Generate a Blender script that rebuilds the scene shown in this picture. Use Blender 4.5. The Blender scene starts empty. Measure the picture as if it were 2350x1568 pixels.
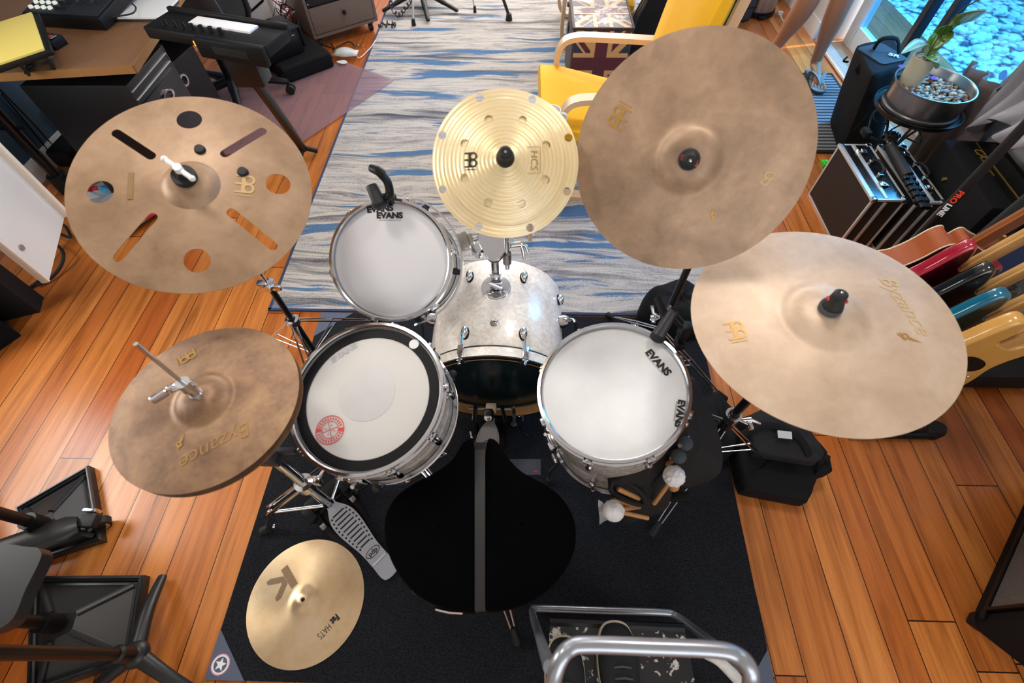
import bpy, bmesh, math, random
from mathutils import Vector as V, Matrix as M
random.seed(7)
C = bpy.context.scene.collection
PI = math.pi
def R(d): return math.radians(d)
# ------------------------------------------------------------------ camera (calibrated: 16.6 mm lens looking 56 degrees down)
FPX, PITCH, YAW, ROLL, CAMZ = 1084.5, 0.98, -0.0332, -0.0121, 1.671
fw = V((math.sin(YAW)*math.cos(PITCH), math.cos(YAW)*math.cos(PITCH), -math.sin(PITCH)))
r0 = V((math.cos(YAW), -math.sin(YAW), 0)); u0 = r0.cross(fw)
rt = r0*math.cos(ROLL)+u0*math.sin(ROLL); up = -r0*math.sin(ROLL)+u0*math.cos(ROLL)
CAM = V((0, 0, CAMZ))
def ray(x, y): return fw + rt*((x-1175)/FPX) + up*((784-y)/FPX)
def at(x, y, z=0.0):
    d = ray(x, y); return CAM + d*((z-CAMZ)/d.z)
def aty(x, y, Y):
    d = ray(x, y); return CAM + d*(Y/d.y)
def atx(x, y, X):
    d = ray(x, y); return CAM + d*(X/d.x)
cd = bpy.data.cameras.new('camera'); cam = bpy.data.objects.new('camera', cd); C.objects.link(cam)
cd.lens = FPX/2350*36; cd.sensor_width = 36; cd.sensor_fit = 'HORIZONTAL'; cd.clip_start = 0.02
m = M((rt, up, -fw)).transposed().to_4x4(); m.translation = CAM; cam.matrix_world = m
cd.dof.use_dof = True; cd.dof.focus_distance = 1.75; cd.dof.aperture_fstop = 3.2
bpy.context.scene.camera = cam
vs = bpy.context.scene.view_settings
vs.view_transform = 'Standard'; vs.look = 'None'; vs.gamma = 1; vs.use_curve_mapping = False
# ------------------------------------------------------------------ object helpers
WM = {}
def _set(o, label=None, cat=None, group=None, kind=None):
    if label: o['label'] = label
    if cat: o['category'] = cat
    if group: o['group'] = group
    if kind: o['kind'] = kind
    return o
tag = _set
def thing(name, label, cat, loc=(0, 0, 0), rot=None, group=None):
    o = bpy.data.objects.new(name, None); C.objects.link(o)
    mm = M.Translation(V(loc))
    if rot is not None: mm = mm @ (rot.to_4x4() if isinstance(rot, M) else M.Rotation(rot, 4, 'Z'))
    o.matrix_world = mm; o.empty_display_size = 0.05; WM[o.name] = mm
    return _set(o, label, cat, group)
def frame(origin, z, x=(1, 0, 0)):
    z = V(z).normalized(); x = V(x); x = (x - z*x.dot(z)).normalized(); y = z.cross(x)
    mm = M((x, y, z)).transposed().to_4x4(); mm.translation = V(origin); return mm
class MB:
    def __init__(s): s.v = []; s.f = []; s.mi = []; s.cur = 0
    def add(s, vs, fs, T=None):
        n = len(s.v); s.v += [(T @ V(p)) if T is not None else V(p) for p in vs]
        s.f += [[i+n for i in q] for q in fs]; s.mi += [s.cur]*len(fs); return s
    def bm(s, b, T=None):
        b.verts.index_update(); s.add([v.co.copy() for v in b.verts], [[v.index for v in f.verts] for f in b.faces], T); b.free(); return s
    def box(s, c, size, T=None, bevel=0, seg=2):
        b = bmesh.new(); bmesh.ops.create_cube(b, size=1)
        for v in b.verts: v.co = V((v.co.x*size[0], v.co.y*size[1], v.co.z*size[2]))
        if bevel: bmesh.ops.bevel(b, geom=b.edges[:]+b.verts[:], offset=bevel, segments=seg, affect='EDGES', profile=.6)
        for v in b.verts: v.co += V(c)
        return s.bm(b, T)
    def hexa(s, p):   # 8 corners: bottom 4 ccw, top 4 ccw
        return s.add(p, [(3, 2, 1, 0), (4, 5, 6, 7), (0, 1, 5, 4), (1, 2, 6, 5), (2, 3, 7, 6), (3, 0, 4, 7)])
    def cyl(s, a, b, r, r2=None, n=16, T=None): return s.tube([a, b], [r, r if r2 is None else r2], n, T=T)
    def tube(s, pts, r, n=10, closed=False, T=None, flat=1.0, side=None):
        pts = [V(p) for p in pts]; k = len(pts)
        rr = r if isinstance(r, (list, tuple)) else [r]*k
        vs = []; prev = None
        for i, p in enumerate(pts):
            if closed: t = pts[(i+1) % k]-pts[i-1]
            else: t = pts[min(i+1, k-1)]-pts[max(i-1, 0)]
            t.normalize()
            if prev is None:
                a = V(side) if side else (V((0, 0, 1)) if abs(t.z) < .9 else V((1, 0, 0)))
            else: a = prev
            a = a - t*a.dot(t)
            if a.length < 1e-6: a = t.orthogonal()
            a.normalize(); prev = a; b = t.cross(a)
            for j in range(n):
                g = 2*PI*j/n; vs.append(p + a*(rr[i]*flat*math.cos(g)) + b*(rr[i]*math.sin(g)))
        fs = []
        for i in range(k if closed else k-1):
            for j in range(n):
                a0 = i*n+j; a1 = i*n+(j+1) % n; b0 = ((i+1) % k)*n+j; b1 = ((i+1) % k)*n+(j+1) % n
                fs.append((a0, a1, b1, b0))
        if not closed: fs.append(tuple(range(n))[::-1]); fs.append(tuple((k-1)*n+j for j in range(n)))
        return s.add(vs, fs, T)
    def lathe(s, prof, T=None, n=64, closed=False, a0=0, a1=2*PI):
        full = abs(a1-a0-2*PI) < 1e-6; m = n if full else n+1
        vs = []; k = len(prof)
        for r, z in prof:
            for j in range(m):
                g = a0+(a1-a0)*j/n; vs.append((r*math.cos(g), r*math.sin(g), z))
        fs = []
        for i in range(k if closed else k-1):
            i2 = (i+1) % k
            for j in range(n):
                j2 = (j+1) % m
                fs.append((i*m+j, i*m+j2, i2*m+j2, i2*m+j))
        b = bmesh.new(); bv = [b.verts.new(p) for p in vs]
        for q in fs:
            try: b.faces.new([bv[i] for i in q])
            except ValueError: pass
        bmesh.ops.remove_doubles(b, verts=b.verts, dist=1e-6); bmesh.ops.dissolve_degenerate(b, edges=b.edges, dist=1e-6)
        return s.bm(b, T)
    def prism(s, out, h, T=None, z0=0):
        k = len(out)
        return s.add([(x, y, z0) for x, y in out]+[(x, y, z0+h) for x, y in out],
                     [tuple(range(k))[::-1], tuple(range(k, 2*k))]+[(i, (i+1) % k, k+(i+1) % k, k+i) for i in range(k)], T)
    def ball(s, c, r, T=None, u=16, v=10, sc=(1, 1, 1)):
        b = bmesh.new(); bmesh.ops.create_uvsphere(b, u_segments=u, v_segments=v, radius=r)
        for q in b.verts: q.co = V((q.co.x*sc[0], q.co.y*sc[1], q.co.z*sc[2]))+V(c)
        return s.bm(b, T)
    def grid(s, P, T=None):   # P[i][j] points -> one surface
        a = len(P); b = len(P[0])
        return s.add([p for row in P for p in row], [(i*b+j, i*b+j+1, (i+1)*b+j+1, (i+1)*b+j) for i in range(a-1) for j in range(b-1)], T)
    def build(s, name, mats, parent=None, smooth=40, world=True, solid=0, subd=0):
        me = bpy.data.meshes.new(name)
        vv = s.v
        if parent is not None and world:
            inv = WM[parent.name].inverted(); vv = [inv @ p for p in s.v]
        me.from_pydata([tuple(p) for p in vv], [], s.f)
        if not isinstance(mats, (list, tuple)): mats = [mats]
        for q in mats: me.materials.append(q)
        if len(mats) > 1: me.polygons.foreach_set('material_index', s.mi)
        b = bmesh.new(); b.from_mesh(me); bmesh.ops.recalc_face_normals(b, faces=b.faces); b.to_mesh(me); b.free()
        if smooth:
            me.shade_smooth(); me.set_sharp_from_angle(angle=R(smooth))
        o = bpy.data.objects.new(name, me); C.objects.link(o)
        if parent is not None: o.parent = parent; WM[o.name] = WM[parent.name]
        else: WM[o.name] = M.Identity(4)
        if solid:
            d = o.modifiers.new('solid', 'SOLIDIFY'); d.thickness = solid; d.offset = 0
        if subd:
            d = o.modifiers.new('sub', 'SUBSURF'); d.levels = subd; d.render_levels = subd
        return o
def single(o, label, cat, group=None, kind=None):
    """a thing that is one mesh: move its origin to its base centre"""
    me = o.data; n = len(me.vertices); co = [v.co.copy() for v in me.vertices]
    c = V((sum(p.x for p in co)/n, sum(p.y for p in co)/n, min(p.z for p in co)))
    me.transform(M.Translation(-c)); o.location = c; WM[o.name] = M.Translation(c)
    return _set(o, label, cat, group, kind)
def text(mb, body, size, T, ex=0.0004, off=0.0, sx=1.0, shear=0, sp=1.0):
    cu = bpy.data.curves.new('lettering', 'FONT'); cu.body = body; cu.size = size; cu.extrude = ex
    cu.align_x = 'CENTER'; cu.align_y = 'CENTER'; cu.offset = off; cu.shear = shear; cu.space_character = sp; cu.resolution_u = 4
    o = bpy.data.objects.new('lettering', cu); me = bpy.data.meshes.new_from_object(o)
    mb.add([V((v.co.x*sx, v.co.y, v.co.z)) for v in me.vertices], [list(p.vertices) for p in me.polygons], T)
    bpy.data.objects.remove(o); bpy.data.curves.remove(cu); bpy.data.meshes.remove(me); return mb
def arc(c, r, a0, a1, n=8): return [(c[0]+r*math.cos(R(a0+(a1-a0)*i/n)), c[1]+r*math.sin(R(a0+(a1-a0)*i/n))) for i in range(n+1)]
def rrect(w, h, r, n=5):
    o = []
    for cx, cy, a in ((w/2-r, h/2-r, 0), (-w/2+r, h/2-r, 90), (-w/2+r, -h/2+r, 180), (w/2-r, -h/2+r, 270)): o += arc((cx, cy), r, a, a+90, n)
    return o
def smoothpath(p, n=6, closed=False):
    p = [V(q) if len(q) == 3 else V((q[0], q[1], 0)) for q in p]; k = len(p); o = []
    for i in range(k if closed else k-1):
        if closed: a, b, c, d = p[i-1], p[i], p[(i+1) % k], p[(i+2) % k]
        else: a, b, c, d = p[max(i-1, 0)], p[i], p[i+1], p[min(i+2, k-1)]
        for j in range(n):
            t = j/n; o.append(0.5*((2*b)+(c-a)*t+(2*a-5*b+4*c-d)*t*t+(3*b-a-3*c+d)*t**3))
    if not closed: o.append(p[-1])
    return o
def s2(p, n=6): return [(q.x, q.y) for q in smoothpath(p, n, True)]
def chaikin(p, n=2):
    for _ in range(n):
        q = []
        for i in range(len(p)):
            a, b = p[i], p[(i+1) % len(p)]; q += [(a[0]*.75+b[0]*.25, a[1]*.75+b[1]*.25), (a[0]*.25+b[0]*.75, a[1]*.25+b[1]*.75)]
        p = q
    return p
def copy_tree(o, parent=None):
    c = o.copy(); C.objects.link(c); c.parent = parent
    if parent is not None: c.matrix_parent_inverse = o.matrix_parent_inverse.copy()
    for ch in [q for q in C.objects if q.parent is o]: copy_tree(ch, c)
    return c
# ------------------------------------------------------------------ materials
def lin(h):
    h = h.lstrip('#'); o = []
    for i in (0, 2, 4):
        x = int(h[i:i+2], 16)/255; o.append(x/12.92 if x <= .04045 else ((x+.055)/1.055)**2.4)
    return (*o, 1)
class NT:
    def __init__(s, name):
        s.m = bpy.data.materials.new(name); s.m.use_nodes = True; s.t = s.m.node_tree; s.b = s.t.nodes['Principled BSDF']
    def n(s, typ, **k):
        q = s.t.nodes.new(typ)
        for a, b in k.items(): setattr(q, a, b)
        return q
    def l(s, a, b): s.t.links.new(a, b)
    def set(s, sock, val):
        if hasattr(val, 'links') or hasattr(val, 'is_linked'): s.l(val, sock)
        else: sock.default_value = val
    def math(s, op, a, b=0.0, c=None):
        q = s.n('ShaderNodeMath', operation=op); s.set(q.inputs[0], a); s.set(q.inputs[1], b)
        if c is not None: s.set(q.inputs[2], c)
        return q.outputs[0]
    def coord(s, sc=(1, 1, 1), rot=(0, 0, 0), loc=(0, 0, 0), which='Object'):
        t = s.n('ShaderNodeTexCoord'); q = s.n('ShaderNodeMapping'); s.l(t.outputs[which], q.inputs[0])
        q.inputs['Scale'].default_value = sc; q.inputs['Rotation'].default_value = rot; q.inputs['Location'].default_value = loc
        return q.outputs[0]
    def noise(s, vec, scale=5, detail=4, rough=.55, dist=0.0):
        q = s.n('ShaderNodeTexNoise'); s.l(vec, q.inputs['Vector']); q.inputs['Scale'].default_value = scale
        q.inputs['Detail'].default_value = detail; q.inputs['Roughness'].default_value = rough; q.inputs['Distortion'].default_value = dist
        return q.outputs['Fac']
    def ramp(s, fac, stops, interp='LINEAR'):
        q = s.n('ShaderNodeValToRGB'); s.l(fac, q.inputs[0]); e = q.color_ramp.elements; q.color_ramp.interpolation = interp
        while len(e) < len(stops): e.new(.5)
        for i, (p, c) in enumerate(stops): e[i].position = p; e[i].color = lin(c) if isinstance(c, str) else (c, c, c, 1)
        return q.outputs[0]
    def mix(s, fac, a, b, typ='MIX'):
        q = s.n('ShaderNodeMix', data_type='RGBA', blend_type=typ); s.set(q.inputs[0], fac)
        for sock, val in ((q.inputs[6], a), (q.inputs[7], b)): s.set(sock, lin(val) if isinstance(val, str) else val)
        return q.outputs[2]
    def bump(s, h, strength=.3, dist=.002):
        q = s.n('ShaderNodeBump'); q.inputs['Strength'].default_value = strength; q.inputs['Distance'].default_value = dist
        s.l(h, q.inputs['Height']); s.l(q.outputs[0], s.b.inputs['Normal'])
def pm(name, col, rough=.5, metal=0.0, var=0.0, vs=20, bump=0.0, bs=200, spec=.5, stretch=(1, 1, 1), coat=0.0, bd=.001, emit=None, alpha=None, trans=0):
    t = NT(name); b = t.b; b.inputs['Base Color'].default_value = lin(col)
    b.inputs['Roughness'].default_value = rough; b.inputs['Metallic'].default_value = metal; b.inputs['Specular IOR Level'].default_value = spec
    if coat: b.inputs['Coat Weight'].default_value = coat; b.inputs['Coat Roughness'].default_value = .08
    if var:
        f = t.noise(t.coord(stretch), vs, 5, .6); c = lin(col)
        lo = tuple(x*(1-var) for x in c[:3])+(1,); hi = tuple(min(1, x*(1+var)) for x in c[:3])+(1,)
        t.l(t.mix(f, lo, hi), b.inputs['Base Color'])
    if bump: t.bump(t.noise(t.coord(stretch), bs, 3), bump, bd)
    if emit: b.inputs['Emission Color'].default_value = lin(emit[0]); b.inputs['Emission Strength'].default_value = emit[1]
    if trans: b.inputs['Transmission Weight'].default_value = trans
    return t.m
K = {}
K['chrome'] = pm('chrome', '#d6d8dc', .12, 1)
K['steel'] = pm('brushed_steel', '#9c9a98', .32, 1, .12, 40, stretch=(1, 1, 12))
K['alu'] = pm('aluminium', '#d8d8d6', .42, .6)
K['blackmetal'] = pm('black_metal', '#0b0b0c', .36, 0)
K['black'] = pm('black_plastic', '#0a0a0b', .45, 0, .2, 60, spec=.3)
K['blackmat'] = pm('matte_black', '#0a0a0b', .75)
K['rubber'] = pm('rubber', '#111112', .65)
K['darkgrey'] = pm('dark_grey_plastic', '#2b2c2f', .45, 0, .1, 30)
K['grey'] = pm('grey_plastic', '#6d6d70', .5)
K['white'] = pm('white_plastic', '#e6e6e4', .4)
K['nylon'] = pm('black_nylon', '#0c0c0e', .82, 0, .35, 90, .6, 700, .25)
K['velvet'] = pm('black_velour', '#030304', .95, 0, .25, 30, .3, 500, .04)
K['ink'] = pm('black_ink', '#18181a', .6)
K['gold_ink'] = pm('gold_ink', '#b48a48', .4, .3)
K['red_ink'] = pm('red_ink', '#d8473f', .6)
K['grey_ink'] = pm('grey_ink', '#9fa2a8', .6)
K['white_ink'] = pm('white_ink', '#e8e8e8', .5)
K['red'] = pm('red_plastic', '#b3262c', .4)
K['orange'] = pm('orange_ink', '#e0452c', .5)
# ------------------------------------------------------------------ floor planks, three board widths repeating
def floor_mat():
    t = NT('plank_floor'); tc = t.n('ShaderNodeTexCoord'); sp = t.n('ShaderNodeSeparateXYZ'); t.l(tc.outputs['Object'], sp.inputs[0])
    X, Y = sp.outputs[0], sp.outputs[1]; P = .352
    right = t.math('GREATER_THAN', X, 0.0)
    xs = t.math('ADD', X, t.math('MULTIPLY_ADD', right, -1.963, 1.128+P*20))
    q = t.math('DIVIDE', xs, P); k = t.math('FLOOR', q); u = t.math('SUBTRACT', q, k)
    a = t.math('GREATER_THAN', u, .406); b = t.math('GREATER_THAN', u, .747)
    idx = t.math('ADD', t.math('ADD', t.math('MULTIPLY', k, 3), a), b)
    d = None
    for e in (0, .406, .747, 1):
        z = t.math('ABSOLUTE', t.math('SUBTRACT', u, e)); d = z if d is None else t.math('MINIMUM', d, z)
    gap = t.math('LESS_THAN', d, .0042)
    def wn(a_, b_=None):
        w = t.n('ShaderNodeTexWhiteNoise', noise_dimensions='2D'); cx = t.n('ShaderNodeCombineXYZ'); t.set(cx.inputs[0], a_); t.set(cx.inputs[1], b_ if b_ is not None else 3.7); t.l(cx.outputs[0], w.inputs[0]); return w.outputs['Value']
    off = t.math('MULTIPLY', wn(idx), 1.7); yy = t.math('DIVIDE', t.math('ADD', t.math('ADD', Y, off), 20), 1.55)
    j = t.math('FLOOR', yy); v = t.math('SUBTRACT', yy, j)
    jg = t.math('LESS_THAN', t.math('MINIMUM', v, t.math('SUBTRACT', 1, v)), .0012)
    rnd = wn(idx, j); rnd2 = wn(t.math('ADD', idx, 91.3), j)
    # grain
    mp = t.n('ShaderNodeCombineXYZ'); t.set(mp.inputs[0], t.math('ADD', t.math('MULTIPLY', X, 26), t.math('MULTIPLY', rnd, 40))); t.set(mp.inputs[1], t.math('ADD', t.math('MULTIPLY', Y, 1.5), t.math('MULTIPLY', rnd2, 50))); t.set(mp.inputs[2], t.math('MULTIPLY', rnd, 30))
    g1 = t.noise(mp.outputs[0], 1.0, 6, .62, .6)
    mp2 = t.n('ShaderNodeCombineXYZ'); t.set(mp2.inputs[0], t.math('MULTIPLY', X, 150)); t.set(mp2.inputs[1], t.math('MULTIPLY', Y, 5)); t.set(mp2.inputs[2], t.math('MULTIPLY', rnd, 17))
    g2 = t.noise(mp2.outputs[0], 1.0, 4, .6)
    col = t.ramp(t.math('ADD', t.math('MULTIPLY', g1, .75), t.math('MULTIPLY', g2, .25)), [(.26, '#6b3f1d'), (.40, '#a96a32'), (.52, '#c68143'), (.64, '#d39150'), (.8, '#e0a765')])
    tone = t.ramp(rnd, [(0, '#d2a482'), (.35, '#f3dabf'), (.7, '#fff0dd'), (1, '#deb292')])
    col = t.mix(1.0, col, tone, 'MULTIPLY')
    col = t.mix(t.math('MAXIMUM', gap, jg), col, '#1d0f07')
    t.l(col, t.b.inputs['Base Color']); t.b.inputs['Specular IOR Level'].default_value = .45
    t.l(t.ramp(g1, [(.3, .34), (.7, .26)]), t.b.inputs['Roughness'])
    t.bump(t.math('SUBTRACT', t.math('MULTIPLY', g2, .15), t.math('MAXIMUM', gap, jg)), .35, .0015)
    return t.m
X0, X1, Y0, Y1, ZC = -2.68, 2.13, -1.5, 6.0, 2.5
def struct(mb, name, mat, smooth=0):
    o = mb.build(name, mat, None, smooth); o['kind'] = 'structure'; return o
struct(MB().box((0, 2.25, -.03), (5.9, 7.9, .06)), 'floor', floor_mat())
K['wallblue'] = pm('blue_wall_paint', '#1f3a4d', .7, 0, .06, 6)
K['wallwhite'] = pm('white_wall_paint', '#d9d6d0', .8, 0, .03, 8, .05, 300)
K['wallgrey'] = pm('pale_grey_paint', '#c4c3c4', .8)
K['trim'] = pm('white_trim_paint', '#d8d8d6', .5)
# left wall with a window opening near the drums
mb = MB(); T = .12; xl = X0-T/2
mb.box((xl, (Y0+.35)/2, ZC/2), (T, .35-Y0, ZC)).box((xl, (1.25+Y1)/2, ZC/2), (T, Y1-1.25, ZC)).box((xl, .8, .425), (T, .9, .85)).box((xl, .8, 2.25), (T, .9, .5))
struct(mb, 'wall_left', K['wallblue'])
struct(MB().box((X0+.007, 3.6, .055), (.014, 4.6, .11)), 'baseboard_left', K['trim'])
struct(MB().box((0, Y1+.06, ZC/2-.72), (6.2, .12, ZC-1.44)).box((-2.35, Y1+.06, 1.65), (1.0, .12, 1.3)).box((2.25, Y1+.06, 1.65), (1.1, .12, 1.3)).box((0, Y1+.06, 2.4), (6.2, .12, .2)), 'wall_back', K['wallwhite'])
mb = MB().box((-1.4, Y0-.06, ZC/2), (2.7, .12, ZC)).box((2.2, Y0-.06, ZC/2), (.7, .12, ZC)).box((.9, Y0-.06, .45), (1.9, .12, .9)).box((.9, Y0-.06, 2.35), (1.9, .12, .3))
struct(mb, 'wall_front', K['wallwhite'])
struct(MB().box((-.15, 2.25, ZC+.05), (5.4, 7.9, .1)), 'ceiling', pm('white_ceiling', '#e4e2de', .9))
# right wall: solid beside the drums, glass doors further back, solid again past the jamb
struct(MB().box((X1+.16, (Y0+2.15)/2, ZC/2), (.32, 2.15-Y0, ZC)).box((X1+.16, (3.82+Y1)/2+.03, ZC/2), (.32, Y1-3.85, ZC)).box((X1+.16, 2.80, 2.33), (.32, 2.1, .34)), 'wall_right', K['wallgrey'])
struct(MB().box((X1-.006, 4.9, .055), (.012, 2.1, .11)), 'baseboard_right', K['trim'])
# sliding glass door: white frame, dark stiles, blue tinted panes
d1 = MB(); XG = X1+.22
d1.box((XG, 2.78, .07), (.05, 2.06, .14), bevel=.006).box((XG, 3.76, 1.1), (.06, .1, 2.2), bevel=.006).box((XG, 2.18, 1.1), (.06, .1, 2.2), bevel=.006).box((XG, 2.78, 2.14), (.05, 2.06, .1))
door = struct(d1, 'door_1', K['trim'], 30)
for yy in (3.17, 2.98):
    MB().box((XG-.012, yy, 1.1), (.06, .045, 2.0), bevel=.004).build('stile', pm('dark_bronze_aluminium', '#3a3d42', .35, .6), door)
def tint():
    t = NT('blue_tinted_glass'); o = t.t.nodes['Material Output']; tr = t.n('ShaderNodeBsdfTransparent'); tr.inputs[0].default_value = (.26, .62, .90, 1)
    gl = t.n('ShaderNodeBsdfGlossy'); gl.inputs['Roughness'].default_value = .02; gl.inputs[0].default_value = (.8, .9, 1, 1)
    mx = t.n('ShaderNodeMixShader'); mx.inputs[0].default_value = .06; t.l(tr.outputs[0], mx.inputs[1]); t.l(gl.outputs[0], mx.inputs[2]); t.l(mx.outputs[0], o.inputs[0]); return t.m
K['tint'] = tint()
MB().box((XG, 2.97, 1.12), (.006, 1.52, 1.96)).build('pane', K['tint'], door)
struct(MB().box((X1+.16, 2.78, .004), (.32, 2.06, .008)), 'trim_1', pm('worn_oak_sill', '#a98468', .5, 0, .2, 12, stretch=(14, 1, 1)))
tr = MB().box((X1+.03, 2.78, .014), (.075, 2.06, .012))
for k in range(4): tr.box((X1+.003+k*.018, 2.78, .024), (.005, 2.06, .012))
struct(tr, 'trim_2', K['alu'])
# windows (daylight): frames only are seen from inside
def win(name, c, w, h, axis):
    f = MB()
    for s in (-1, 1):
        if axis == 'x':
            f.box((c[0], c[1]+s*w/2, c[2]), (.07, .05, h+.05)); f.box((c[0], c[1], c[2]+s*h/2), (.07, w, .05))
        else:
            f.box((c[0]+s*w/2, c[1], c[2]), (.05, .07, h+.05)); f.box((c[0], c[1], c[2]+s*h/2), (w, .07, .05))
    if axis == 'x': f.box((c[0], c[1], c[2]), (.04, .035, h))
    else: f.box((c[0], c[1], c[2]), (.035, .04, h))
    return struct(f, name, K['trim'])
win('window_1', (X0-.06, .8, 1.42), .9, 1.14, 'x')
win('window_2', (-.05, Y1+.04, 1.65), 3.55, 1.26, 'y')
win('window_3', (.9, Y0-.06, 1.55), 1.9, 1.3, 'y')
def area(name, loc, size, power, col, target):
    l = bpy.data.lights.new(name, 'AREA'); l.shape = 'RECTANGLE'; l.size, l.size_y = size; l.energy = power; l.color = col
    o = bpy.data.objects.new(name, l); C.objects.link(o); o.location = loc
    o.rotation_euler = (V(target)-V(loc)).to_track_quat('-Z', 'Y').to_euler(); return o
area('window_light_far', (-.05, Y1+.13, 1.65), (3.4, 1.2), 140, (1, .97, .94), (-.05, 0, 1.3))
area('window_light_left', (X0-.14, .8, 1.42), (.85, 1.1), 40, (1, .95, .88), (1, .8, .9))
area('window_light_behind', (.95, Y0-.14, 1.55), (1.75, 1.2), 14, (1, .96, .92), (.6, 1, 1.2))
area('door_light', (X1+1.1, 3.0, 1.9), (1.5, 1.6), 170, (.88, .95, 1), (0, 2.6, .3))
# unseen ceiling lamps added as overhead fill: three warm-white flush discs
gl = pm('fill_lamp_diffuser', '#fff4e4', .6, emit=('#fff1de', 3.0))
for i, (x, y) in enumerate(((-.9, 1.2), (.7, 1.4), (-.1, 3.6))):
    t = thing('fill_ceiling_light', 'added round ceiling fill light, out of view, over %s' % ('the left of the drum kit', 'the right of the drum kit', 'the striped rug')[i], 'light', (x, y, ZC-.06))
    MB().lathe([(0, .06), (.2, .06), (.2, .03), (.185, .01)], M.Translation((x, y, ZC-.06))).build('rim', K['white'], t)
    MB().lathe([(.185, .01), (.12, -.02), (0, -.03)], M.Translation((x, y, ZC-.06))).build('diffuser', gl, t)
    l = bpy.data.lights.new('fill_lamp', 'AREA'); l.shape = 'DISK'; l.size = .36; l.energy = 13; l.color = (1, .95, .88)
    o = bpy.data.objects.new('fill_lamp', l); C.objects.link(o); o.location = (x, y, ZC-.11)
sn_ = bpy.data.lights.new('sun', 'SUN'); sn_.energy = 4.5; sn_.angle = .01; sn_.color = (1, .97, .92)
so_ = bpy.data.objects.new('sun', sn_); C.objects.link(so_); so_.rotation_euler = V((-.45, -.10, -1)).to_track_quat('-Z', 'Y').to_euler()
w = bpy.data.worlds.new('world'); bpy.context.scene.world = w; w.use_nodes = True
bg = w.node_tree.nodes['Background']; bg.inputs[0].default_value = (.78, .9, 1, 1); bg.inputs[1].default_value = 1.8
# ground outside the glass door: pale rocks, a path and blue garden furniture
rk = NT('pale_rocks'); vo = rk.n('ShaderNodeTexVoronoi'); rk.l(rk.coord(), vo.inputs['Vector']); vo.inputs['Scale'].default_value = 17
rk.l(rk.ramp(vo.outputs['Distance'], [(0, '#ffffff'), (.45, '#e8eef4'), (.75, '#3d4a55')]), rk.b.inputs['Base Color']); rk.bump(vo.outputs['Distance'], 1, -.04)
struct(MB().box((4.7, 3.2, -.12), (4.4, 6.6, .1)), 'ground_outside', rk.m)
rng = random.Random(3)
o = MB()
for k in range(260):
    r = rng.uniform(.02, .045); o.ball((rng.uniform(2.7, 4.4), rng.uniform(2.95, 4.6), -.06), r, None, 7, 5, (1, rng.uniform(.6, 1), .7))
o = o.build('garden_stones', pm('white_stone', '#eef2f5', .8, 0, .2, 9)); single(o, 'bed of white garden stones outside the glass door', 'stones', kind='stuff')
o = MB().box((3.6, 2.1, -.045), (2.0, 1.75, .03)).build('tarpaulin', pm('bright_blue_tarp', '#2f8fd0', .5, 0, .15, 5)); single(o, 'bright blue ground sheet outside the right half of the glass door', 'sheet')
t = thing('garden_lounger', 'blue-lit slatted garden lounger outside the glass door', 'lounger', (2.95, 2.25, -.028))
K['bluepaint'] = pm('pale_blue_metal', '#bcd4e6', .4)
mbl = MB()
for y in (1.75, 2.75): mbl.cyl((2.65, y, .3), (4.2, y, .3), .025).cyl((2.7, y, -.028), (2.7, y, .3), .02).cyl((4.1, y, -.028), (4.1, y, .3), .02)
mbl.build('frame', K['bluepaint'], t)
mbl = MB()
for k in range(9): mbl.box((2.75+k*.17, 2.25, .315), (.05, 1.0, .015))
mbl.tube([(2.7, 1.75, .33), (3.4, 2.75, .33)], .02).tube([(2.7, 2.75, .33), (3.4, 1.75, .33)], .02)
mbl.build('slats', K['bluepaint'], t)
# ------------------------------------------------------------------ rugs and mats
def rug_mat():
    t = NT('striped_rug'); c = t.coord((.9, 13, 1)); w = t.noise(t.coord((1, 2.2, 1)), 1.6, 2)
    tc = t.n('ShaderNodeTexCoord'); sp = t.n('ShaderNodeSeparateXYZ'); t.l(tc.outputs['Object'], sp.inputs[0])
    cx = t.n('ShaderNodeCombineXYZ'); t.set(cx.inputs[0], t.math('MULTIPLY', sp.outputs[0], .75)); t.set(cx.inputs[1], t.math('ADD', t.math('MULTIPLY', sp.outputs[1], 14), t.math('MULTIPLY', w, 1.8)))
    a = t.noise(cx.outputs[0], 1.0, 5, .62, .35)
    cy = t.n('ShaderNodeCombineXYZ'); t.set(cy.inputs[0], t.math('MULTIPLY', sp.outputs[0], 1.1)); t.set(cy.inputs[1], t.math('ADD', t.math('MULTIPLY', sp.outputs[1], 12), t.math('MULTIPLY', w, 1.6))); cy.inputs[2].default_value = 4.3
    b = t.noise(cy.outputs[0], 1.0, 4, .6, .3)
    fuzz = t.noise(t.coord(), 340, 2)
    a2 = t.math('ADD', a, t.math('MULTIPLY', t.math('SUBTRACT', fuzz, .5), .24))
    base = t.ramp(a2, [(.33, '#4b4d56'), (.385, '#7f7c7e'), (.44, '#a09a95'), (.48, '#c0b9b2'), (.58, '#cac3bc'), (.64, '#a8a29c'), (.70, '#86827f')])
    b2 = t.math('ADD', b, t.math('MULTIPLY', t.math('SUBTRACT', fuzz, .5), .16))
    col = t.mix(t.ramp(b2, [(.575, 0.0), (.60, .95)]), base, '#4a6f96')
    line = t.math('ABSOLUTE', t.math('SUBTRACT', a2, .565)); col = t.mix(t.ramp(line, [(.004, .8), (.014, 0.0)]), col, '#43506a')
    line = t.math('ABSOLUTE', t.math('SUBTRACT', b2, .47)); col = t.mix(t.ramp(line, [(.003, .85), (.011, 0.0)]), col, '#3f4658')
    t.l(col, t.b.inputs['Base Color']); t.b.inputs['Roughness'].default_value = .95; t.b.inputs['Specular IOR Level'].default_value = .1
    t.bump(fuzz, .5, .003); return t.m
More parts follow.
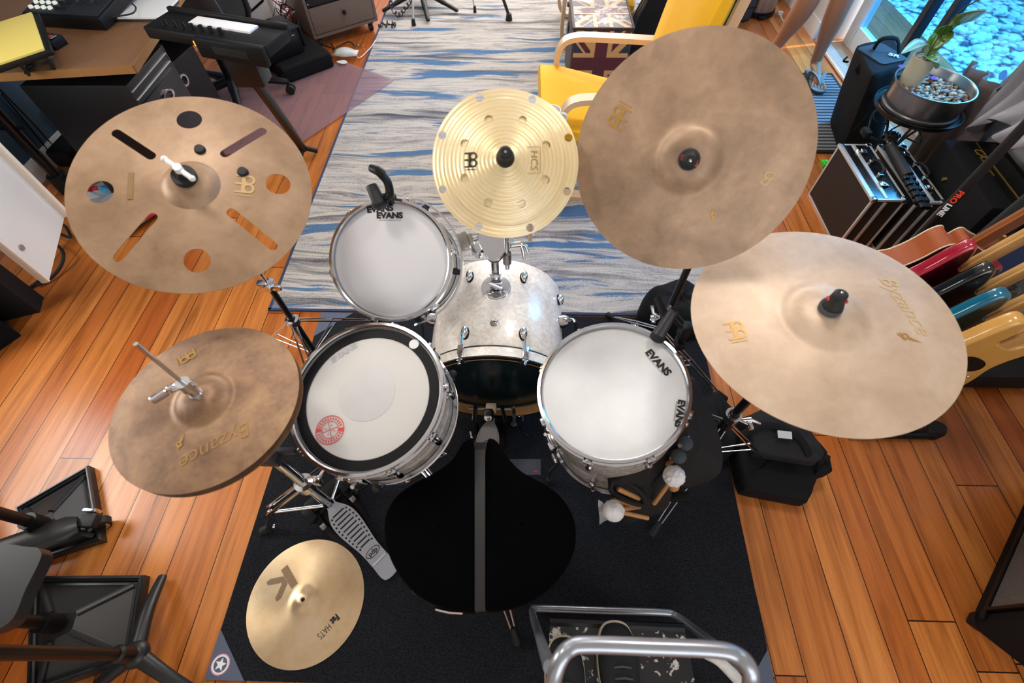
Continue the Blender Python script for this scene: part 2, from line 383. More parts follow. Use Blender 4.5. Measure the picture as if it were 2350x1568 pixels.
rg = thing('area_rug', 'large striped rug in cream, grey and blue beyond the drum kit', 'rug', (-.1, 3.0, 0))
MB().box((-.05, 3.4, .004), (2.14, 4.27, .008)).build('pile', rug_mat(), rg)
bd = MB()
for p, s in (((-.05, 1.268, .005), (2.156, .012, .010)), ((-.05, 5.53, .005), (2.156, .012, .010)), ((-1.122, 3.4, .005), (.012, 4.27, .010)), ((1.022, 3.4, .005), (.012, 4.27, .010))): bd.box(p, s)
bd.build('edging', pm('navy_binding', '#2f3c58', .9), rg)
fz = NT('black_carpet'); n1 = fz.noise(fz.coord(), 260, 3); n2 = fz.noise(fz.coord(), 3, 4)
fz.l(fz.mix(n2, fz.ramp(n1, [(.35, '#0c0d10'), (.7, '#24262b')]), fz.ramp(n1, [(.35, '#101114'), (.72, '#34353a')])), fz.b.inputs['Base Color'])
fz.b.inputs['Roughness'].default_value = .95; fz.b.inputs['Specular IOR Level'].default_value = .15; fz.bump(n1, .6, .003)
dm = thing('drum_mat', 'black carpet drum mat with grey corner patches under the kit', 'mat', (-.07, .6, 0))
mx0, mx1, my0, my1 = -.893, .757, -.072, 1.255
MB().add([(mx0, my0, .001), (mx1-.02, my0, .001), (mx1+.016, my1, .001), (mx0+.008, my1, .001), (mx0, my0, .007), (mx1-.02, my0, .007), (mx1+.016, my1, .007), (mx0+.008, my1, .007)], [(3, 2, 1, 0), (4, 5, 6, 7), (0, 1, 5, 4), (1, 2, 6, 5), (2, 3, 7, 6), (3, 0, 4, 7)]).build('carpet', fz.m, dm)
K['patch'] = pm('grey_blue_vinyl', '#545b6e', .55)
for k, (a, b, c) in enumerate((((mx0, my0), (mx0+.115, my0), (mx0, my0+.125)), ((mx0+.008, my1), (mx0+.15, my1), (mx0+.006, my1-.13)), ((mx1-.022, my0), (mx1-.12, my0), (mx1-.018, my0+.11)), ((mx1+.016, my1), (mx1-.12, my1), (mx1+.013, my1-.13)))):
    pt = MB().prism([a, b, c], .0018, M.Translation((0, 0, .007))).build('corner_patch', K['patch'], dm, 0)
    if k == 0:
        T0 = M.Translation((mx0+.033, my0+.037, .0089)) @ M.Rotation(R(-8), 4, 'Z')
        MB().lathe([(.0235, 0), (.0265, 0), (.0265, .0006), (.0235, .0006)], T0, 40, True).build('badge_ring', pm('pink_print', '#d79aa6', .6), pt)
        MB().lathe([(.0195, 0), (.0235, 0), (.0235, .0006), (.0195, .0006)], T0, 40, True).build('badge_ring', K['white_ink'], pt)
        MB().prism([(.0175*(1 if i % 2 == 0 else .42)*math.cos(R(90+36*i)), .0175*(1 if i % 2 == 0 else .42)*math.sin(R(90+36*i))) for i in range(10)], .0006, T0).build('star', K['white_ink'], pt, 0)
# rectangular grey sticker on the mat beside the bass drum pedal
pq = [at(1168, 1090, .008), at(1241, 1090, .008), at(1241, 1054, .008), at(1168, 1054, .008)]
pp_ = MB().prism([(p.x, p.y) for p in pq], .0015, M.Translation((0, 0, .007))).build('printed_panel', pm('slate_vinyl', '#3d3f4a', .55), dm, 0)
MB().box((pq[1].x-.018, pq[1].y+.012, .0088), (.012, .006, .0006)).build('red_print', K['red'], pp_, 0)
# translucent chair mat
cm = NT('clear_lilac_vinyl'); o_ = cm.t.nodes['Material Output']; tr_ = cm.n('ShaderNodeBsdfTransparent'); tr_.inputs[0].default_value = (.88, .80, .86, 1)
df = cm.n('ShaderNodeBsdfPrincipled'); df.inputs['Base Color'].default_value = lin('#bfa9ae'); df.inputs['Roughness'].default_value = .35
mx_ = cm.n('ShaderNodeMixShader'); mx_.inputs[0].default_value = .24; cm.l(tr_.outputs[0], mx_.inputs[1]); cm.l(df.outputs[0], mx_.inputs[2]); cm.l(mx_.outputs[0], o_.inputs[0])
A = at(905, 180, .012); B = at(676, 338, .012); Cc = at(520, 160, .012); D = at(800, 145, .012)
pts = [(D.x, D.y), (A.x-.06, A.y+.02), (A.x, A.y-.02), (A.x-.02, A.y-.06), (B.x, B.y), (B.x-.75, B.y-.15), (Cc.x-.1, Cc.y)]
single(MB().prism(pts, .003, M.Translation((0, 0, .0105))).build('chair_mat', cm.m, None, 0), 'translucent lilac chair mat overlapping the edge of the striped rug', 'mat')
# ribbed door mat
dmn = NT('ribbed_door_mat'); wv = dmn.n('ShaderNodeTexWave', wave_type='BANDS', bands_direction='Y'); dmn.l(dmn.coord(), wv.inputs['Vector']); wv.inputs['Scale'].default_value = 9.5
nz = dmn.noise(dmn.coord(), 90, 3); dmn.l(dmn.ramp(dmn.math('ADD', dmn.math('MULTIPLY', wv.outputs['Fac'], .8), dmn.math('MULTIPLY', nz, .2)), [(.2, '#27292d'), (.8, '#86888c')]), dmn.b.inputs['Base Color'])
dmn.b.inputs['Roughness'].default_value = .9; dmn.bump(wv.outputs['Fac'], .8, .004)
t = thing('door_mat', 'grey ribbed door mat in front of the glass door', 'mat', (1.83, 2.9, 0))
MB().box((1.83, 2.9, .005), (.48, .84, .008)).build('ribbed_field', dmn.m, t)
MB().box((1.83, 2.468, .005), (.5, .025, .010)).box((1.83, 3.332, .005), (.5, .025, .010)).box((1.585, 2.9, .005), (.015, .86, .010)).box((2.075, 2.9, .005), (.015, .86, .010)).build('edging', K['rubber'], t)
# ================================================================== DRUM KIT
def pearl_mat(name, tint, lo, hi):
    t = NT(name); v = t.n('ShaderNodeTexVoronoi'); t.l(t.coord(), v.inputs['Vector']); v.inputs['Scale'].default_value = 75; v.inputs['Randomness'].default_value = 1
    f = t.noise(t.coord(), 34, 4, .6, 1.2)
    t.l(t.mix(t.math('MULTIPLY', f, .55), t.ramp(f, [(.3, lo), (.5, tint), (.68, hi)]), v.outputs['Color'], 'SOFT_LIGHT'), t.b.inputs['Base Color'])
    q = t.t.nodes[-1]
    t.b.inputs['Roughness'].default_value = .22; t.b.inputs['Coat Weight'].default_value = .4; t.b.inputs['Coat Roughness'].default_value = .06; return t.m
def pearl(name, lo, mid, hi):
    t = NT(name); f = t.noise(t.coord(), 42, 5, .62, 1.4); g = t.noise(t.coord(), 130, 3, .6, .8)
    t.l(t.ramp(t.math('ADD', t.math('MULTIPLY', f, .7), t.math('MULTIPLY', g, .3)), [(.34, lo), (.48, mid), (.6, hi)]), t.b.inputs['Base Color'])
    t.b.inputs['Roughness'].default_value = .25; t.b.inputs['Coat Weight'].default_value = .35; t.b.inputs['Coat Roughness'].default_value = .08; return t.m
K['pearl'] = pearl('cream_pearl_wrap', '#dccfc0', '#eee5d9', '#faf6ef')
K['greypearl'] = pearl('silver_pearl_wrap', '#8d8379', '#a89e94', '#c2b9af')
K['maple'] = pm('maple_shell', '#b98d57', .4, 0, .15, 14, stretch=(1, 1, 10))
hd = NT('coated_drumhead'); f_ = hd.noise(hd.coord(), 5, 5, .6); hd.l(hd.ramp(f_, [(.3, '#dfdfe0'), (.7, '#efefef')]), hd.b.inputs['Base Color']); hd.b.inputs['Roughness'].default_value = .5; hd.b.inputs['Specular IOR Level'].default_value = .35; hd.bump(hd.noise(hd.coord(), 900, 2), .08, .0005)
K['head'] = hd.m
K['frost'] = pm('frosted_drumhead', '#d3d2d6', .3, 0, .05, 5, coat=.3)
def hoop(mb, r, z, s, n=72, T=None):
    # triple flange: inner wall, rolled lip, waist, lower flange
    mb.lathe([(r-.001, z-.008*s), (r-.001, z+.011*s), (r+.002, z+.0135*s), (r+.009, z+.013*s), (r+.0095, z+.010*s), (r+.0045, z+.008*s), (r+.004, z-.008*s), (r+.011, z-.010*s), (r+.011, z-.013*s), (r+.002, z-.013*s)], T, n, True)
def drum(name, label, T, r, depth, nl, a0, shell, head, lugs='full', group='drums of the kit', bottom=True, skip=()):
    """T: frame at the centre of the top head, z up out of the head"""
    t = thing(name, label, 'drum', T.translation, T.to_3x3(), group)
    MB().lathe([(r-.004, -.006), (r-.001, -.012), (r-.001, -depth+.012), (r-.004, -depth+.006), (r-.008, -depth+.012), (r-.008, -.012)], T, 80, True).build('shell', shell, t)
    MB().lathe([(0, 0), (r*.5, 0), (r-.006, 0), (r-.001, -.003), (r+.002, -.008)], T, 80).build('batter_head', head, t)
    h = MB(); hoop(h, r, 0, 1, 80, T)
    for k in range(nl):
        a = a0+2*PI*k/nl
        h.box((r+.010, 0, -.009), (.016, .022, .011), T @ M.Rotation(a, 4, 'Z'), .003)
    h.build('rim', K['chrome'], t)
    if bottom:
        MB().lathe([(0, -depth), (r-.001, -depth)], T, 48).build('resonant_head', K['frost'], t)
        h = MB(); hoop(h, r, -depth, -1, 80, T); h.build('rim', K['chrome'], t)
    for k in range(nl):
        if k in skip: continue
        A = T @ M.Rotation(a0+2*PI*k/nl, 4, 'Z')
        ln = min(.05, depth*.35); zs = [-depth/2] if lugs == 'full' else [-depth*.22, -depth*.80] if lugs == 'two' else [-depth*.3]
        for z in zs:
            b = MB().ball((r+.009, 0, z), .012, A, 12, 8, (.75, .85, ln/.024*(1 if lugs != 'two' else .55))).cyl((r-.002, 0, z), (r+.008, 0, z), .009, T=A)
            lg = b.build('lug', K['chrome'], t)
            q = MB().cyl((r+.012, 0, -.004), (r+.012, 0, zs[0]), .0026, n=8, T=A).box((r+.012, 0, .002), (.007, .007, .010), A, .001) if z == zs[0] else MB().cyl((r+.012, 0, -depth+.004), (r+.012, 0, z), .0026, n=8, T=A).box((r+.012, 0, -depth-.002), (.007, .007, .010), A, .001)
            q.build('tension_rod', K['chrome'], lg)
    return t
def flat_text(parent, name, body, size, T, mat, ex=.0003, off=0.0, sx=1.0, shear=0, sp=1.0):
    return text(MB(), body, size, T, ex, off, sx, shear, sp).build(name, mat, parent, 0)
def head_frame(T, px, py, ang, lift=.0008):
    """frame lying on the plane z=lift of T at photo position, text baseline turned so it runs along image angle"""
    n = (T.to_3x3() @ V((0, 0, 1))); o = T.translation + n*lift
    def hit(x, y):
        d = ray(x, y); return CAM + d*((o-CAM).dot(n)/d.dot(n))
    p = hit(px, py); q = hit(px+10*math.cos(R(ang)), py+10*math.sin(R(ang)))
    return frame(p, n, q-p)
# ---- snare
nS = V((-.10, -.19, 1)); TS = frame(V((-.362, .505, .684)) - nS.normalized()*.012, nS)
K['snarehead'] = pm('worn_coated_head', '#cfccc8', .55, 0, .03, 6)
sn = drum('snare_drum', 'snare drum with black muffling ring and red round stamp on its white head', TS, .178, .135, 10, R(6), K['greypearl'], K['snarehead'])
NS = 64; g0 = 0
MB().lathe([(.150, .0006), (.174, .0006), (.174, .0011), (.150, .0011)], TS, 80, True).build('muffling_ring', pm('black_muffle_ring', '#0c0c0e', .6, spec=.25), sn)
nt = head_frame(TS, 950, 790, 0, .0014)
MB().lathe([(0, .0004), (.0125, .0004)], nt, 30).build('ring_notch', K['head'], sn)
MB().lathe([(0, .0006), (.066, .0006), (.068, .0002)], head_frame(TS, 842, 903, 0, .0003), 60).build('center_dot', pm('grey_centre_dot', '#c9c8c7', .5, 0, .08, 20), sn)
st = head_frame(TS, 757, 987, -22, .0010)
rs = MB().lathe([(.0325, 0), (.0345, 0), (.0345, .0003), (.0325, .0003)], st, 48, True).lathe([(.0195, 0), (.021, 0), (.021, .0003), (.0195, .0003)], st, 48, True)
rs.box((0, 0, .0001), (.040, .0012, .0003), st).box((0, 0, .0001), (.0012, .040, .0003), st)
for a in (45, 135, 225, 315):
    rs.box((.011, 0, .0001), (.007, .0012, .0003), st @ M.Rotation(R(a+12), 4, 'Z'))
for a in (160, -20):
    rs.lathe([(.021, 0), (.0325, 0), (.0325, .0003), (.021, .0003)], st, 6, True, R(a-9), R(a+9))
for k in range(26):
    a = 2*PI*k/26+.06
    if min(abs((math.degrees(a)-160+180) % 360-180), abs((math.degrees(a)+20+180) % 360-180)) > 14: rs.box((.0268, 0, .0001), (.006, .0028, .0003), st @ M.Rotation(a, 4, 'Z'))
rs.build('red_stamp', K['red_ink'], sn, 0)
flat_text(sn, 'lettering', 'EVANS', .021, head_frame(TS, 789, 810, -33), pm('faded_ink', '#b9bcc4', .6), off=.0007, sx=1.15)
# strainer lever and butt plate
A = TS @ M.Rotation(R(-95), 4, 'Z')
MB().box((.184, 0, -.07), (.016, .032, .06), A, .004).cyl((.19, 0, -.05), (.205, .0, -.03), .005, T=A).build('strainer', K['chrome'], sn)
# snare stand
t = thing('snare_stand', 'chrome snare stand with basket arms under the snare drum', 'stand', (-.335, .53, 0.007))
sb = TS.translation - nS.normalized()*.16
for a in (30, 150, 270):
    A = TS @ M.Rotation(R(a), 4, 'Z')
    p = MB().tube([A @ V((.02, 0, -.175)), A @ V((.12, 0, -.168)), A @ V((.190, 0, -.162)), A @ V((.196, 0, -.135))], .006, 10).build('basket_arm', K['chrome'], t)
    MB().ball(A @ V((.196, 0, -.13)), .011).build('rubber_tip', K['rubber'], p)
MB().cyl(sb, (-.335, .53, .17), .011).cyl((-.335, .53, .32), (-.335, .53, .10), .015).build('tube', K['chrome'], t)
MB().cyl((-.335, .53, .335), (-.335, .53, .29), .021).cyl((-.355, .53, .31), (-.29, .53, .31), .005).box((-.285, .53, .31), (.02, .008, .035), None, .003).build('height_clamp', K['chrome'], t)
for a in (75, 195, 315):
    d = V((math.cos(R(a)), math.sin(R(a)), 0)); s_ = V((-d.y, d.x, 0)); b = V((-.335, .53, 0))
    l = MB()
    for s in (-1, 1): l.tube([b+d*.015+s_*s*.008+V((0, 0, .24)), b+d*.10+s_*s*.009+V((0, 0, .15)), b+d*.235+s_*s*.003+V((0, 0, .018))], .0032, 8)
    for s in (-1, 1): l.tube([b+d*.015+s_*s*.006+V((0, 0, .11)), b+d*.11+s_*s*.006+V((0, 0, .14))], .0028, 8)
    lg = l.build('leg', K['chrome'], t)
    MB().ball(b+d*.238+V((0, 0, .016)), .012, None, 12, 8, (1, 1, .85)).build('rubber_foot', K['rubber'], lg)
# wing bolt seen beside the snare rim
wb = at(935, 1100, .36)
MB().cyl(wb, wb+V((.05, .04, .02)), .006).ball(wb, .012).box(wb+V((-.02, -.012, .01)), (.034, .012, .012), None, .004).tube([wb+V((.05, .04, .02)), wb+V((.11, .055, .05)), V((-.335, .53, .40))], .004).build('basket_clamp', K['chrome'], t)
# ---- rack tom
nT = V((.03, -.83, 1)); TT = frame(V((-.347, .864, .757)) - nT.normalized()*.012, nT)
tm = drum('rack_tom', 'small rack tom with frosted white head on the mount above the bass drum', TT, .1525, .20, 6, R(12), K['pearl'], K['frost'], 'short')
# suspension band and mount bracket
MB().lathe([(.178, -.060), (.1835, -.060), (.1835, -.080), (.178, -.080)], TT, 60, True, R(-75), R(70)).build('suspension_band', K['chrome'], tm)
for a in (-70, -8, 62):
    A = TT @ M.Rotation(R(a), 4, 'Z'); MB().cyl((.152, 0, -.07), (.180, 0, -.07), .008, T=A).cyl((.165, 0, -.07), (.165, 0, -.055), .010, T=A).build('grommet', K['rubber'], tm)
A = TT @ M.Rotation(R(18), 4, 'Z')
MB().box((.196, 0, -.075), (.026, .05, .055), A, .005).box((.214, 0, -.075), (.016, .034, .034), A, .004).cyl((.2, .0, -.04), (.2, 0, -.012), .007, T=A).cyl((.2, 0, -.075), (.235, 0, -.075), .008, T=A).build('mount_bracket', K['steel'], tm)
flat_text(tm, 'lettering', 'EVANS', .0205, head_frame(TT, 894, 495, 0), K['ink'], off=.0011, sx=1.12)
MB().box((0, 0, 0), (.058, .002, .0003), head_frame(TT, 895, 505, 0)).build('fine_print', pm('pale_print', '#a9a9ae', .6), tm, 0)
flat_text(tm, 'lettering', 'EVANS', .0205, head_frame(TT, 872, 480, -5), K['ink'], off=.0011, sx=1.12)
# ---- floor tom
nF = V((-.18, -.092, 1)); TF = frame(V((.228, .561, .635)) - nF.normalized()*.012, nF)
ft = drum('floor_tom', 'floor tom with coated white head beside the drum throne', TF, .178, .34, 8, R(23), K['greypearl'], K['head'], 'two', skip=())
flat_text(ft, 'lettering', 'EVANS', .026, head_frame(TF, 1510, 832, 48), K['ink'], off=.0012, sx=1.05)
MB().box((0, 0, 0), (.066, .0028, .0003), head_frame(TF, 1501, 836, 48)).build('fine_print', pm('pale_print2', '#b6b6ba', .6), ft, 0)
flat_text(ft, 'lettering', 'EVANS', .022, head_frame(TF, 1560, 949, 98), K['ink'], off=.0012, sx=1.05)
MB().box((0, 0, 0), (.05, .0028, .0003), head_frame(TF, 1550, 944, 98)).build('fine_print', K['grey_ink'], ft, 0)
for a in (203, 323, 83):
    A = TF @ M.Rotation(R(a), 4, 'Z')
    b = MB().box((.189, 0, -.19), (.026, .05, .05), A, .005).cyl((.2, .03, -.19), (.2, .05, -.19), .006, T=A).box((.2, .055, -.19), (.008, .012, .032), A, .003).build('leg_bracket', K['chrome'], ft)
    p0 = A @ V((.196, 0, -.10)); p1 = A @ V((.196, 0, -.42)); fl = A @ V((.235, 0, -.5)); fl.z = .022
    lg = MB().tube([p0, p1, V((fl.x, fl.y, .12)), fl], .0055, 10).build('leg', K['chrome'], ft)
    MB().cyl((fl.x, fl.y, .007), (fl.x, fl.y, .05), .014, .010).build('rubber_foot', K['rubber'], lg)
# ---- bass drum: z axis of frame = away from the drummer
ax = V((0, math.cos(R(4)), math.sin(R(4)))); bc = V((-.082, .742, .262)); rb = .2286
TB = frame(bc, ax, (1, 0, 0))
bd_ = thing('bass_drum', 'cream pearl bass drum lying on its side with dark batter head', 'drum', (bc.x, bc.y+.2, .007), None, 'drums of the kit')
MB().lathe([(rb, .045), (rb, .375), (rb-.003, .380), (rb-.008, .375), (rb-.008, .045), (rb-.003, .038)], TB, 96, True).build('shell', K['pearl'], bd_)
hp = MB().lathe([(rb+.003, .042), (rb+.015, .042), (rb+.017, .040), (rb+.017, .036), (rb+.003, .036)], TB, 96, True).lathe([(rb+.003, .006), (rb+.017, .006), (rb+.017, .002), (rb+.014, 0), (rb+.003, 0)], TB, 96, True)
hp.build('hoop_edge', K['blackmetal'], bd_)
MB().lathe([(rb+.004, .036), (rb+.0165, .036), (rb+.0165, .006), (rb+.004, .006)], TB, 96, True).build('hoop', K['pearl'], bd_)
MB().lathe([(rb+.0035, .045), (rb+.0035, -.001), (rb+.0005, -.001), (rb-.001, .045)], TB, 96, True).build('hoop_lining', K['maple'], bd_)
MB().lathe([(rb+.001, .05), (rb+.002, .03), (rb-.012, .026)], TB, 96).build('head_collar', K['chrome'], bd_)
MB().lathe([(0, .030), (rb*.6, .030), (rb-.010, .030), (rb-.002, .034)], TB, 96).build('batter_head', pm('dark_film_head', '#122427', .22, 0, .2, 6, spec=.6), bd_)
for k in range(8):
    a = R(22.5+45*k); A = TB @ M.Rotation(a, 4, 'Z')
    near = MB().ball((rb+.010, 0, .098), .013, A, 14, 10, (.8, .85, 1.7)).cyl((rb-.002, 0, .098), (rb+.008, 0, .098), .011, T=A).build('lug', K['chrome'], bd_)
    MB().lathe([(.0, .0), (.0135, 0), (.0135, .002), (0, .002)], A @ M.Translation((rb+.0, 0, .098)) @ M.Rotation(R(90), 4, 'Y') @ M.Diagonal((1.65, .95, 1, 1)), 24, True).build('gasket', K['rubber'], near)
    far = MB().ball((rb+.010, 0, .315), .013, A, 14, 10, (.8, .85, 1.7)).cyl((rb-.002, 0, .315), (rb+.008, 0, .315), .011, T=A).build('lug', K['chrome'], bd_)
    MB().lathe([(.0, .0), (.0135, 0), (.0135, .002), (0, .002)], A @ M.Translation((rb+.0, 0, .315)) @ M.Rotation(R(90), 4, 'Y') @ M.Diagonal((1.65, .95, 1, 1)), 24, True).build('gasket', K['rubber'], far)
    cl = MB().box((rb+.021, 0, .024), (.010, .020, .046), A, .003).box((rb+.012, 0, -.003), (.026, .018, .006), A, .002).build('claw', K['chrome'], bd_)
    MB().cyl((rb+.021, 0, -.012), (rb+.018, 0, .09), .0028, n=8, T=A).box((rb+.021, 0, -.012), (.007, .007, .014), A, .001).build('tension_rod', K['chrome'], cl)
A = TB @ M.Rotation(R(-90), 4, 'Z')   # local x now points up
MB().lathe([(.004, .006), (.0055, .006), (.0075, .0045), (.0125, .003), (.0135, 0), (.004, 0)], frame(A @ V((rb-.0005, 0, .128)), A.to_3x3() @ V((1, 0, 0))), 30, True).build('vent_badge', K['steel'], bd_)
mp = frame(A @ V((rb, 0, .262)), A.to_3x3() @ V((1, 0, 0)), (1, 0, 0))
MB().lathe([(0, .008), (.030, .008), (.0445, .0055), (.0455, .002), (.0455, -.012), (0, -.012)], mp, 48).lathe([(.0455, .0), (.0475, 0), (.0475, -.014), (.0455, -.014)], mp, 48, True).build('mount_plate', K['chrome'], bd_)
# spurs
for s in (-1, 1):
    A = TB @ M.Rotation(R(-90+s*72), 4, 'Z')
    sp_ = MB().lathe([(0, .03), (.016, .03), (.022, .02), (.024, 0), (0, 0)], A @ M.Translation((rb, 0, .235)) @ M.Rotation(R(90), 4, 'Y'), 24).build('spur_bracket', K['chrome'], bd_)
    q = A @ V((rb+.035, 0, .235)); MB().tube([q, q+V((s*.02, .02, -.03)), V((q.x+s*.075, q.y+.13, .012))], .0055).build('spur', K['chrome'], sp_)
    MB().tube([q+V((0, 0, .01)), q+V((s*.008, -.012, .022)), q+V((s*.012, -.03, .026))], .004).build('wing_bolt', K['chrome'], sp_)
# ---- double tom mount rising from the bass drum, holding the small cymbal rod
mo = thing('tom_mount', 'chrome tom mount standing on top of the bass drum', 'mount', mp.translation)
up3 = mp.to_3x3() @ V((0, 0, 1)); base = mp.translation
tp = base + V((0, .02, .155))
MB().cyl(base+up3*.008, base+V((0, .007, .055)), .019, .017).box(base+V((.002, -.012, .040)), (.040, .022, .020), None, .005).cyl(base+V((-.03, -.02, .046)), base+V((.02, -.03, .030)), .006).build('receiver', K['chrome'], mo)
MB().cyl(base+V((0, .004, .03)), tp, .0125).lathe([(.0125, 0), (.019, 0), (.019, .012), (.0125, .012)], frame(base+V((0, .006, .056)), (0, .1, 1)), 24, True).build('post', K['chrome'], mo)
TP = frame(tp, (0, -.35, 1))
out = s2([(-.048, .03), (-.030, .055), (-.008, .036), (.016, .034), (.040, .046), (.056, .034), (.048, .008), (.028, -.02), (.012, -.040), (-.012, -.040), (-.028, -.02), (-.040, .0)], 5)
MB().prism(out, .012, TP).build('platform', K['chrome'], mo)
MB().prism([(x*1.0, y*1.0) for x, y in out], .012, TP @ M.Translation((0, 0, -.014)) @ M.Diagonal((.97, .97, 1, 1))).build('platform_base', K['blackmetal'], mo)
MB().tube([tp+V((-.03, 0, .0)), tp+V((-.055, .004, -.006)), tp+V((-.085, .02, .015)), TT @ M.Rotation(R(18), 4, 'Z') @ V((.232, 0, -.075))], .0065, 12).lathe([(0, -.02), (.016, -.02), (.018, 0), (.016, .018), (0, .018)], frame(tp+V((-.052, .0, -.012)), (0, -.3, 1)), 20).build('tom_arm', K['chrome'], mo)
MB().cyl(tp+V((.05, .01, .002)), tp+V((.078, .012, .004)), .010).tube([tp+V((.078, .012, .004)), tp+V((.085, .0, -.014)), tp+V((.088, -.012, -.034))], [.005, .006, .004]).tube([tp+V((.078, .012, .004)), tp+V((.092, .012, .0)), tp+V((.1, .0, -.018))], [.005, .006, .004]).build('wing_bolt', K['chrome'], mo)
# ================================================================== CYMBALS
def cym_mat(name, cols, rough=.42, metal=.55, sc=9, groove=0, aniso=.6):
    t = NT(name); n1 = t.noise(t.coord(), sc, 6, .6, .4); n2 = t.noise(t.coord((1, 1, 1)), sc*6, 3, .6)
    t.l(t.ramp(t.math('ADD', t.math('MULTIPLY', n1, .8), t.math('MULTIPLY', n2, .2)), [(.3, cols[0]), (.5, cols[1]), (.7, cols[2])]), t.b.inputs['Base Color'])
    t.b.inputs['Metallic'].default_value = metal; t.b.inputs['Roughness'].default_value = rough; t.b.inputs['Anisotropic'].default_value = aniso
    tg = t.n('ShaderNodeTangent', direction_type='RADIAL', axis='Z'); t.l(tg.outputs[0], t.b.inputs['Tangent'])
    if groove:
        tc = t.n('ShaderNodeTexCoord'); sp = t.n('ShaderNodeSeparateXYZ'); t.l(tc.outputs['Object'], sp.inputs[0])
        r = t.math('SQRT', t.math('ADD', t.math('MULTIPLY', sp.outputs[0], sp.outputs[0]), t.math('MULTIPLY', sp.outputs[1], sp.outputs[1])))
        wv = t.math('SINE', t.math('MULTIPLY', r, 2*PI/groove)); wv2 = t.math('SINE', t.math('MULTIPLY', r, 2*PI/(groove*.23)))
        t.bump(t.math('ADD', wv, t.math('MULTIPLY', wv2, .25)), .5, .0012)
    else: t.bump(n2, .06, .002)
    return t.m
def cym_profile(Rr, bell, bh, bow, n=14):
    p = [(.006, bow+bh)]
    for i in range(1, 8):
        a = i/7; p.append((.006+(bell-.006)*a, bow+bh*(1-a**2.4)))
    for i in range(1, n+1):
        a = i/n; p.append((bell+(Rr-bell)*a, bow*(1-a**1.35)))
    return p
def cz(prof, r):
    for (r0_, z0_), (r1_, z1_) in zip(prof, prof[1:]):
        if r0_ <= r <= r1_: return z0_+(z1_-z0_)*(r-r0_)/(r1_-r0_)
    return prof[-1][1]
def cymbal_mesh(Rr, prof, holes=(), nseg=160, wavy=None):
    """polar sheet with real cut-outs: holes are functions f(x, y) -> True inside"""
    mb = MB()
    if not holes:
        P = prof + [(Rr, prof[-1][1]-.0012)] + [(r, z-.0012) for r, z in prof[::-1]]
        mb.lathe(P, None, nseg, True)
    return mb
def drape_text(mb, body, size, r, ang, rot, prof, sx=1.0, off=.0006, lift=.0008, shear=0):
    """lettering wrapped onto the bow of a cymbal (local frame)"""
    tmp = MB(); T = M.Rotation(R(ang), 4, 'Z') @ M.Translation((r, 0, 0)) @ M.Rotation(R(rot), 4, 'Z'); text(tmp, body, size, T, .0002, off, sx, shear)
    for v in tmp.v: v.z += cz(prof, math.hypot(v.x, v.y))+lift
    return mb.add(tmp.v, tmp.f)
def maker_mark(mb, s, r, ang, rot, prof, lift=.0008):
    """two rings with three legs and a cross bar"""
    tmp = MB(); T = M.Rotation(R(ang), 4, 'Z') @ M.Translation((r, 0, 0)) @ M.Rotation(R(rot), 4, 'Z')
    for q in (-1, 1): tmp.lathe([(.20*s, 0), (.34*s, 0), (.34*s, .0003), (.20*s, .0003)], T @ M.Translation((q*.29*s, .22*s, 0)), 28, True)
    for q in (-.56, 0, .56): tmp.box((q*s, -.15*s, .0001), (.13*s, .75*s, .0003), T)
    tmp.box((0, -.12*s, .0001), (1.15*s, .11*s, .0003), T); tmp.box((.80*s, 0, .0001), (.06*s, .9*s, .0003), T)
    for v in tmp.v: v.z += cz(prof, math.hypot(v.x, v.y))+lift
    return mb.add(tmp.v, tmp.f)
def flame(mb, s, r, ang, rot, prof, lift=.0008):
    tmp = MB(); T = M.Rotation(R(ang), 4, 'Z') @ M.Translation((r, 0, 0)) @ M.Rotation(R(rot), 4, 'Z')
    tmp.prism([(0, 1.0*s), (-.12*s, .2*s), (.12*s, .25*s)], .0003, T)
    tmp.lathe([(.12*s, 0), (.22*s, 0), (.22*s, .0003), (.12*s, .0003)], T @ M.Translation((-.08*s, .02*s, 0)), 16, True)
    tmp.prism([(-.25*s, -.35*s), (.25*s, -.1*s), (.28*s, .05*s), (-.15*s, -.18*s)], .0003, T); tmp.prism([(-.1*s, -.5*s), (.05*s, -.45*s), (.2*s, .1*s), (.08*s, .1*s)], .0003, T)
    for v in tmp.v: v.z += cz(prof, math.hypot(v.x, v.y))+lift
    return mb.add(tmp.v, tmp.f)
def place(o, T, label, cat='cymbal', group='cymbals of the kit'):
    o.matrix_world = T; WM[o.name] = T; return _set(o, label, cat, group)
def polar_of(T, px, py):
    n = T.to_3x3() @ V((0, 0, 1)); o = T.translation+n*.008; d = ray(px, py); p = T.inverted() @ (CAM+d*((o-CAM).dot(n)/d.dot(n))); return math.hypot(p.x, p.y), math.degrees(math.atan2(p.y, p.x))
def img_rot(T, px, py, ang):
    """local rotation so that a mark's +x runs along image angle ang at that spot, relative to its radial direction"""
    F = head_frame(T, px, py, ang, .008); xl = T.to_3x3().inverted() @ (F.to_3x3() @ V((1, 0, 0))); r, a = polar_of(T, px, py)
    return r, a, math.degrees(math.atan2(xl.y, xl.x))-a
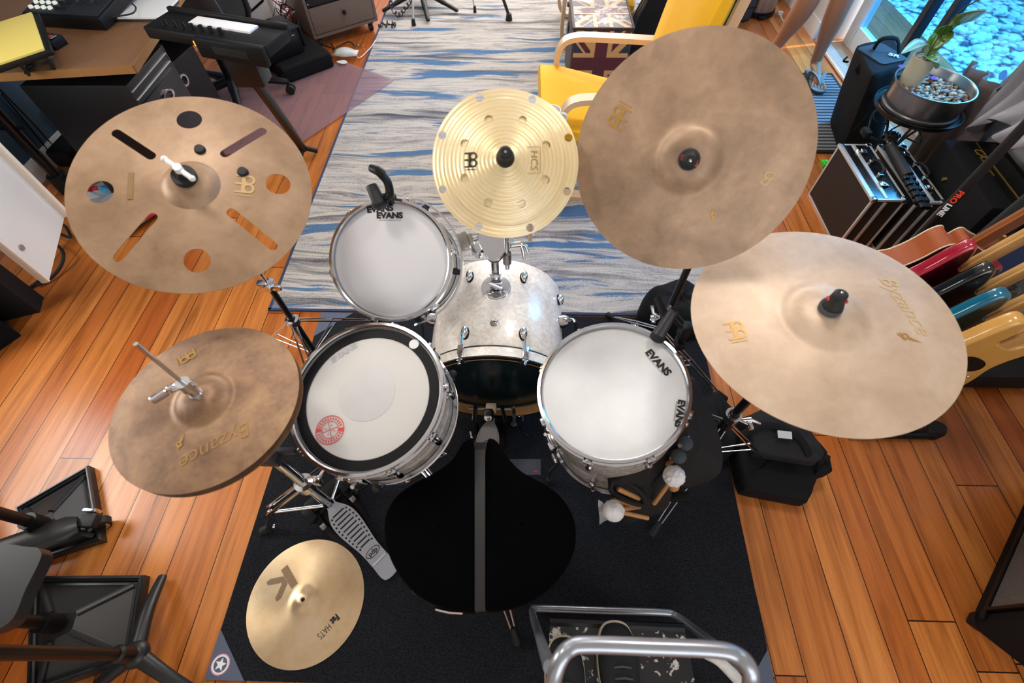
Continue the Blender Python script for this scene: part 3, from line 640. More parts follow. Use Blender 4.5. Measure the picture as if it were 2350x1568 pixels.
# -- large crash upper right (18 in)
nU = V((-.50, -1.55, 1)); TU = frame(V((.334, .852, 1.078)), nU)
pU = cym_profile(.2286, .066, .022, .020)
pU = pU[:1]+[(r, .020+.022*(1-((r-.006)/.060)**3.2)) if r <= .0661 else (r, z) for r, z in pU[1:]]
mU = cym_mat('raw_bronze_dark', ('#87705a', '#a88a70', '#c0a184'), .5, .25)
cu_ = place(cymbal_mesh(.2286, pU).build('crash_cymbal', mU, None, 50), TU, 'large raw bronze crash cymbal steeply tilted at the top right of the kit')
L_ = MB(); r, a, q = img_rot(TU, 1420, 270, -62); maker_mark(L_, .033, r, a, q, pU)
L_.build('maker_mark', K['gold_ink'], cu_, 0, False)
L_ = MB(); r, a, q = img_rot(TU, 1765, 408, 200); drape_text(L_, 'B', .042, r, a, q, pU, 1.0, .0002, shear=.2); L_.build('lettering', pm('pale_gold_ink', '#c9aa78', .5), cu_, 0, False)
L_ = MB(); r, a, q = img_rot(TU, 1635, 492, 170); flame(L_, .022, r, a, q, pU); L_.build('flame_mark', K['gold_ink'], cu_, 0, False)
# -- ride lower right (20 in)
nR = V((-.092, -.027, 1)); TR = frame(V((.615, .591, .883)), nR)
pR = cym_profile(.254, .078, .020, .020)
mR = cym_mat('raw_bronze_pale', ('#baa089', '#cdb39a', '#dbc5af'), .48, .25)
cr_ = place(cymbal_mesh(.254, pR).build('ride_cymbal', mR, None, 50), TR, 'large pale bronze ride cymbal lying flat above the guitars at right')
L_ = MB(); r, a, q = img_rot(TR, 1686, 760, 68); maker_mark(L_, .034, r, a, q, pR); L_.build('maker_mark', K['gold_ink'], cr_, 0, False)
L_ = MB(); r, a, q = img_rot(TR, 2072, 700, 55); drape_text(L_, 'Byzance', .046, r, a, q, pR, 1.0, -.0003, shear=.35); L_.build('lettering', pm('gold_ink_pale', '#cdb183', .5), cr_, 0, False)
L_ = MB(); r, a, q = img_rot(TR, 2072, 778, 95); flame(L_, .030, r, a, q, pR); L_.build('flame_mark', K['gold_ink'], cr_, 0, False)
# -- hi-hats (14 in)
nH = V((-.012, -.026, 1)); TH = frame(V((-.616, .404, .836)), nH)
pH = cym_profile(.178, .055, .020, .014)
mH = cym_mat('dark_weathered_bronze', ('#6a4f3c', '#8c6b50', '#a4835f'), .5, .35, 16)
hh = place(cymbal_mesh(.178, pH).build('hi_hat_cymbal', mH, None, 50), TH, 'dark mottled hi-hat cymbal on top of the hi-hat stand', group='hi-hat pair')
L_ = MB(); r, a, q = img_rot(TH, 430, 818, 150); maker_mark(L_, .026, r, a, q, pH); L_.build('maker_mark', K['gold_ink'], hh, 0, False)
L_ = MB(); r, a, q = img_rot(TH, 498, 1020, 152); drape_text(L_, 'Byzance', .040, r, a, q, pH, 1.0, -.0002, shear=.3); L_.build('lettering', pm('brown_gold_ink', '#a5793f', .5), hh, 0, False)
L_ = MB(); r, a, q = img_rot(TH, 415, 1022, 5); flame(L_, .022, r, a, q, pH); L_.build('flame_mark', K['gold_ink'], hh, 0, False)
pB = [(r, -z-.02) for r, z in pH]
hb = place(MB().lathe(pB+[(r, z-.0012) for r, z in pB[::-1]], None, 96, True).build('hi_hat_cymbal', mH, None, 50), TH, 'lower hi-hat cymbal hidden below the dark mottled one', group='hi-hat pair')
# -- loose 14 in cymbal lying on the mat
TK = frame(V((-.654, .134, .009)), (0, 0, 1)); pK = [(.006+.172*i/30, .015*(1-(i/30)**1.35)+.011*math.exp(-(i/30*.172/.026)**2)) for i in range(31)]
mK = cym_mat('bright_hammered_bronze', ('#d8b78a', '#e9cba0', '#f2dcb8'), .30, .7, 7, 0, .75)
ck = place(cymbal_mesh(.178, pK).build('loose_cymbal', mK, None, 50), TK, 'loose bright cymbal lying on the black mat at lower left')
def hatch_k(mb, s, r, ang, rot, prof):
    T = M.Rotation(R(ang), 4, 'Z') @ M.Translation((r, 0, 0)) @ M.Rotation(R(rot), 4, 'Z'); tmp = MB()
    def inside(x, y):
        if -.5 < x < -.18 and -.5 < y < .5: return True
        if x <= -.18: return False
        return abs(abs(y)-(.03+(x+.18)*.68)) < .15+.0*x and x < .5
    n = 22
    for i in range(n):
        y = -.5+(i+.5)/n; run = None
        for k in range(101):
            x = -.5+k/100; ins = inside(x, y)
            if ins and run is None: run = x
            if (not ins or k == 100) and run is not None:
                if x-run > .02:
                    q = [((run+(x-run)*e/6)*s, y*s) for e in range(7)]
                    for (xa, ya), (xb, yb) in zip(q, q[1:]): tmp.add([(xa, ya-.26*s/n, 0), (xb, yb-.26*s/n, 0), (xb, yb+.26*s/n, 0), (xa, ya+.26*s/n, 0)], [(0, 1, 2, 3)], T)
                run = None
    for v in tmp.v: v.z += cz(prof, math.hypot(v.x, v.y))+.0008
    mb.add(tmp.v, tmp.f)
L_ = MB(); r, a, q = img_rot(TK, 648, 1338, 140); hatch_k(L_, .075, r, a, q, pK); L_.build('maker_mark', pm('brown_print', '#6b5238', .5), ck, 0, False)
L_ = MB(); r, a, q = img_rot(TK, 768, 1421, 133); drape_text(L_, 'Fat', .026, r, a, q, pK, .75, .0012); L_.build('lettering', K['ink'], ck, 0, False)
L_ = MB(); r, a, q = img_rot(TK, 744, 1449, 133); drape_text(L_, 'HATS', .028, r, a, q, pK, .62, -.0003); L_.build('lettering', K['ink'], ck, 0, False)
MB().lathe([(0, .0262), (.0062, .0262)], None, 16).build('mounting_hole', K['blackmat'], ck, 0, False)
def punched(name, prof, Rr, cutters, mat, nseg=128):
    """a cymbal sheet with real holes cut through it (local frame)"""
    P = prof+[(Rr, prof[-1][1]-.0014)]+[(r, z-.0014) for r, z in prof[::-1]]
    a = MB().lathe(P, None, nseg, True).build(name, mat, None, 50)
    c = MB()
    for q in cutters: c.prism(q, .12, M.Translation((0, 0, -.05)))
    c = c.build('cutter', mat, None, 0)
    d = a.modifiers.new('cut', 'BOOLEAN'); d.object = c; d.operation = 'DIFFERENCE'; d.solver = 'EXACT'
    dg = bpy.context.evaluated_depsgraph_get(); dg.update(); me = bpy.data.meshes.new_from_object(a.evaluated_get(dg)); me.name = name
    a.modifiers.clear(); old = a.data; a.data = me; bpy.data.meshes.remove(old); cm_ = c.data; bpy.data.objects.remove(c); bpy.data.meshes.remove(cm_)
    me.shade_smooth(); me.set_sharp_from_angle(angle=R(40)); return a
def loc_of(T, px, py, lift=.010):
    n = T.to_3x3() @ V((0, 0, 1)); o = T.translation+n*lift; d = ray(px, py); p = T.inverted() @ (CAM+d*((o-CAM).dot(n)/d.dot(n))); return V((p.x, p.y))
def slot(a, b, r, n=8):
    d = (b-a).normalized(); g = math.degrees(math.atan2(d.y, d.x)); return arc(b, r, g-90, g+90, n)+arc(a, r, g+90, g+270, n)
# -- trash crash upper left (18 in, four round holes, four slots)
nX = V((.249, -.354, 1)).normalized(); TX = frame(V((-.687, .799, 1.030)), nX); pX = cym_profile(.2286, .055, .024, .020)
mX = cym_mat('raw_bronze_tan', ('#86694f', '#a08164', '#b39376'), .48, .22)
hl = []
for x, y in ((434, 274), (230, 440), (638, 422), (452, 598)): hl.append(arc(loc_of(TX, x, y), .0245, 0, 345, 23))
for a, b in (((264, 302), (350, 362)), ((600, 298), (519, 357)), ((354, 503), (268, 588)), ((534, 492), (624, 562))): hl.append(slot(loc_of(TX, *a), loc_of(TX, *b), .0095))
cx_ = place(punched('trash_crash_cymbal', pX, .2286, hl, mX), TX, 'bronze crash cymbal with four round holes and four slots at upper left')
for x, y in ((463, 350), (560, 400)):
    q = loc_of(TX, x, y); MB().lathe([(0, .006), (.009, .005), (.011, 0), (.011, -.004), (0, -.004)], M.Translation((q.x, q.y, cz(pX, q.length)+.002)), 20).build('rubber_plug', K['rubber'], cx_, 40, False)
L_ = MB(); r, a, q = img_rot(TX, 565, 428, 95); maker_mark(L_, .034, r, a, q, pX); L_.build('maker_mark', pm('faint_gold_ink', '#c39d62', .5), cx_, 0, False)
L_ = MB(); r, a, q = img_rot(TX, 305, 432, 92)
for k in range(2): L_.box((-r+.004*0, 0, 0), (.01, .06, .0003), M.Rotation(R(a), 4, 'Z') @ M.Translation((2*r-.012*k*0, .0, cz(pX, r)+.001)))
L_.build('worn_mark', pm('faint_gold_ink2', '#b99560', .5), cx_, 0, False)
# -- small two-piece stack (12 in below, 10 in on top)
nC = V((.05, -.80, 1)).normalized(); TC = frame(V((-.038, .855, 1.060)), nC)
def cone(Rr, h, flat=.0): return [(.006, h)]+[(.006+(.024-.006)*i/4, h-.004*(i/4)**2) for i in range(1, 5)]+[(.024+(Rr-.024)*i/18, (h-.004)*(1-(i/18))**1.15) for i in range(1, 19)]
mC = cym_mat('bright_lathed_brass', ('#eed59c', '#f6e0b0', '#fbeccb'), .28, .5, 5, .0085, .75)
pc1 = cone(.1524, .030); pc2 = cone(.122, .026)
c1 = punched('stack_cymbal', pc1, .1524, [arc((.141*math.cos(R(22.5+45*k)), .141*math.sin(R(22.5+45*k))), .0085, 0, 340, 17) for k in range(8)], mC)
me = c1.data
for v in me.vertices:
    r = math.hypot(v.co.x, v.co.y)
    if r > .11: v.co.z += .004*((r-.11)/.042)*math.sin(3*math.atan2(v.co.y, v.co.x)+.6)
place(c1, TC, 'lower brass cymbal of the small stack with holes round its edge', group='small cymbal stack')
TC2 = TC @ M.Translation((0, 0, .009))
c2 = place(punched('stack_cymbal', pc2, .122, [arc((.090*math.cos(R(22.5+45*k)), .090*math.sin(R(22.5+45*k))), .0088, 0, 340, 17) for k in range(8)], mC), TC2, 'upper grooved brass cymbal of the small stack at top centre', group='small cymbal stack')
L_ = MB(); r, a, q = img_rot(TC2, 1080, 368, 90); maker_mark(L_, .024, r, a, q, pc2); L_.build('maker_mark', K['ink'], c2, 0, False)
brown = pm('brown_print2', '#8f7a4c', .5)
L_ = MB(); r, a, q = img_rot(TC2, 1225, 370, 90); drape_text(L_, 'HCS', .021, r, a, q, pc2, 1.0, -.0002)
T_ = M.Rotation(R(a), 4, 'Z') @ M.Translation((r, 0, cz(pc2, r)+.0015)) @ M.Rotation(R(q), 4, 'Z')
for s in (-1, 1): L_.box((s*.026, 0, .0), (.0008, .026, .0004), T_).box((0, s*.013, 0), (.052, .0008, .0004), T_)
L_.build('lettering', brown, c2, 0, False)
# ------------------------------------------------------------------ stands
def felt(mb, T, z, r=.020, h=.012): return mb.lathe([(.004, z), (r, z), (r+.001, z+h/2), (r, z+h), (.004, z+h)], T, 28, True)
def topper(T, t, z, red=False):
    """round black rubber quick nut with its chrome tip"""
    n = MB().lathe([(0, z+.040), (.009, z+.040), (.013, z+.036), (.0145, z+.014), (.018, z+.010), (.0185, z), (0, z)], T, 32).build('quick_nut', K['rubber'], t)
    MB().lathe([(0, z+.0425), (.0025, z+.042), (.0035, z+.039), (0, z+.039)], T, 14).build('rod_tip', K['chrome'], n)
    if red:
        MB().box((.012, -.005, z+.022), (.006, .012, .006), T, .001).box((-.013, .004, z+.018), (.006, .010, .006), T, .001).build('release_tab', K['red'], n)
def tripod(t, x, y, zh, az, rad, mat, zc=.008, r=.0032, gap=.011):
    for a in az:
        d = V((math.cos(R(a)), math.sin(R(a)), 0)); s_ = V((-d.y, d.x, 0)); b = V((x, y, 0)); l = MB()
        for s in (-1, 1): l.tube([b+d*.018+s_*s*gap*.7+V((0, 0, zh)), b+d*rad*.45+s_*s*gap+V((0, 0, zh*.60)), b+d*(rad-.02)+s_*s*gap*.5+V((0, 0, zc+.03)), b+d*rad+V((0, 0, zc+.014))], r, 8)
        for s in (-1, 1): l.tube([b+d*.016+s_*s*gap*.5+V((0, 0, zh*.36)), b+d*rad*.45+s_*s*gap+V((0, 0, zh*.60))], r*.85, 8)
        lg = l.build('leg', mat, t)
        MB().tube([b+d*(rad-.035)+V((0, 0, zc+.045)), b+d*(rad+.004)+V((0, 0, zc+.010))], [.010, .014], 12).build('rubber_foot', K['rubber'], lg)
def clampring(t, x, y, z, r, a=0):
    d = V((math.cos(R(a)), math.sin(R(a)), 0)); c = V((x, y, z))
    return MB().lathe([(r, -.014), (r+.008, -.014), (r+.009, 0), (r+.008, .014), (r, .014)], M.Translation(c), 24, True).cyl(c+d*(r+.004), c+d*(r+.03), .005).box(c+d*(r+.036), (.014, .030, .012), M.Translation(c) @ M.Rotation(R(a), 4, 'Z') @ M.Translation(-c) if False else None, .003).build('clamp', K['chrome'], t)
# trash crash stand
J = V(TX.translation)-nX*.575; bx, by = J.x, J.y
t = thing('cymbal_stand', 'black pole stand left of the drums holding the punched crash', 'stand', (bx, by, .0))
MB().cyl((bx, by, .10), (bx, by, .32), .0145).cyl((bx, by, .30), (bx, by, J.z), .0105).build('pole', K['blackmetal'], t)
MB().cyl(J, TX @ V((0, 0, .05)), .0058).build('cymbal_rod', K['chrome'], t)
MB().box(J+V((-.012, 0, .006)), (.045, .022, .026), None, .003).cyl(J+V((.0, -.02, .004)), J+V((.0, .02, .004)), .013).box(J+V((.026, -.008, .0)), (.03, .012, .022), None, .005).build('tilter', K['chrome'], t)
tripod(t, bx, by, .30, (-70, 50, 170), .30, K['chrome'], .0)
MB().lathe([(.0145, -.014), (.024, -.012), (.024, .012), (.0145, .014)], M.Translation((bx, by, .31)), 20, True).build('collar', K['chrome'], t)
f_ = felt(MB(), TX, pX[0][1]+.001, .022, .012).lathe([(.004, pX[0][1]+.013), (.012, pX[0][1]+.013), (.010, pX[0][1]+.026), (.004, pX[0][1]+.026)], TX, 20, True).build('felt', K['rubber'], t)
wq = frame(TX @ V((0, 0, pX[0][1]+.030)), nX, head_frame(TX, 425, 400, 35).to_3x3() @ V((1, 0, 0)))
MB().box((-.017, 0, .002), (.026, .009, .011), wq, .003).box((.017, 0, .002), (.026, .009, .011), wq, .003).cyl((0, 0, -.006), (0, 0, .010), .008, T=wq).ball((.032, 0, .003), .006, wq).ball((-.032, 0, .003), .006, wq).build('wing_nut', K['white'], t)
# upper right crash stand
ux, uy = .475, .94
t = thing('cymbal_stand', 'black cymbal stand behind the floor tom holding the tilted dark crash', 'stand', (ux, uy, 0))
tu = TU.translation-nU.normalized()*.06
MB().cyl((ux, uy, .10), (ux, uy, .44), .0145).cyl((ux, uy, .42), (ux, uy, .86), .0105).build('pole', K['blackmetal'], t)
MB().tube([(ux, uy, .86), (ux-.03, uy+.01, .90), tu], .009).ball((ux, uy, .86), .017).build('boom_arm', K['blackmetal'], t)
MB().cyl(tu, TU @ V((0, 0, .055)), .0045).build('cymbal_rod', K['chrome'], t)
felt(MB(), TU, pU[0][1]+.001, .020, .012).build('felt', pm('grey_felt', '#4a4c50', .9), t); topper(TU, t, pU[0][1]+.013, True)
clampring(t, ux, uy, .435, .0145, 200)
MB().tube([(ux-.03, uy-.01, .44), (ux-.05, uy-.005, .455), (ux-.055, uy+.012, .47)], .006).tube([(ux-.03, uy-.01, .435), (ux-.055, uy-.02, .43)], .007).build('wing_bolt', K['chrome'], t)
tripod(t, ux, uy, .34, (-14, 106, 226), .33, K['chrome'], 0)
# ride stand
rx, ry = .62, .60
t = thing('cymbal_stand', 'black cymbal stand with chrome hub under the pale ride cymbal', 'stand', (rx, ry, 0))
MB().cyl((rx, ry, .12), (rx, ry, .42), .0150).cyl((rx, ry, .40), TR @ V((0, 0, -.05)), .0120).build('pole', K['blackmetal'], t)
MB().cyl(TR @ V((0, 0, -.06)), TR @ V((0, 0, .055)), .0045).build('cymbal_rod', K['chrome'], t)
felt(MB(), TR, pR[0][1]+.001, .021, .012).build('felt', pm('grey_felt2', '#46484c', .9), t); topper(TR, t, pR[0][1]+.013, True)
clampring(t, rx, ry, .40, .0150, -30)
MB().tube([(rx+.02, ry-.01, .40), (rx+.045, ry-.012, .41), (rx+.075, ry-.02, .40)], [.004, .007, .004]).build('wing_bolt', K['chrome'], t)
tripod(t, rx, ry, .34, (234.7, 354.7, 114.7), .30, K['chrome'], 0)
# small-stack holder
t = thing('cymbal_holder', 'chrome rod rising from the tom mount to hold the small brass stack', 'stand', (-.045, 1.0, .60))
tc = TC.translation-nC*.05
MB().tube(smoothpath([V((-.045, 1.0, .585)), V((-.045, 1.0, .70)), V((-.045, 1.0, .86)), V((-.043, .97, .95)), tc, TC @ V((0, 0, .05))], 5), .0072, 12).build('cymbal_rod', K['chrome'], t)
MB().lathe([(.007, -.02), (.013, -.02), (.013, .02), (.007, .02)], M.Translation((-.045, 1.0, .63)), 20, True).build('memory_lock', K['steel'], t)
felt(MB(), TC, pc1[0][1]-.012, .016, .010).build('felt', pm('grey_felt3', '#46484c', .9), t); topper(TC, t, .038)
# ------------------------------------------------------------------ hi-hat stand with pedal
hx, hy = -.616, .404
t = thing('hi_hat_stand', 'chrome hi-hat stand with grey slotted pedal left of the throne', 'stand', (hx, hy, .007))
MB().cyl((hx, hy, .80), (hx, hy, 1.045), .0038).build('pull_rod', K['chrome'], t)
cl = MB().cyl((hx, hy, .862), (hx, hy, .905), .0095).lathe([(.005, .848), (.0165, .848), (.0165, .862), (.012, .870), (.012, .874), (.005, .874)], M.Translation((hx, hy, 0)), 24, True).cyl((hx, hy, .895), (hx, hy, .918), .013).cyl((hx-.02, hy-.008, .906), (hx+.015, hy+.006, .906), .006)
cl.build('clutch', K['chrome'], t)
wv_ = frame((hx-.032, hy-.014, .905), (0, 0, 1), (.7, .75, 0)); MB().box((-.012, 0, .0), (.030, .010, .016), wv_, .004).box((.012, 0, 0), (.016, .010, .016), wv_, .004).build('wing_bolt', K['chrome'], t)
felt(MB(), M.Translation((hx, hy, 0)), .838+.018, .018, .008).build('felt', pm('dark_felt', '#222325', .9), t)
MB().cyl((hx, hy, .10), (hx, hy, .52), .0145).cyl((hx, hy, .50), (hx, hy, .80), .0115).build('tube', K['chrome'], t)
MB().box((hx-.005, hy, .535), (.052, .042, .034), None, .005).box((hx+.035, hy+.012, .545), (.05, .014, .02), None, .004).build('height_clamp', K['darkgrey'], t)
MB().lathe([(.0145, -.02), (.027, -.018), (.027, .018), (.0145, .02)], M.Translation((hx, hy, .31)), 20, True).box((hx+.03, hy+.01, .31), (.03, .025, .03), None, .005).tube([(hx+.04, hy+.02, .32), (hx+.06, hy+.035, .345), (hx+.062, hy+.055, .35)], .006).build('leg_collar', K['chrome'], t)
for (fx, fy) in ((-.835, .335), (-.52, .68)):
    a = V((hx, hy, .30)); b = V((fx, fy, .02)); d = (b-a); d.z = 0; d.normalize(); l = MB()
    s_ = V((-d.y, d.x, 0)); mid = V((hx, hy, .15))+d*.155
    for s in (-1, 1):
        l.tube([a+d*.02+s_*s*.012, mid+s_*s*.013+V((0, 0, .035)), mid+s_*s*.013, b+s_*s*.008], .0085, 8, flat=.28, side=s_)
    l.tube([V((hx, hy, .10))+d*.02, mid+V((0, 0, .02))], .0055).ball(mid+V((0, 0, .022)), .010).ball(b+V((-d.x*.03, -d.y*.03, .02)), .008)
    lg = l.build('leg', K['chrome'], t)
    MB().tube([b+V((-d.x*.02, -d.y*.02, .022)), b+V((d.x*.012, d.y*.012, -.003))], [.013, .017]).build('rubber_foot', K['rubber'], lg)
# pedal: heel plate near the throne, toe at the stand
PA = V((-.640, .425, .060)); PB = V((-.398, .215, .016)); dp = (PB-PA); ln = dp.length; TPd = frame(PA, V((0, 0, 1))*1-dp.normalized()*dp.normalized().z, dp)
w_ = [(.0, .016), (.022, .017), (.040, .026), (.06, .036), (.085, .042), (.12, .042), (.16, .037), (.20, .031), (.235, .029), (.265, .029), (ln, .026)]
outl = [(x, y) for x, y in w_]+[(x, -y) for x, y in w_[::-1]]
fb = MB().prism(s2(outl, 4), .004, TPd).build('footboard', pm('grey_cast_aluminium', '#a3a4ab', .45, .25), t)
sl = MB()
for k in range(10):
    x = .058+k*.0152; hw = (.030, .034, .036, .037, .036, .034, .032, .030, .027, .025)[k]; sl.box((x, 0, .0042), (.0046, hw*1.42, .0010), TPd)
    for s in (-1, 1): sl.box((x+.004, s*hw*.93, .0042), (.0058, .0058, .0010), TPd, .0004)
sl.cyl((.024, 0, .0035), (.024, 0, .0048), .004, T=TPd); sl.build('slots', K['blackmat'], fb, 0)
MB().lathe([(.020, 0), (.0222, 0), (.0222, .0005), (.020, .0005)], TPd @ M.Translation((.232, 0, .0042)) @ M.Diagonal((.62, 1.15, 1, 1)), 36, True).build('oval_outline', K['ink'], fb, 0)
flat_text(fb, 'lettering', 'pdp', .021, TPd @ M.Translation((.232, 0, .0043)) @ M.Rotation(R(90), 4, 'Z'), K['ink'], off=.0004)
MB().prism(s2([(.27, .024), (.30, .022), (.318, .014), (.318, -.014), (.30, -.022), (.27, -.024)], 4), .003, TPd @ M.Translation((0, 0, -.004))).box((.264, 0, .0045), (.006, .05, .002), TPd).build('heel_plate', K['alu'], t)
fr = MB()
for s in (-1, 1): fr.tube([TPd @ V((-.02, s*.05, -.01)), TPd @ V((.03, s*.058, -.02)), TPd @ V((.09, s*.056, -.030)), TPd @ V((.16, s*.045, -.04))], .012, 8, flat=.6)
fr.box((-.02, 0, -.005), (.05, .125, .03), TPd, .006).box((.0, .066, .0), (.05, .028, .05), TPd, .006).box((.0, -.066, .0), (.05, .028, .05), TPd, .006).box((-.005, 0, .012), (.03, .032, .012), TPd, .003)
fr.box((.045, 0, -.03), (.07, .10, .006), TPd)
fr.build('pedal_frame', K['black'], t)
MB().box((.055, .06, -.01), (.02, .018, .02), TPd, .004).box((.055, -.06, -.01), (.02, .018, .02), TPd, .004).build('side_bolt', K['steel'], t)
# ------------------------------------------------------------------ bass drum pedal
t = thing('bass_drum_pedal', 'single bass drum pedal with grey oval footboard under the bass drum hoop', 'pedal', (-.10, .66, .007))
QA = V((-.103, .728, .085)); QB = V((-.135, .46, .022)); dq = QB-QA; TQ = frame(QA, V((0, 0, 1))-dq.normalized()*dq.normalized().z, dq)
w_ = [(.0, .012), (.018, .016), (.04, .029), (.065, .0385), (.09, .042), (.115, .040), (.15, .032), (.19, .024), (.23, .022), (.27, .022)]
fb = MB().prism(s2([(x, y) for x, y in w_]+[(x, -y) for x, y in w_[::-1]], 4), .006, TQ).build('footboard', pm('satin_grey_metal', '#8c8788', .35, .5), t)
w2 = [(x, y*.78) for x, y in w_[2:]]
MB().prism(s2([(x, y) for x, y in w2]+[(x, -y) for x, y in w2[::-1]], 4), .0012, TQ @ M.Translation((0, 0, .006))).build('inlay', pm('satin_grey_inlay', '#979293', .4, .4), fb)
lg = MB().lathe([(.0105, 0), (.0135, 0), (.0135, .0005), (.0105, .0005)], TQ @ M.Translation((.098, 0, .0073)), 36, True, R(25), R(340)).lathe([(.0035, 0), (.0072, 0), (.0072, .0005), (.0035, .0005)], TQ @ M.Translation((.098, 0, .0073)), 24, True, R(60), R(345)).box((.098, .0065, .0076), (.003, .012, .0005), TQ)
lg.build('logo', K['ink'], fb, 0)
MB().box((-.132, .45, .012), (.075, .06, .012), None, .004).build('heel_plate', K['black'], t)
MB().box((-.105, .69, .012), (.10, .10, .010), None, .003).box((-.105, .60, .010), (.055, .22, .006)).build('base_plate', K['black'], t)
for s in (-1, 1):
    MB().tube([V((-.105+s*.050, .70, .015)), V((-.105+s*.054, .705, .11)), V((-.105+s*.046, .71, .205))], .011, 8, flat=.7).build('post', K['black'], t)
MB().cyl((-.175, .71, .195), (-.03, .71, .195), .0065).build('axle', K['steel'], t)
MB().box((-.098, .712, .195), (.036, .026, .034), None, .006).build('cam', pm('cream_plastic', '#c9b5a2', .5), t)
MB().tube([V((-.103, .690, .195)), V((-.103, .715, .19)), V((-.103, .724, .10))], .010, 6, flat=.35, side=(0, 1, 0)).build('strap', K['blackmat'], t)
bt = MB().cyl((-.100, .706, .19), (-.100, .640, .285), .0035).build('beater_rod', K['chrome'], t)
MB().lathe([(0, -.02), (.013, -.019), (.0185, -.010), (.0185, .010), (.013, .019), (0, .02)], frame((-.100, .645, .285), (0, .85, .5)), 28).build('beater', K['black'], bt)
MB().lathe([(0, .021), (.012, .0195), (.012, .0185)], frame((-.100, .645, .285), (0, -.85, .62)), 24).build('beater_cap', K['chrome'], bt)
sp_ = MB()
for k in range(14): pass
sp_.tube([V((-.020+.006*math.cos(k*.9), .712+.006*math.sin(k*.9), .17-.0011*k)) for k in range(90)], .0012, 5).build('spring', K['chrome'], t)
MB().cyl((-.02, .712, .205), (-.02, .712, .17), .005).cyl((-.02, .712, .07), (-.02, .712, .03), .004).lathe([(.005, -.006), (.010, -.006), (.010, .006), (.005, .006)], M.Translation((-.02, .712, .06)), 16, True).build('spring_bolt', K['chrome'], t)
MB().tube([V((-.175, .70, .03)), V((-.178, .68, .06)), V((-.172, .665, .05))], .004).ball((-.172, .665, .05), .007).build('spur_bolt', K['chrome'], t)
MB().box((-.06, .735, .045), (.10, .03, .028), None, .004).tube([V((.0, .71, .035)), V((.015, .69, .05)), V((.03, .68, .045))], .004).ball((.03, .68, .045), .007).build('hoop_clamp', K['black'], t)
# ------------------------------------------------------------------ drum throne
zs = .505
t = thing('drum_throne', 'black velour saddle-shaped drum throne with a centre seam', 'stool', (-.09, .28, .007))
rp = [(1113, 1004), (1132, 1002), (1150, 1022), (1166, 1050), (1200, 1085), (1255, 1110), (1300, 1148), (1324, 1200), (1322, 1262), (1297, 1312), (1255, 1356), (1205, 1386), (1160, 1398), (1125, 1401), (1113, 1401), (1113, 1380), (1113, 1200)]
lp = [(1090, 1004), (1073, 1003), (1056, 1022), (1040, 1054), (1000, 1082), (935, 1114), (894, 1150), (877, 1200), (884, 1262), (915, 1325), (958, 1370), (1012, 1394), (1050, 1402), (1078, 1404), (1089, 1404), (1089, 1380), (1089, 1200)]
def cushion(pts, name):
    q = [at(x, y, zs) for x, y in pts]; o = chaikin([(p.x, p.y) for p in q], 3)
    cx0 = sum(p[0] for p in o)/len(o); cy0 = sum(p[1] for p in o)/len(o); mb = MB(); ringz = [(1.0, -.055), (1.0, -.012), (.985, -.003), (.95, .004), (.86, .010), (.6, .014), (.3, .015), (.02, .015)]
    rows = [[(cx0+(x-cx0)*s_, cy0+(y-cy0)*s_, zs+z) for x, y in o]+[(cx0+(o[0][0]-cx0)*s_, cy0+(o[0][1]-cy0)*s_, zs+z)] for s_, z in ringz]
    mb.grid(rows); b_ = mb.build(name, K['velvet'], t, 60); return b_
cushion(rp, 'seat'); cushion(lp, 'seat')
a = at(1089, 1030, zs); b = at(1113, 1030, zs); c = at(1113, 1400, zs); d = at(1089, 1402, zs)
MB().hexa([(p.x, p.y, zs-.05) for p in (d, c, b, a)]+[(p.x, p.y, zs-.006) for p in (d, c, b, a)]).build('centre_strip', pm('black_vinyl', '#0e0f11', .4), t)
al = [(x, y) for x, y in (lambda q: [(p.x, p.y) for p in q])([at(x, y, zs-.05) for x, y in lp[1:-3][::-1]+rp[1:-3]])]
MB().prism([(-.09+(x+.09)*.93, .27+(y-.27)*.93) for x, y in al], .025, M.Translation((0, 0, zs-.075))).build('seat_base', K['black'], t)
MB().tube([at(1000, 1398, zs-.045), at(1030, 1405, zs-.045), at(1062, 1407, zs-.045)], .004).build('edge_trim', K['chrome'], t)
MB().cyl((-.09, .27, .12), (-.09, .27, zs-.07), .0165).lathe([(.0165, .30), (.03, .30), (.03, .34), (.0165, .34)], M.Translation((-.09, .27, 0)), 24, True).build('post', K['chrome'], t)
tripod(t, -.09, .27, .28, (-68, 62, 205), .245, K['chrome'], .007)
# ------------------------------------------------------------------ microphones
def dyn_mic(name, label, head, tail, clip_to, cat='microphone'):
    t = thing(name, label, cat, clip_to)
    ax_ = (tail-head).normalized(); T = frame(head, ax_)
    MB().lathe([(0, 0), (.013, .001), (.016, .006), (.0165, .020), (.0175, .024), (.0155, .032), (.0125, .085), (.0125, .092), (.011, .094), (.011, .090), (0, .088)], T, 28).build('body', K['darkgrey'], t)
    MB().lathe([(.0166, .004), (.0185, .005), (.0185, .019), (.0166, .021)], T, 28, True).build('grille_band', K['blackmat'], t)
    mid = head+ax_*.055
    MB().tube([mid+V((0, .012, 0)), mid+V((.012, .045, -.0)), clip_to+V((0, .0, .05))], [.014, .012, .011]).box(clip_to+V((0, 0, .04)), (.026, .030, .055), None, .006).tube([mid+V((.002, .01, .0)), mid+V((-.02, .06, .03))], [.012, .009]).build('clip_arm', K['black'], t)
    MB().box(clip_to+V((0, -.006, -.006)), (.022, .034, .030), None, .005).build('rim_clamp', K['black'], t); return t
t = thing('tom_microphone', 'dark microphone clipped on the far rim of the small rack tom', 'microphone', at(898, 455, .86))
hd_, tl_ = at(877, 478, .862), at(851, 424, .915); T = frame(hd_, tl_-hd_); L_m = (tl_-hd_).length
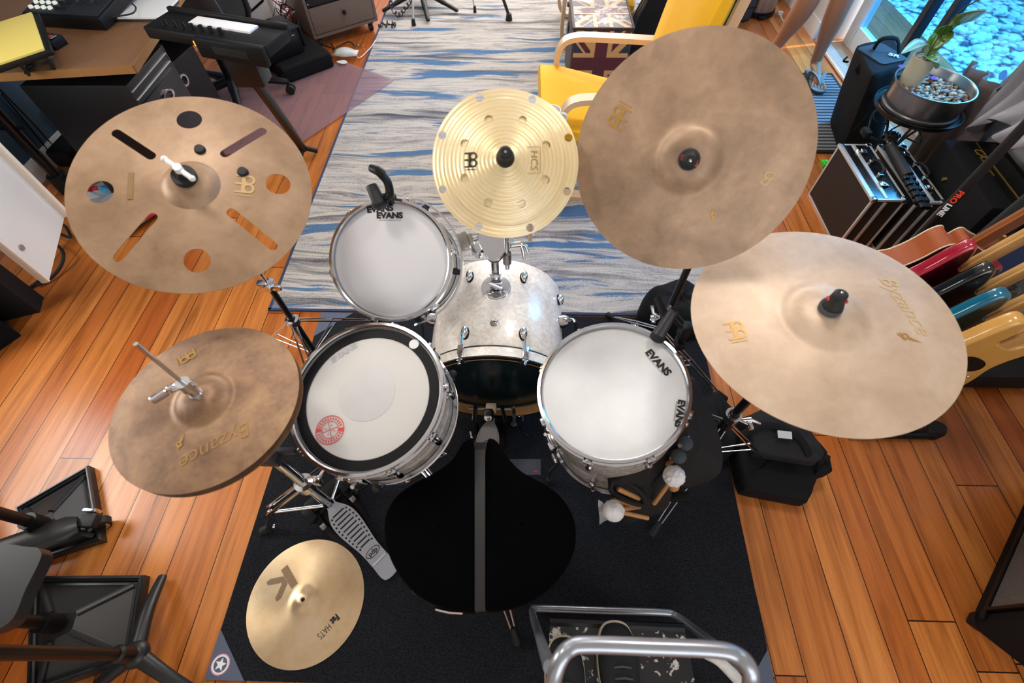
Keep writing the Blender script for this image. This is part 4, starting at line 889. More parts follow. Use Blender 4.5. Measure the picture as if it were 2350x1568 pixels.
MB().lathe([(0, 0), (.015, .001), (.018, .006), (.0185, .020), (.0165, .026), (.0145, L_m-.004), (.0125, L_m), (.011, L_m), (.0105, L_m-.010), (0, L_m-.010)], T, 28).build('body', K['darkgrey'], t)
MB().lathe([(.0186, .008), (.0196, .009), (.0196, .018), (.0186, .019)], T, 28, True).build('grille_band', K['blackmat'], t)
for k in range(3): MB().cyl((.005*math.cos(k*2.1), .005*math.sin(k*2.1), L_m-.012), (.005*math.cos(k*2.1), .005*math.sin(k*2.1), L_m-.002), .0012, n=6, T=T).build('connector_pin', K['chrome'], t)
MB().tube(smoothpath([at(868, 455, .875), at(893, 450, .89), at(890, 420, .92), at(874, 398, .94)], 4), .013, 10, flat=.8).tube([at(880, 402, .94), at(868, 392, .95), at(853, 386, .945)], [.013, .012, .010], 10).build('clip_arm', K['black'], t)
MB().tube([at(893, 440, .90), at(897, 462, .845)], [.010, .012], 8).box(at(899, 462, .835), (.024, .034, .03), None, .006).build('rim_clamp', K['black'], t)
dyn_mic('floor_tom_microphone', 'dark microphone aimed at the floor tom head', at(1503, 783, .665), at(1560, 690, .76), at(1560, 780, .625))
# ================================================================== RIGHT SIDE
K['panel'] = pm('dark_brown_laminate', '#1d1715', .55, 0, .3, 14, .1, 300)
K['bluepanel'] = pm('black_gloss_laminate', '#15171b', .18, 0, .1, 10, spec=.7)
def flight_case(x0, x1, y0, y1, h, seam, label, hy):
    t = thing('flight_case', label, 'case', ((x0+x1)/2, (y0+y1)/2, 0), None, 'flight cases standing side by side'); e = .011
    MB().box(((x0+x1)/2, (y0+y1)/2, h/2), (x1-x0-.006, y1-y0-.006, h-.006)).build('body', [K['panel']], t, 0)
    MB().box(((x0+x1)/2, (y0+y1)/2, h-.002), (x1-x0-.012, y1-y0-.012, .004)).build('lid_panel', K['bluepanel'], t, 0)
    m_ = MB(); xs = x0+(x1-x0)*seam
    for x in (x0+e/2, x1-e/2):
        for y in (y0+e/2, y1-e/2): m_.box((x, y, h/2), (e, e, h), bevel=.002)
        for z in (e/2, h-e/2+.001): m_.box((x, (y0+y1)/2, z), (e*(1.9 if x < xs and z > e else 1), y1-y0, e), bevel=.002)
    for y in (y0+e/2, y1-e/2):
        for z in (e/2, h-e/2+.001): m_.box(((x0+x1)/2, y, z), (x1-x0, e, e), bevel=.002)
    m_.build('edging', K['alu'], t)
    q = MB().box((xs, (y0+y1)/2, h), (.016, y1-y0-.02, .006), None, .001)
    for y in (y0-.0005, y1+.0005): q.box((xs, y, h/2), (.014, .005, h-.03), None, .001)
    q.build('seam_strip', K['alu'], t)
    for x in (x0+.008, x1-.008):
        for y in (y0+.008, y1-.008): MB().box((x, y, h-.005), (.024, .024, .020), None, .006).build('corner_cap', K['chrome'], t)
    for y in (hy-.11, hy+.13):
        l = MB().box((xs+.016, y, h+.006), (.034, .030, .010), None, .002).box((xs+.036, y, h+.004), (.010, .024, .006), None, .002).box((xs+.020, y, h+.013), (.012, .018, .005), None, .001).build('latch', K['chrome'], t)
    for y in (hy-.048, hy+.048): MB().box((xs+.030, y, h+.008), (.020, .018, .016), None, .002).build('handle_mount', K['chrome'], t)
    MB().tube([(xs+.030, hy-.048, h+.016), (xs+.045, hy-.036, h+.022), (xs+.049, hy, h+.024), (xs+.045, hy+.036, h+.022), (xs+.030, hy+.048, h+.016)], .0075, 10).build('handle', K['black'], t)
flight_case(1.521, 1.668, 1.690, 2.098, .298, .42, 'black flight case with bright aluminium edges standing nearest the drums', 1.90)
flight_case(1.705, 1.828, 1.676, 2.088, .298, .55, 'second flight case, right of the folded tripod on its edge', 1.88)
# folded camera tripod lying on the gap between the cases
a = at(2045, 340, .335); b = at(2124, 478, .320); d = (b-a).normalized(); sd = V((0, 0, 1)).cross(d).normalized()
t = thing('camera_tripod', 'folded black camera tripod lying on top of the two flight cases', 'tripod', (a+b)/2-V((0, 0, .03)))
MB().tube([a, a+d*.20], .024, 14).build('foam_grip', K['rubber'], t)
for k, s in enumerate((-1, 0, 1)):
    l = MB().tube([a+d*.16+sd*s*.014+V((0, 0, .004 if s == 0 else -.006)), b+sd*s*.012], .010, 10)
    for j in range(5): l.tube([a+d*(.205+j*.036)+sd*s*.013, a+d*(.222+j*.036)+sd*s*.013], .0145, 10)
    l.build('leg', K['black'], t)
hd_ = MB().ball(a-d*.02, .028).cyl(a-d*.05, a-d*.02+V((0, 0, .03)), .020).box(a-d*.055+V((0, 0, .03)), (.05, .045, .015), None, .004)
for k in range(10): hd_.box(a-d*.03+V((.02*math.cos(k*.63), .02*math.sin(k*.63), .045)), (.006, .006, .012), None, .001)
hd_.build('ball_head', K['blackmetal'], t)
MB().tube([a-d*.03, a-d*.02-sd*.09+V((0, 0, .03)), a-d*.05-sd*.14+V((0, 0, .04))], .008).box(a-d*.045-sd*.125+V((0, 0, .045)), (.03, .055, .03), None, .008).build('pan_handle', K['black'], t)
# amplifier combo with brass script
t = thing('guitar_amplifier', 'black amplifier with brass knob and gold trim behind the flight cases', 'amplifier', (2.0, 1.76, 0))
T_ = M.Translation((1.965, 1.72, 0)) @ M.Rotation(R(-4), 4, 'Z')
MB().box((0, 0, .215), (.24, .46, .41), T_, .018).build('cabinet', K['nylon'], t)
MB().box((.02, 0, .421), (.12, .40, .006), T_, .002).build('control_panel', K['black'], t)
g = MB().box((.0, 0, .4255), (.004, .40, .002), T_).box((-.030, .03, .4255), (.003, .12, .0015), T_); g.build('gold_trim', pm('brass_trim', '#c9a648', .3, .8), t, 0)
text(MB(), 'CA', .05, T_ @ M.Translation((-.02, .12, .4265)) @ M.Rotation(R(-90), 4, 'Z'), .0006, .0003, 1, .3).build('lettering', pm('brass_script', '#d2b055', .3, .7), t, 0)
MB().lathe([(0, .012), (.008, .010), (.011, 0), (0, 0)], T_ @ M.Translation((-.121, .06, .335)) @ M.Rotation(R(-90), 4, 'Y'), 18).build('strap_knob', pm('brass', '#d6b46a', .2, 1), t)
MB().box((-.121, -.02, .20), (.004, .36, .012), T_).build('seam', K['blackmat'], t)
# dark fabric cases and bags beyond the amplifier
def lump(name, label, pts, z0, z1, mat, cat='bag', seed=1, rough=.012, n=6, top=.75):
    """soft bag: footprint polygon, bulging sides, sagging top"""
    rng = random.Random(seed); o = s2(pts, n); cx0 = sum(p[0] for p in o)/len(o); cy0 = sum(p[1] for p in o)/len(o)
    ph = [rng.uniform(0, 6.28) for _ in range(6)]; rows = []
    for sc, q in ((.92, 0), (1.0, .12), (1.03, .4), (1.0, .7), (.93, .88), (.82, .97), (.6, 1.0), (.3, .98), (.02, .97)):
        row = []
        for i, (x, y) in enumerate(o+[o[0]]):
            a = 2*PI*(i % len(o))/len(o); w = 1+rough*8*(.5*math.sin(3*a+ph[0]+q*2)+.3*math.sin(7*a+ph[1]-q*3)+.2*math.sin(11*a+ph[2]))*(.3+q)*.35
            s = (1-(1-top)*q if sc > .8 else 1)*sc*w if sc > .8 else sc*top*1.15
            row.append((cx0+(x-cx0)*s, cy0+(y-cy0)*s, z0+(z1-z0)*q+(rough*math.sin(5*a+ph[3]) if 0 < q < .98 else 0)))
        rows.append(row)
    mb = MB().grid(rows); o = mb.build(name, mat, None, 60); return o
def circ2(x, y, rx, ry, n=8, rot=0): return [(x+rx*math.cos(2*PI*k/n)*math.cos(rot)-ry*math.sin(2*PI*k/n)*math.sin(rot), y+rx*math.cos(2*PI*k/n)*math.sin(rot)+ry*math.sin(2*PI*k/n)*math.cos(rot)) for k in range(n)]
o = lump('gig_bag', '', circ2(1.99, 1.42, .10, .10), .0, .62, K['nylon'], seed=4, top=.8, rough=.02); single(o, 'black padded gig bag slumped at the right edge above the guitars', 'bag')
o = lump('gig_bag', '', circ2(1.84, 1.42, .05, .05), .0, .60, pm('charcoal_nylon', '#25272b', .7, 0, .3, 30), seed=9, top=.7, rough=.02); single(o, 'charcoal fabric bag between the amplifier and the guitars', 'bag')
# upright of the guitar rack with its printed name
K['rackblack'] = pm('rack_black_paint', '#0e0e10', .45)
# -- guitar rack (guitars stand in a row along y, all leaning to the right)
aL = R(24); pv = V((math.cos(aL), 0, -math.sin(aL))); av = V((math.sin(aL), 0, math.cos(aL)))
t = thing('guitar_rack', 'black multi-guitar rack with red and white lettering on its upright', 'rack', (1.45, 1.05, 0))
MB().tube([(1.26, .74, .14), (1.26, 1.38, .14)], .016).build('padded_bar', K['rubber'], t)
MB().tube([(1.46, .72, .06), (1.46, 1.38, .06)], .016).build('padded_bar', K['rubber'], t)
for y in (.72, 1.385):
    MB().tube([(1.22, y, .018), (1.53, y, .018)], .016).tube([(1.26, y, .02), (1.26, y, .14)], .012).build('foot_bar', K['rackblack'], t)
for y in (.74,): MB().lathe([(0, .0), (.04, .0), (.042, .03), (.03, .05), (0, .05)], M.Translation((1.53, y, 0)) @ M.Diagonal((1.1, .8, 1, 1)), 20).build('rubber_foot', K['rubber'], t)
pA = V((1.525, 1.385, .03)); pB = V((1.50, 1.36, 1.25))
po = MB().tube([pA, pB], .0155, 16).build('upright', K['rackblack'], t)
MB().box((1.83, 1.12, .06), (.36, .40, .09), None, .02).build('base_and_shade', K['blackmat'], t)  # black box stands for the rack base together with the shadow on the floor
MB().tube([(1.50, 1.37, 1.2), (1.76, 1.37, 1.2), (1.76, .78, 1.2)], .014).build('neck_bar', K['rubber'], t)
def pole_text(body, z, mat, size):
    dirp = (pB-pA).normalized(); c = pA+dirp*((z-pA.z)/dirp.z); n = (CAM-c); n = (n-dirp*n.dot(dirp)).normalized()
    T = frame(c+n*.0166, n, -dirp); text(MB(), body, size, T, .0004, .0009, 1.1).build('lettering', mat, po, 0)
pole_text('PRO', .580, K['orange'], .024); pole_text('LINE', .523, K['white_ink'], .024)
def guitar(label, Y, out, thick, mats, cp, neckcol, extras=None, binding=None, s0=.69, zoff=.2):
    """outline in (u, s): u across, s along the lean axis"""
    t = thing('guitar', label, 'guitar', pv*cp+av*s0+V((0, Y, 0)), None, 'guitars leaning in the rack')
    T = M((pv, av, V((0, -1, 0)))).transposed().to_4x4(); T.translation = pv*cp+V((0, Y, 0))
    o = s2(out, 6); th = thick/2; r = min(.012, th*.6)
    mb = MB(); cx0 = 0; cy0 = sum(p[1] for p in o)/len(o)
    def inset(d):   # crude inward offset along normals
        k = len(o); q = []
        ar = sum(o[i][0]*o[(i+1) % k][1]-o[(i+1) % k][0]*o[i][1] for i in range(k)); sg = 1 if ar > 0 else -1
        for i in range(k):
            dx = o[(i+1) % k][0]-o[i-1][0]; dy = o[(i+1) % k][1]-o[i-1][1]; l = math.hypot(dx, dy) or 1; q.append((o[i][0]-sg*dy/l*d, o[i][1]+sg*dx/l*d))
        return q
    if binding: rows = [(0, -th), (0, th)]
    else: rows = [(r, -th), (r*.3, -th+r*.3), (0, -th+r), (0, th-r), (r*.3, th-r*.3), (r, th)]
    R_ = []
    for d, z in rows:
        q = inset(d) if d else o; R_.append([(x, y, z) for x, y in q]+[(q[0][0], q[0][1], z)])
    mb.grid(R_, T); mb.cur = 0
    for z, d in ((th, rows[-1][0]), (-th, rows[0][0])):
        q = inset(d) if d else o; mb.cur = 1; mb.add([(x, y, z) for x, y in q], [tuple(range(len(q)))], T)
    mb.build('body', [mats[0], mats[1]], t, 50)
    if binding:
        for z in (th, -th): MB().tube([(x, y, z) for x, y in o], .0026, 6, True, T).build('binding', binding, t)
    nk = MB().tube([(0, 1.02, .004), (0, 1.12, .004), (0, 1.55, .0)], [.026, .024, .021], 12, T=T, flat=.62, side=T.to_3x3() @ V((0, 0, 1)) if False else None)
    nk.box((0, 1.31, .018), (.046, .58, .008), T, .001)
    nk.build('neck', neckcol, t)
    MB().prism([(-.03, 1.55), (.03, 1.55), (.045, 1.62), (.04, 1.74), (-.01, 1.75), (-.04, 1.66)], .016, T, -.01).build('headstock', neckcol, t)
    if extras: extras(t, T, th)
    return t
elec = [(0, 1.045), (-.034, 1.05), (-.050, 1.085), (-.085, 1.125), (-.108, 1.118), (-.118, 1.06), (-.122, .99), (-.135, .93), (-.165, .86), (-.170, .79), (-.145, .72), (-.08, .69), (0, .685), (.08, .69), (.145, .72), (.165, .79), (.150, .86), (.118, .92), (.108, .97), (.115, 1.03), (.108, 1.09), (.080, 1.105), (.052, 1.075), (.034, 1.045)]
bass_ = [(0, 1.03), (-.034, 1.035), (-.045, 1.08), (-.075, 1.12), (-.105, 1.11), (-.115, 1.05), (-.118, .98), (-.135, .92), (-.168, .85), (-.172, .78), (-.14, .71), (-.07, .685), (0, .69), (.08, .70), (.15, .74), (.17, .80), (.15, .87), (.118, .93), (.112, .98), (.12, 1.03), (.105, 1.075), (.075, 1.08), (.05, 1.05), (.034, 1.03)]
K['gloss'] = lambda nm, c: pm(nm, c, .14, .1, 0, coat=.6, spec=.6)
def hw(dark):
    def f(t, T, th):
        for s in (.80, .87, .94): MB().box((0, s, th+.004), (.085, .020, .008), T, .002).build('pickup', K['black'], t)
        MB().box((0, .745, th+.006), (.075, .03, .012), T, .002).build('bridge', K['chrome'], t)
        for u, s in ((.08, .80), (.105, .765)): MB().lathe([(0, .012), (.009, .011), (.010, 0), (0, 0)], T @ M.Translation((u, s, th)), 14).build('knob', K['black'] if dark else K['chrome'], t)
    return f
maple_n = pm('maple_neck', '#c99a5c', .3, 0, .1, 12)
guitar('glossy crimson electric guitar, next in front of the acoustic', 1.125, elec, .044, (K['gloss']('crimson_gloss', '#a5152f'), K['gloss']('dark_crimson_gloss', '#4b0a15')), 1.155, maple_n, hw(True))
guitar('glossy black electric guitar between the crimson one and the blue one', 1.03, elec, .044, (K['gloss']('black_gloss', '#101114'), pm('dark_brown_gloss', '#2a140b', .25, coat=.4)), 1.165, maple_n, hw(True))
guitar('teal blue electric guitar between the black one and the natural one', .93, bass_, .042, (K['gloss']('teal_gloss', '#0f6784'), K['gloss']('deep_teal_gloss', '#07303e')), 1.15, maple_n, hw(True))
nat = pm('natural_ash_gloss', '#cf9a4e', .22, 0, .18, 9, stretch=(1, 8, 1), coat=.4)
def nat_x(t, T, th):
    MB().prism(s2([(-.07, .92), (-.02, .955), (.05, .95), (.075, .92), (.05, .895), (-.03, .885)], 5), .003, T, th).build('pickguard', K['black'], t)
    MB().box((.02, .865, th+.004), (.10, .026, .008), T, .004).build('pickup', K['black'], t); MB().box((0, .76, th+.006), (.08, .045, .012), T, .003).build('bridge', K['chrome'], t)
    for u, s in ((.085, .88), (.1, .845)): MB().ball((u, s, th+.004), .006, T, 10, 6).build('knob', K['chrome'], t)
guitar('natural wood electric guitar at the near end of the rack', .83, bass_, .046, (nat, nat), 1.128, maple_n, nat_x)
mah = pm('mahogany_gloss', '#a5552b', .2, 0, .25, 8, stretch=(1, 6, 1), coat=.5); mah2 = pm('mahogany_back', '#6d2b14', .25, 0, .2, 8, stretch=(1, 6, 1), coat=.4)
ac = [(0, 1.095), (-.046, 1.094), (-.055, 1.056), (-.074, 1.050), (-.092, 1.068), (-.115, 1.072), (-.132, 1.045), (-.140, .985), (-.160, .93), (-.195, .89), (-.208, .80), (-.178, .69), (-.09, .625), (0, .615), (.09, .625), (.178, .69), (.208, .80), (.190, .89), (.150, .95), (.138, 1.0), (.125, 1.06), (.08, 1.09)]
def ac_x(t, T, th):
    MB().tube([(-.02, 1.085, 0), (.03, 1.095, 0), (.055, 1.12, 0)], [.012, .024, .016], 10, T=T).build('neck_heel', mah, t)
    MB().lathe([(.018, -.02), (.024, -.02), (.024, .02), (.018, .02)], T @ M.Translation((.10, 1.125, 0)) @ M.Rotation(R(70), 4, 'Y'), 24, True).build('cork_collar', pm('cork', '#b98e57', .8, 0, .15, 60), t)
    MB().tube([(.09, 1.14, 0), (.12, 1.24, -.01), (.16, 1.36, -.015)], .018, 8, T=T, flat=.25).build('strap', pm('brown_leather', '#4a2a1a', .6), t)
guitar('mahogany acoustic guitar with cream binding at the far end of the rack', 1.225, ac, .09, (mah, mah2), 1.21, pm('mahogany_neck', '#9a5a2c', .3, 0, .15, 10), ac_x, pm('cream_binding', '#e9dcc0', .4), .615)
# grey-blue object leaning low between guitars and amp
single(MB().box((1.86, 1.28, .25), (.05, .12, .48), None, .02).build('blue_case', pm('navy_nylon', '#14284d', .7)), 'small navy blue case standing at the right edge behind the acoustic guitar', 'case')
# ---- tilted monitor speaker at lower right
b0 = at(2220, 1432, 0); b1 = at(2350, 1147, 0); dx = (b1-b0).normalized(); nrm = V((-dx.y, dx.x, 0)); T_ = M((dx, -nrm, V((0, 0, 1)))).transposed().to_4x4(); T_.translation = b0
t = thing('speaker_cabinet', 'black speaker cabinet with grey mesh grille at the lower right corner', 'speaker', b0+dx*.3-nrm*.14)
MB().box((.31, .15, .26), (.62, .30, .52), T_, .012).build('cabinet', K['nylon'], t)
gm = NT('grey_grille_cloth'); gw = gm.n('ShaderNodeTexWave', wave_type='BANDS', bands_direction='DIAGONAL'); gm.l(gm.coord(), gw.inputs['Vector']); gw.inputs['Scale'].default_value = 95
gm.l(gm.ramp(gw.outputs['Fac'], [(.2, '#3c3c3d'), (.8, '#858484')]), gm.b.inputs['Base Color']); gm.b.inputs['Roughness'].default_value = .7; gm.bump(gw.outputs['Fac'], .6, .002)
MB().box((.31, -.002, .28), (.53, .008, .42), T_, .002).build('grille', gm.m, t)
MB().box((.31, -.005, .06), (.60, .012, .012), T_, .002).box((.31, -.005, .497), (.60, .012, .012), T_, .002).box((.04, -.005, .28), (.012, .012, .44), T_, .002).box((.58, -.005, .28), (.012, .012, .44), T_, .002).build('grille_frame', K['black'], t)
for x in (.02, .60): MB().box((x, .012, .012), (.04, .04, .03), T_, .008).build('corner_cap', K['black'], t)
# ---- plant stand, metal planter, pot, orchid
ZB = .425; pc = at(2147, 192, ZB+.112)
t = thing('plant_stand', 'black wrought iron plant stand with round top near the curtain', 'stand', (pc.x, pc.y, 0)); TP_ = M.Translation((pc.x, pc.y, 0))
MB().lathe([(0, ZB-.015), (.178, ZB-.015), (.189, ZB-.005), (.192, ZB+.010), (.187, ZB+.010), (.181, ZB), (0, ZB-.002)], TP_, 56).build('tray', K['blackmetal'], t)
for k in range(3):
    A = TP_ @ M.Rotation(R(20+120*k), 4, 'Z'); MB().tube(smoothpath([A @ V((.13, 0, ZB-.015)), A @ V((.06, 0, .30)), A @ V((.045, 0, .20)), A @ V((.08, 0, .09)), A @ V((.12, 0, .006))], 5), .006).tube(smoothpath([A @ V((.12, 0, ZB-.04)), A @ V((.15, .02, ZB-.07)), A @ V((.12, .03, ZB-.10)), A @ V((.07, .0, ZB-.11))], 5), .004).build('leg', K['blackmetal'], t)
pl = thing('planter', 'round brushed metal planter filled with pebbles on the plant stand', 'planter', (pc.x, pc.y, ZB))
TQ_ = M.Translation((pc.x, pc.y, ZB))
MB().lathe([(0, 0), (.160, 0), (.164, .003), (.164, .014), (.156, .018), (.163, .106), (.168, .110), (.168, .115), (.162, .115), (.158, .108), (.151, .02), (0, .02)], TQ_, 72).build('bowl', K['steel'], pl)
rng = random.Random(5); peb = [MB() for _ in range(4)]
for k in range(430):
    g = rng.uniform(0, 6.283); rr_ = .150*math.sqrt(rng.random()); peb[k % 4].ball((pc.x+rr_*math.cos(g), pc.y+rr_*math.sin(g), ZB+.070+rng.uniform(0, .010)), rng.uniform(.007, .012), None, 7, 5, (1, rng.uniform(.6, 1), .65))
pbm = MB(); mats_ = [pm('pebble_tan', '#a98a66', .5), pm('pebble_grey', '#77776f', .5), pm('pebble_rust', '#8a5a3a', .5), pm('pebble_pale', '#c4b59c', .5)]
for i, p in enumerate(peb): pbm.cur = i; pbm.add(p.v, p.f)
pebo = pbm.build('pebbles', mats_, pl); pebo['kind'] = 'stuff'
q = at(2126, 130, ZB+.19); PZ = ZB+.072
pp = thing('plant_pot', 'beige wound-cord plant pot standing in the metal planter', 'pot', (q.x, q.y, PZ)); TPp = M.Translation((q.x, q.y, PZ)) @ M.Scale(1.05, 4)
pt_ = NT('wound_cord'); wv = pt_.n('ShaderNodeTexWave', wave_type='BANDS', bands_direction='Z'); pt_.l(pt_.coord(), wv.inputs['Vector']); wv.inputs['Scale'].default_value = 120; wv.inputs['Distortion'].default_value = 1.5
pt_.l(pt_.ramp(wv.outputs['Fac'], [(.1, '#a59c84'), (.9, '#cfc8b2')]), pt_.b.inputs['Base Color']); pt_.b.inputs['Roughness'].default_value = .7; pt_.bump(wv.outputs['Fac'], .5, .001)
MB().lathe([(0, 0), (.043, 0), (.046, .05), (.049, .112), (.046, .114), (.043, .10), (0, .10)], TPp, 40).build('body', pt_.m, pp)
brk = MB()
for k in range(46): g = rng.uniform(0, 6.28); rr_ = .040*math.sqrt(rng.random()); brk.box((q.x+rr_*math.cos(g), q.y+rr_*math.sin(g), PZ+.108+rng.uniform(0, .006)), (.014, .009, .006), None, .001)
bo = brk.build('bark_chips', pm('bark', '#b9aa98', .8, 0, .6, 40), pp); bo['kind'] = 'stuff'
orc = thing('orchid', 'orchid with broad green leaves growing in the beige pot', 'plant', (q.x, q.y, PZ+.12))
def leaf(p0, p1, p2, w, mat, curl=.25):
    P = []; c = smoothpath([V(p0), V(p1), V(p2)], 7); k = len(c)
    for i, p in enumerate(c):
        tt = i/(k-1); d = (c[min(i+1, k-1)]-c[max(i-1, 0)]).normalized(); s_ = d.cross(V((0, 0, 1))); s_ = s_.normalized() if s_.length > .05 else V((1, 0, 0)); n = s_.cross(d)
        ww = w*(math.sin(PI*min(1, tt*.93+.08))**.6)*(.55+.45*math.sin(PI*tt)); P.append([p+s_*(ww*e)+n*(curl*ww*abs(e)**1.5) for e in (-1, -.66, -.33, 0, .33, .66, 1)])
    return MB().grid(P).build('leaf', mat, orc, 60, solid=.0025)
lg_ = pm('orchid_leaf_green', '#3f6d17', .3, 0, .25, 14, coat=.3); lp_ = pm('orchid_leaf_pale', '#8fb08a', .35, 0, .15, 14, coat=.3)
c0 = V((q.x, q.y, PZ+.118))
leaf(c0, c0+V((.04, .05, .06)), at(2183, 58, .74), .036, lg_)
leaf(c0+V((.02, .02, .02)), at(2205, 52, .74), at(2262, 24, .86), .040, pm('orchid_leaf_mid', '#5f7d35', .35, 0, .2, 14, coat=.3))
leaf(c0, at(2115, 100, .66), at(2068, 124, .66), .031, lp_)
leaf(c0, at(2140, 138, .625), at(2148, 158, .58), .031, pm('orchid_leaf_lime', '#7d9b33', .35, 0, .2, 14, coat=.3))
MB().tube(smoothpath([c0, at(2165, 70, .72), at(2210, 20, .82), at(2270, -10, .92)], 5), .0025).build('stem', pm('stem_dark', '#3a3a28', .6), orc)
for (x, y) in ((2068, 155), (2140, 182)):
    p = at(x, y, ZB+.085); fl = MB()
    for k in range(5): fl.ball(p+V((.009*math.cos(k*1.257), .009*math.sin(k*1.257), .004)), .0085, None, 8, 6, (1, 1, .5))
    single(fl.build('fallen_flower', pm('purple_petal', '#7d3a9c', .6)), 'purple orchid flower lying in the planter %s' % ('left of the beige pot' if x < 2100 else 'on the pebbles right of the pot'), 'flower', 'fallen orchid flowers')
p = at(2110, 188, ZB+.085); single(MB().prism(s2([(-.035, .0), (0, .014), (.04, .004), (.0, -.012)], 5), .003, M.Translation(p) @ M.Rotation(R(-20), 4, 'Z')).build('dry_leaf', pm('rust_leaf', '#a4603a', .6)), 'rust coloured dry leaf lying on the pebbles below the beige pot', 'leaf')
# ---- tall speaker bag
t = thing('speaker_bag', 'tall black padded speaker bag standing in front of the glass door', 'bag', (1.92, 2.62, 0))
zz = .50; tp_ = [at(1963, 100, zz), at(2055, 82, zz), at(2075, 150, zz), at(2000, 175, zz)]; bt_ = [V((1.86, 2.78, .01)), V((2.06, 2.80, .01)), V((2.02, 2.42, .01)), V((1.80, 2.42, .01))]
mb = MB(); rows = []
for f in (0, .03, .5, .94, .985, 1.0):
    ins = {0: .96, .03: 1, .5: 1.03, .94: 1.0, .985: .97, 1.0: .9}[f]; q4 = [bt_[i].lerp(tp_[i], f) for i in range(4)]; c = sum(q4, V())/4
    pts = []
    for i in range(4):
        a, b, n_ = q4[i], q4[(i+1) % 4], 6
        for k in range(n_): pts.append(c+(a.lerp(b, k/n_)-c)*ins*(1-.10*(1-abs(2*((k/n_))-1)) * (-.0) - (.07 if k == 0 else 0)))
    rows.append(pts+[pts[0]])
mb.grid(rows); mb.add([p for p in rows[-1][:-1]], [tuple(range(len(rows[-1])-1))]); mb.build('shell', K['nylon'], t, 50)
ct = sum(tp_, V())/4; xd = (tp_[1]-tp_[0]).normalized(); nU_ = (tp_[1]-tp_[0]).cross(tp_[3]-tp_[0]).normalized(); nU_ = nU_ if nU_.z > 0 else -nU_
MB().prism([(x*.8, y*.75) for x, y in rrect(.20, .24, .03)], .006, frame(ct+nU_*.0, nU_, xd)).build('top_panel', pm('slate_nylon', '#2b3036', .55, 0, .2, 40), t)
MB().tube(smoothpath([ct-xd*.03+V((0, .05, .01)), ct-xd*.02+V((-.01, .03, .06)), ct+xd*.04+V((0, .0, .065)), ct+xd*.07+V((.01, -.03, .01))], 5), .012, 8, flat=.5).build('handle', K['nylon'], t)
text(MB(), 'SR', .04, frame(at(2052, 127, .512), (0, 0, 1), (.8, -.6, 0)), .0006, .001, 1.2).build('logo', K['white_ink'], t, 0)
MB().tube(smoothpath([at(1945, 130, .46), at(1936, 140, .44), at(1946, 142, .43)], 4), .005).build('zip_pull', K['black'], t)
MB().ball(at(1985, 155, .45), .035, None, 12, 8, (1.3, .7, 1)).build('side_pocket', K['nylon'], t)
# ---- grey curtain, gathered and dropped over the amp
P = []
ny, nz = 110, 40
for i in range(nz+1):
    f = i/nz; row = []
    for j in range(ny+1):
        g = j/ny; z = 2.2-f*(1.70-.06*math.sin(g*5.0)-.16*(1-g)); y = 1.20+.98*g*(1-.05*f)
        sw = max(0, f-.80)/.20; bell = math.sin(PI*min(1, max(0, (g-.1)/.85)))**1.4
        fold = .030*math.sin(g*52+.8*math.sin(f*2.6))+.022*math.sin(g*19+f*2.2)+.010*math.sin(g*90+f*3)
        x = 2.06+fold*(.55+.45*f)-.22*sw**1.5*bell+.014*math.sin(sw*9+g*11)*sw
        row.append((min(x, 2.118), y, z-.05*sw*math.sin(g*16)))
    P.append(row)
cu = MB().grid(P).build('curtain', pm('grey_satin_curtain', '#8d8a90', .45, 0, .06, 12), None, 80, solid=.004); single(cu, 'heavy grey satin curtain hanging beside the glass door', 'curtain')
P = []
for i in range(16):
    f = i/15; P.append([(2.07+.028*math.sin(j*.9+f*2), 2.02+.34*j/24-.08*f*(j/24), .56-.55*f) for j in range(25)])
cu = MB().grid(P).build('curtain', pm('taupe_curtain', '#6b5f5e', .7, 0, .06, 12), None, 80, solid=.004); single(cu, 'lower taupe end of the curtain falling behind the plant stand', 'curtain')
# black cables hanging by the stand
cb = MB()
for k, (a, b, c) in enumerate((((2020, 215, .40), (1990, 260, .3), (1960, 300, .2)), ((2055, 245, .4), (2010, 245, .35), (1990, 310, .3)), ((2130, 265, .4), (2060, 290, .36), (2020, 318, .33)))):
    single(MB().tube(smoothpath([at(*a), at(*b), at(*c)], 6), .0035).build('cable', K['black'], None), ('thin black cable dropping from the plant stand towards the speaker bag', 'black cable looping under the plant stand tray', 'black cable running from the plant stand to the folded tripod')[k], 'cable', 'cables by the plant stand')
# green toy brick by the flight case
p = at(1891, 380, 0); single(MB().box(p+V((0, 0, .012)), (.035, .045, .022), None, .003).box(p+V((.0, 0, .026)), (.018, .022, .006), None, .002).build('green_clip', pm('bright_green_plastic', '#3fc22f', .4)), 'bright green plastic clip on the floor by the flight case', 'clip')
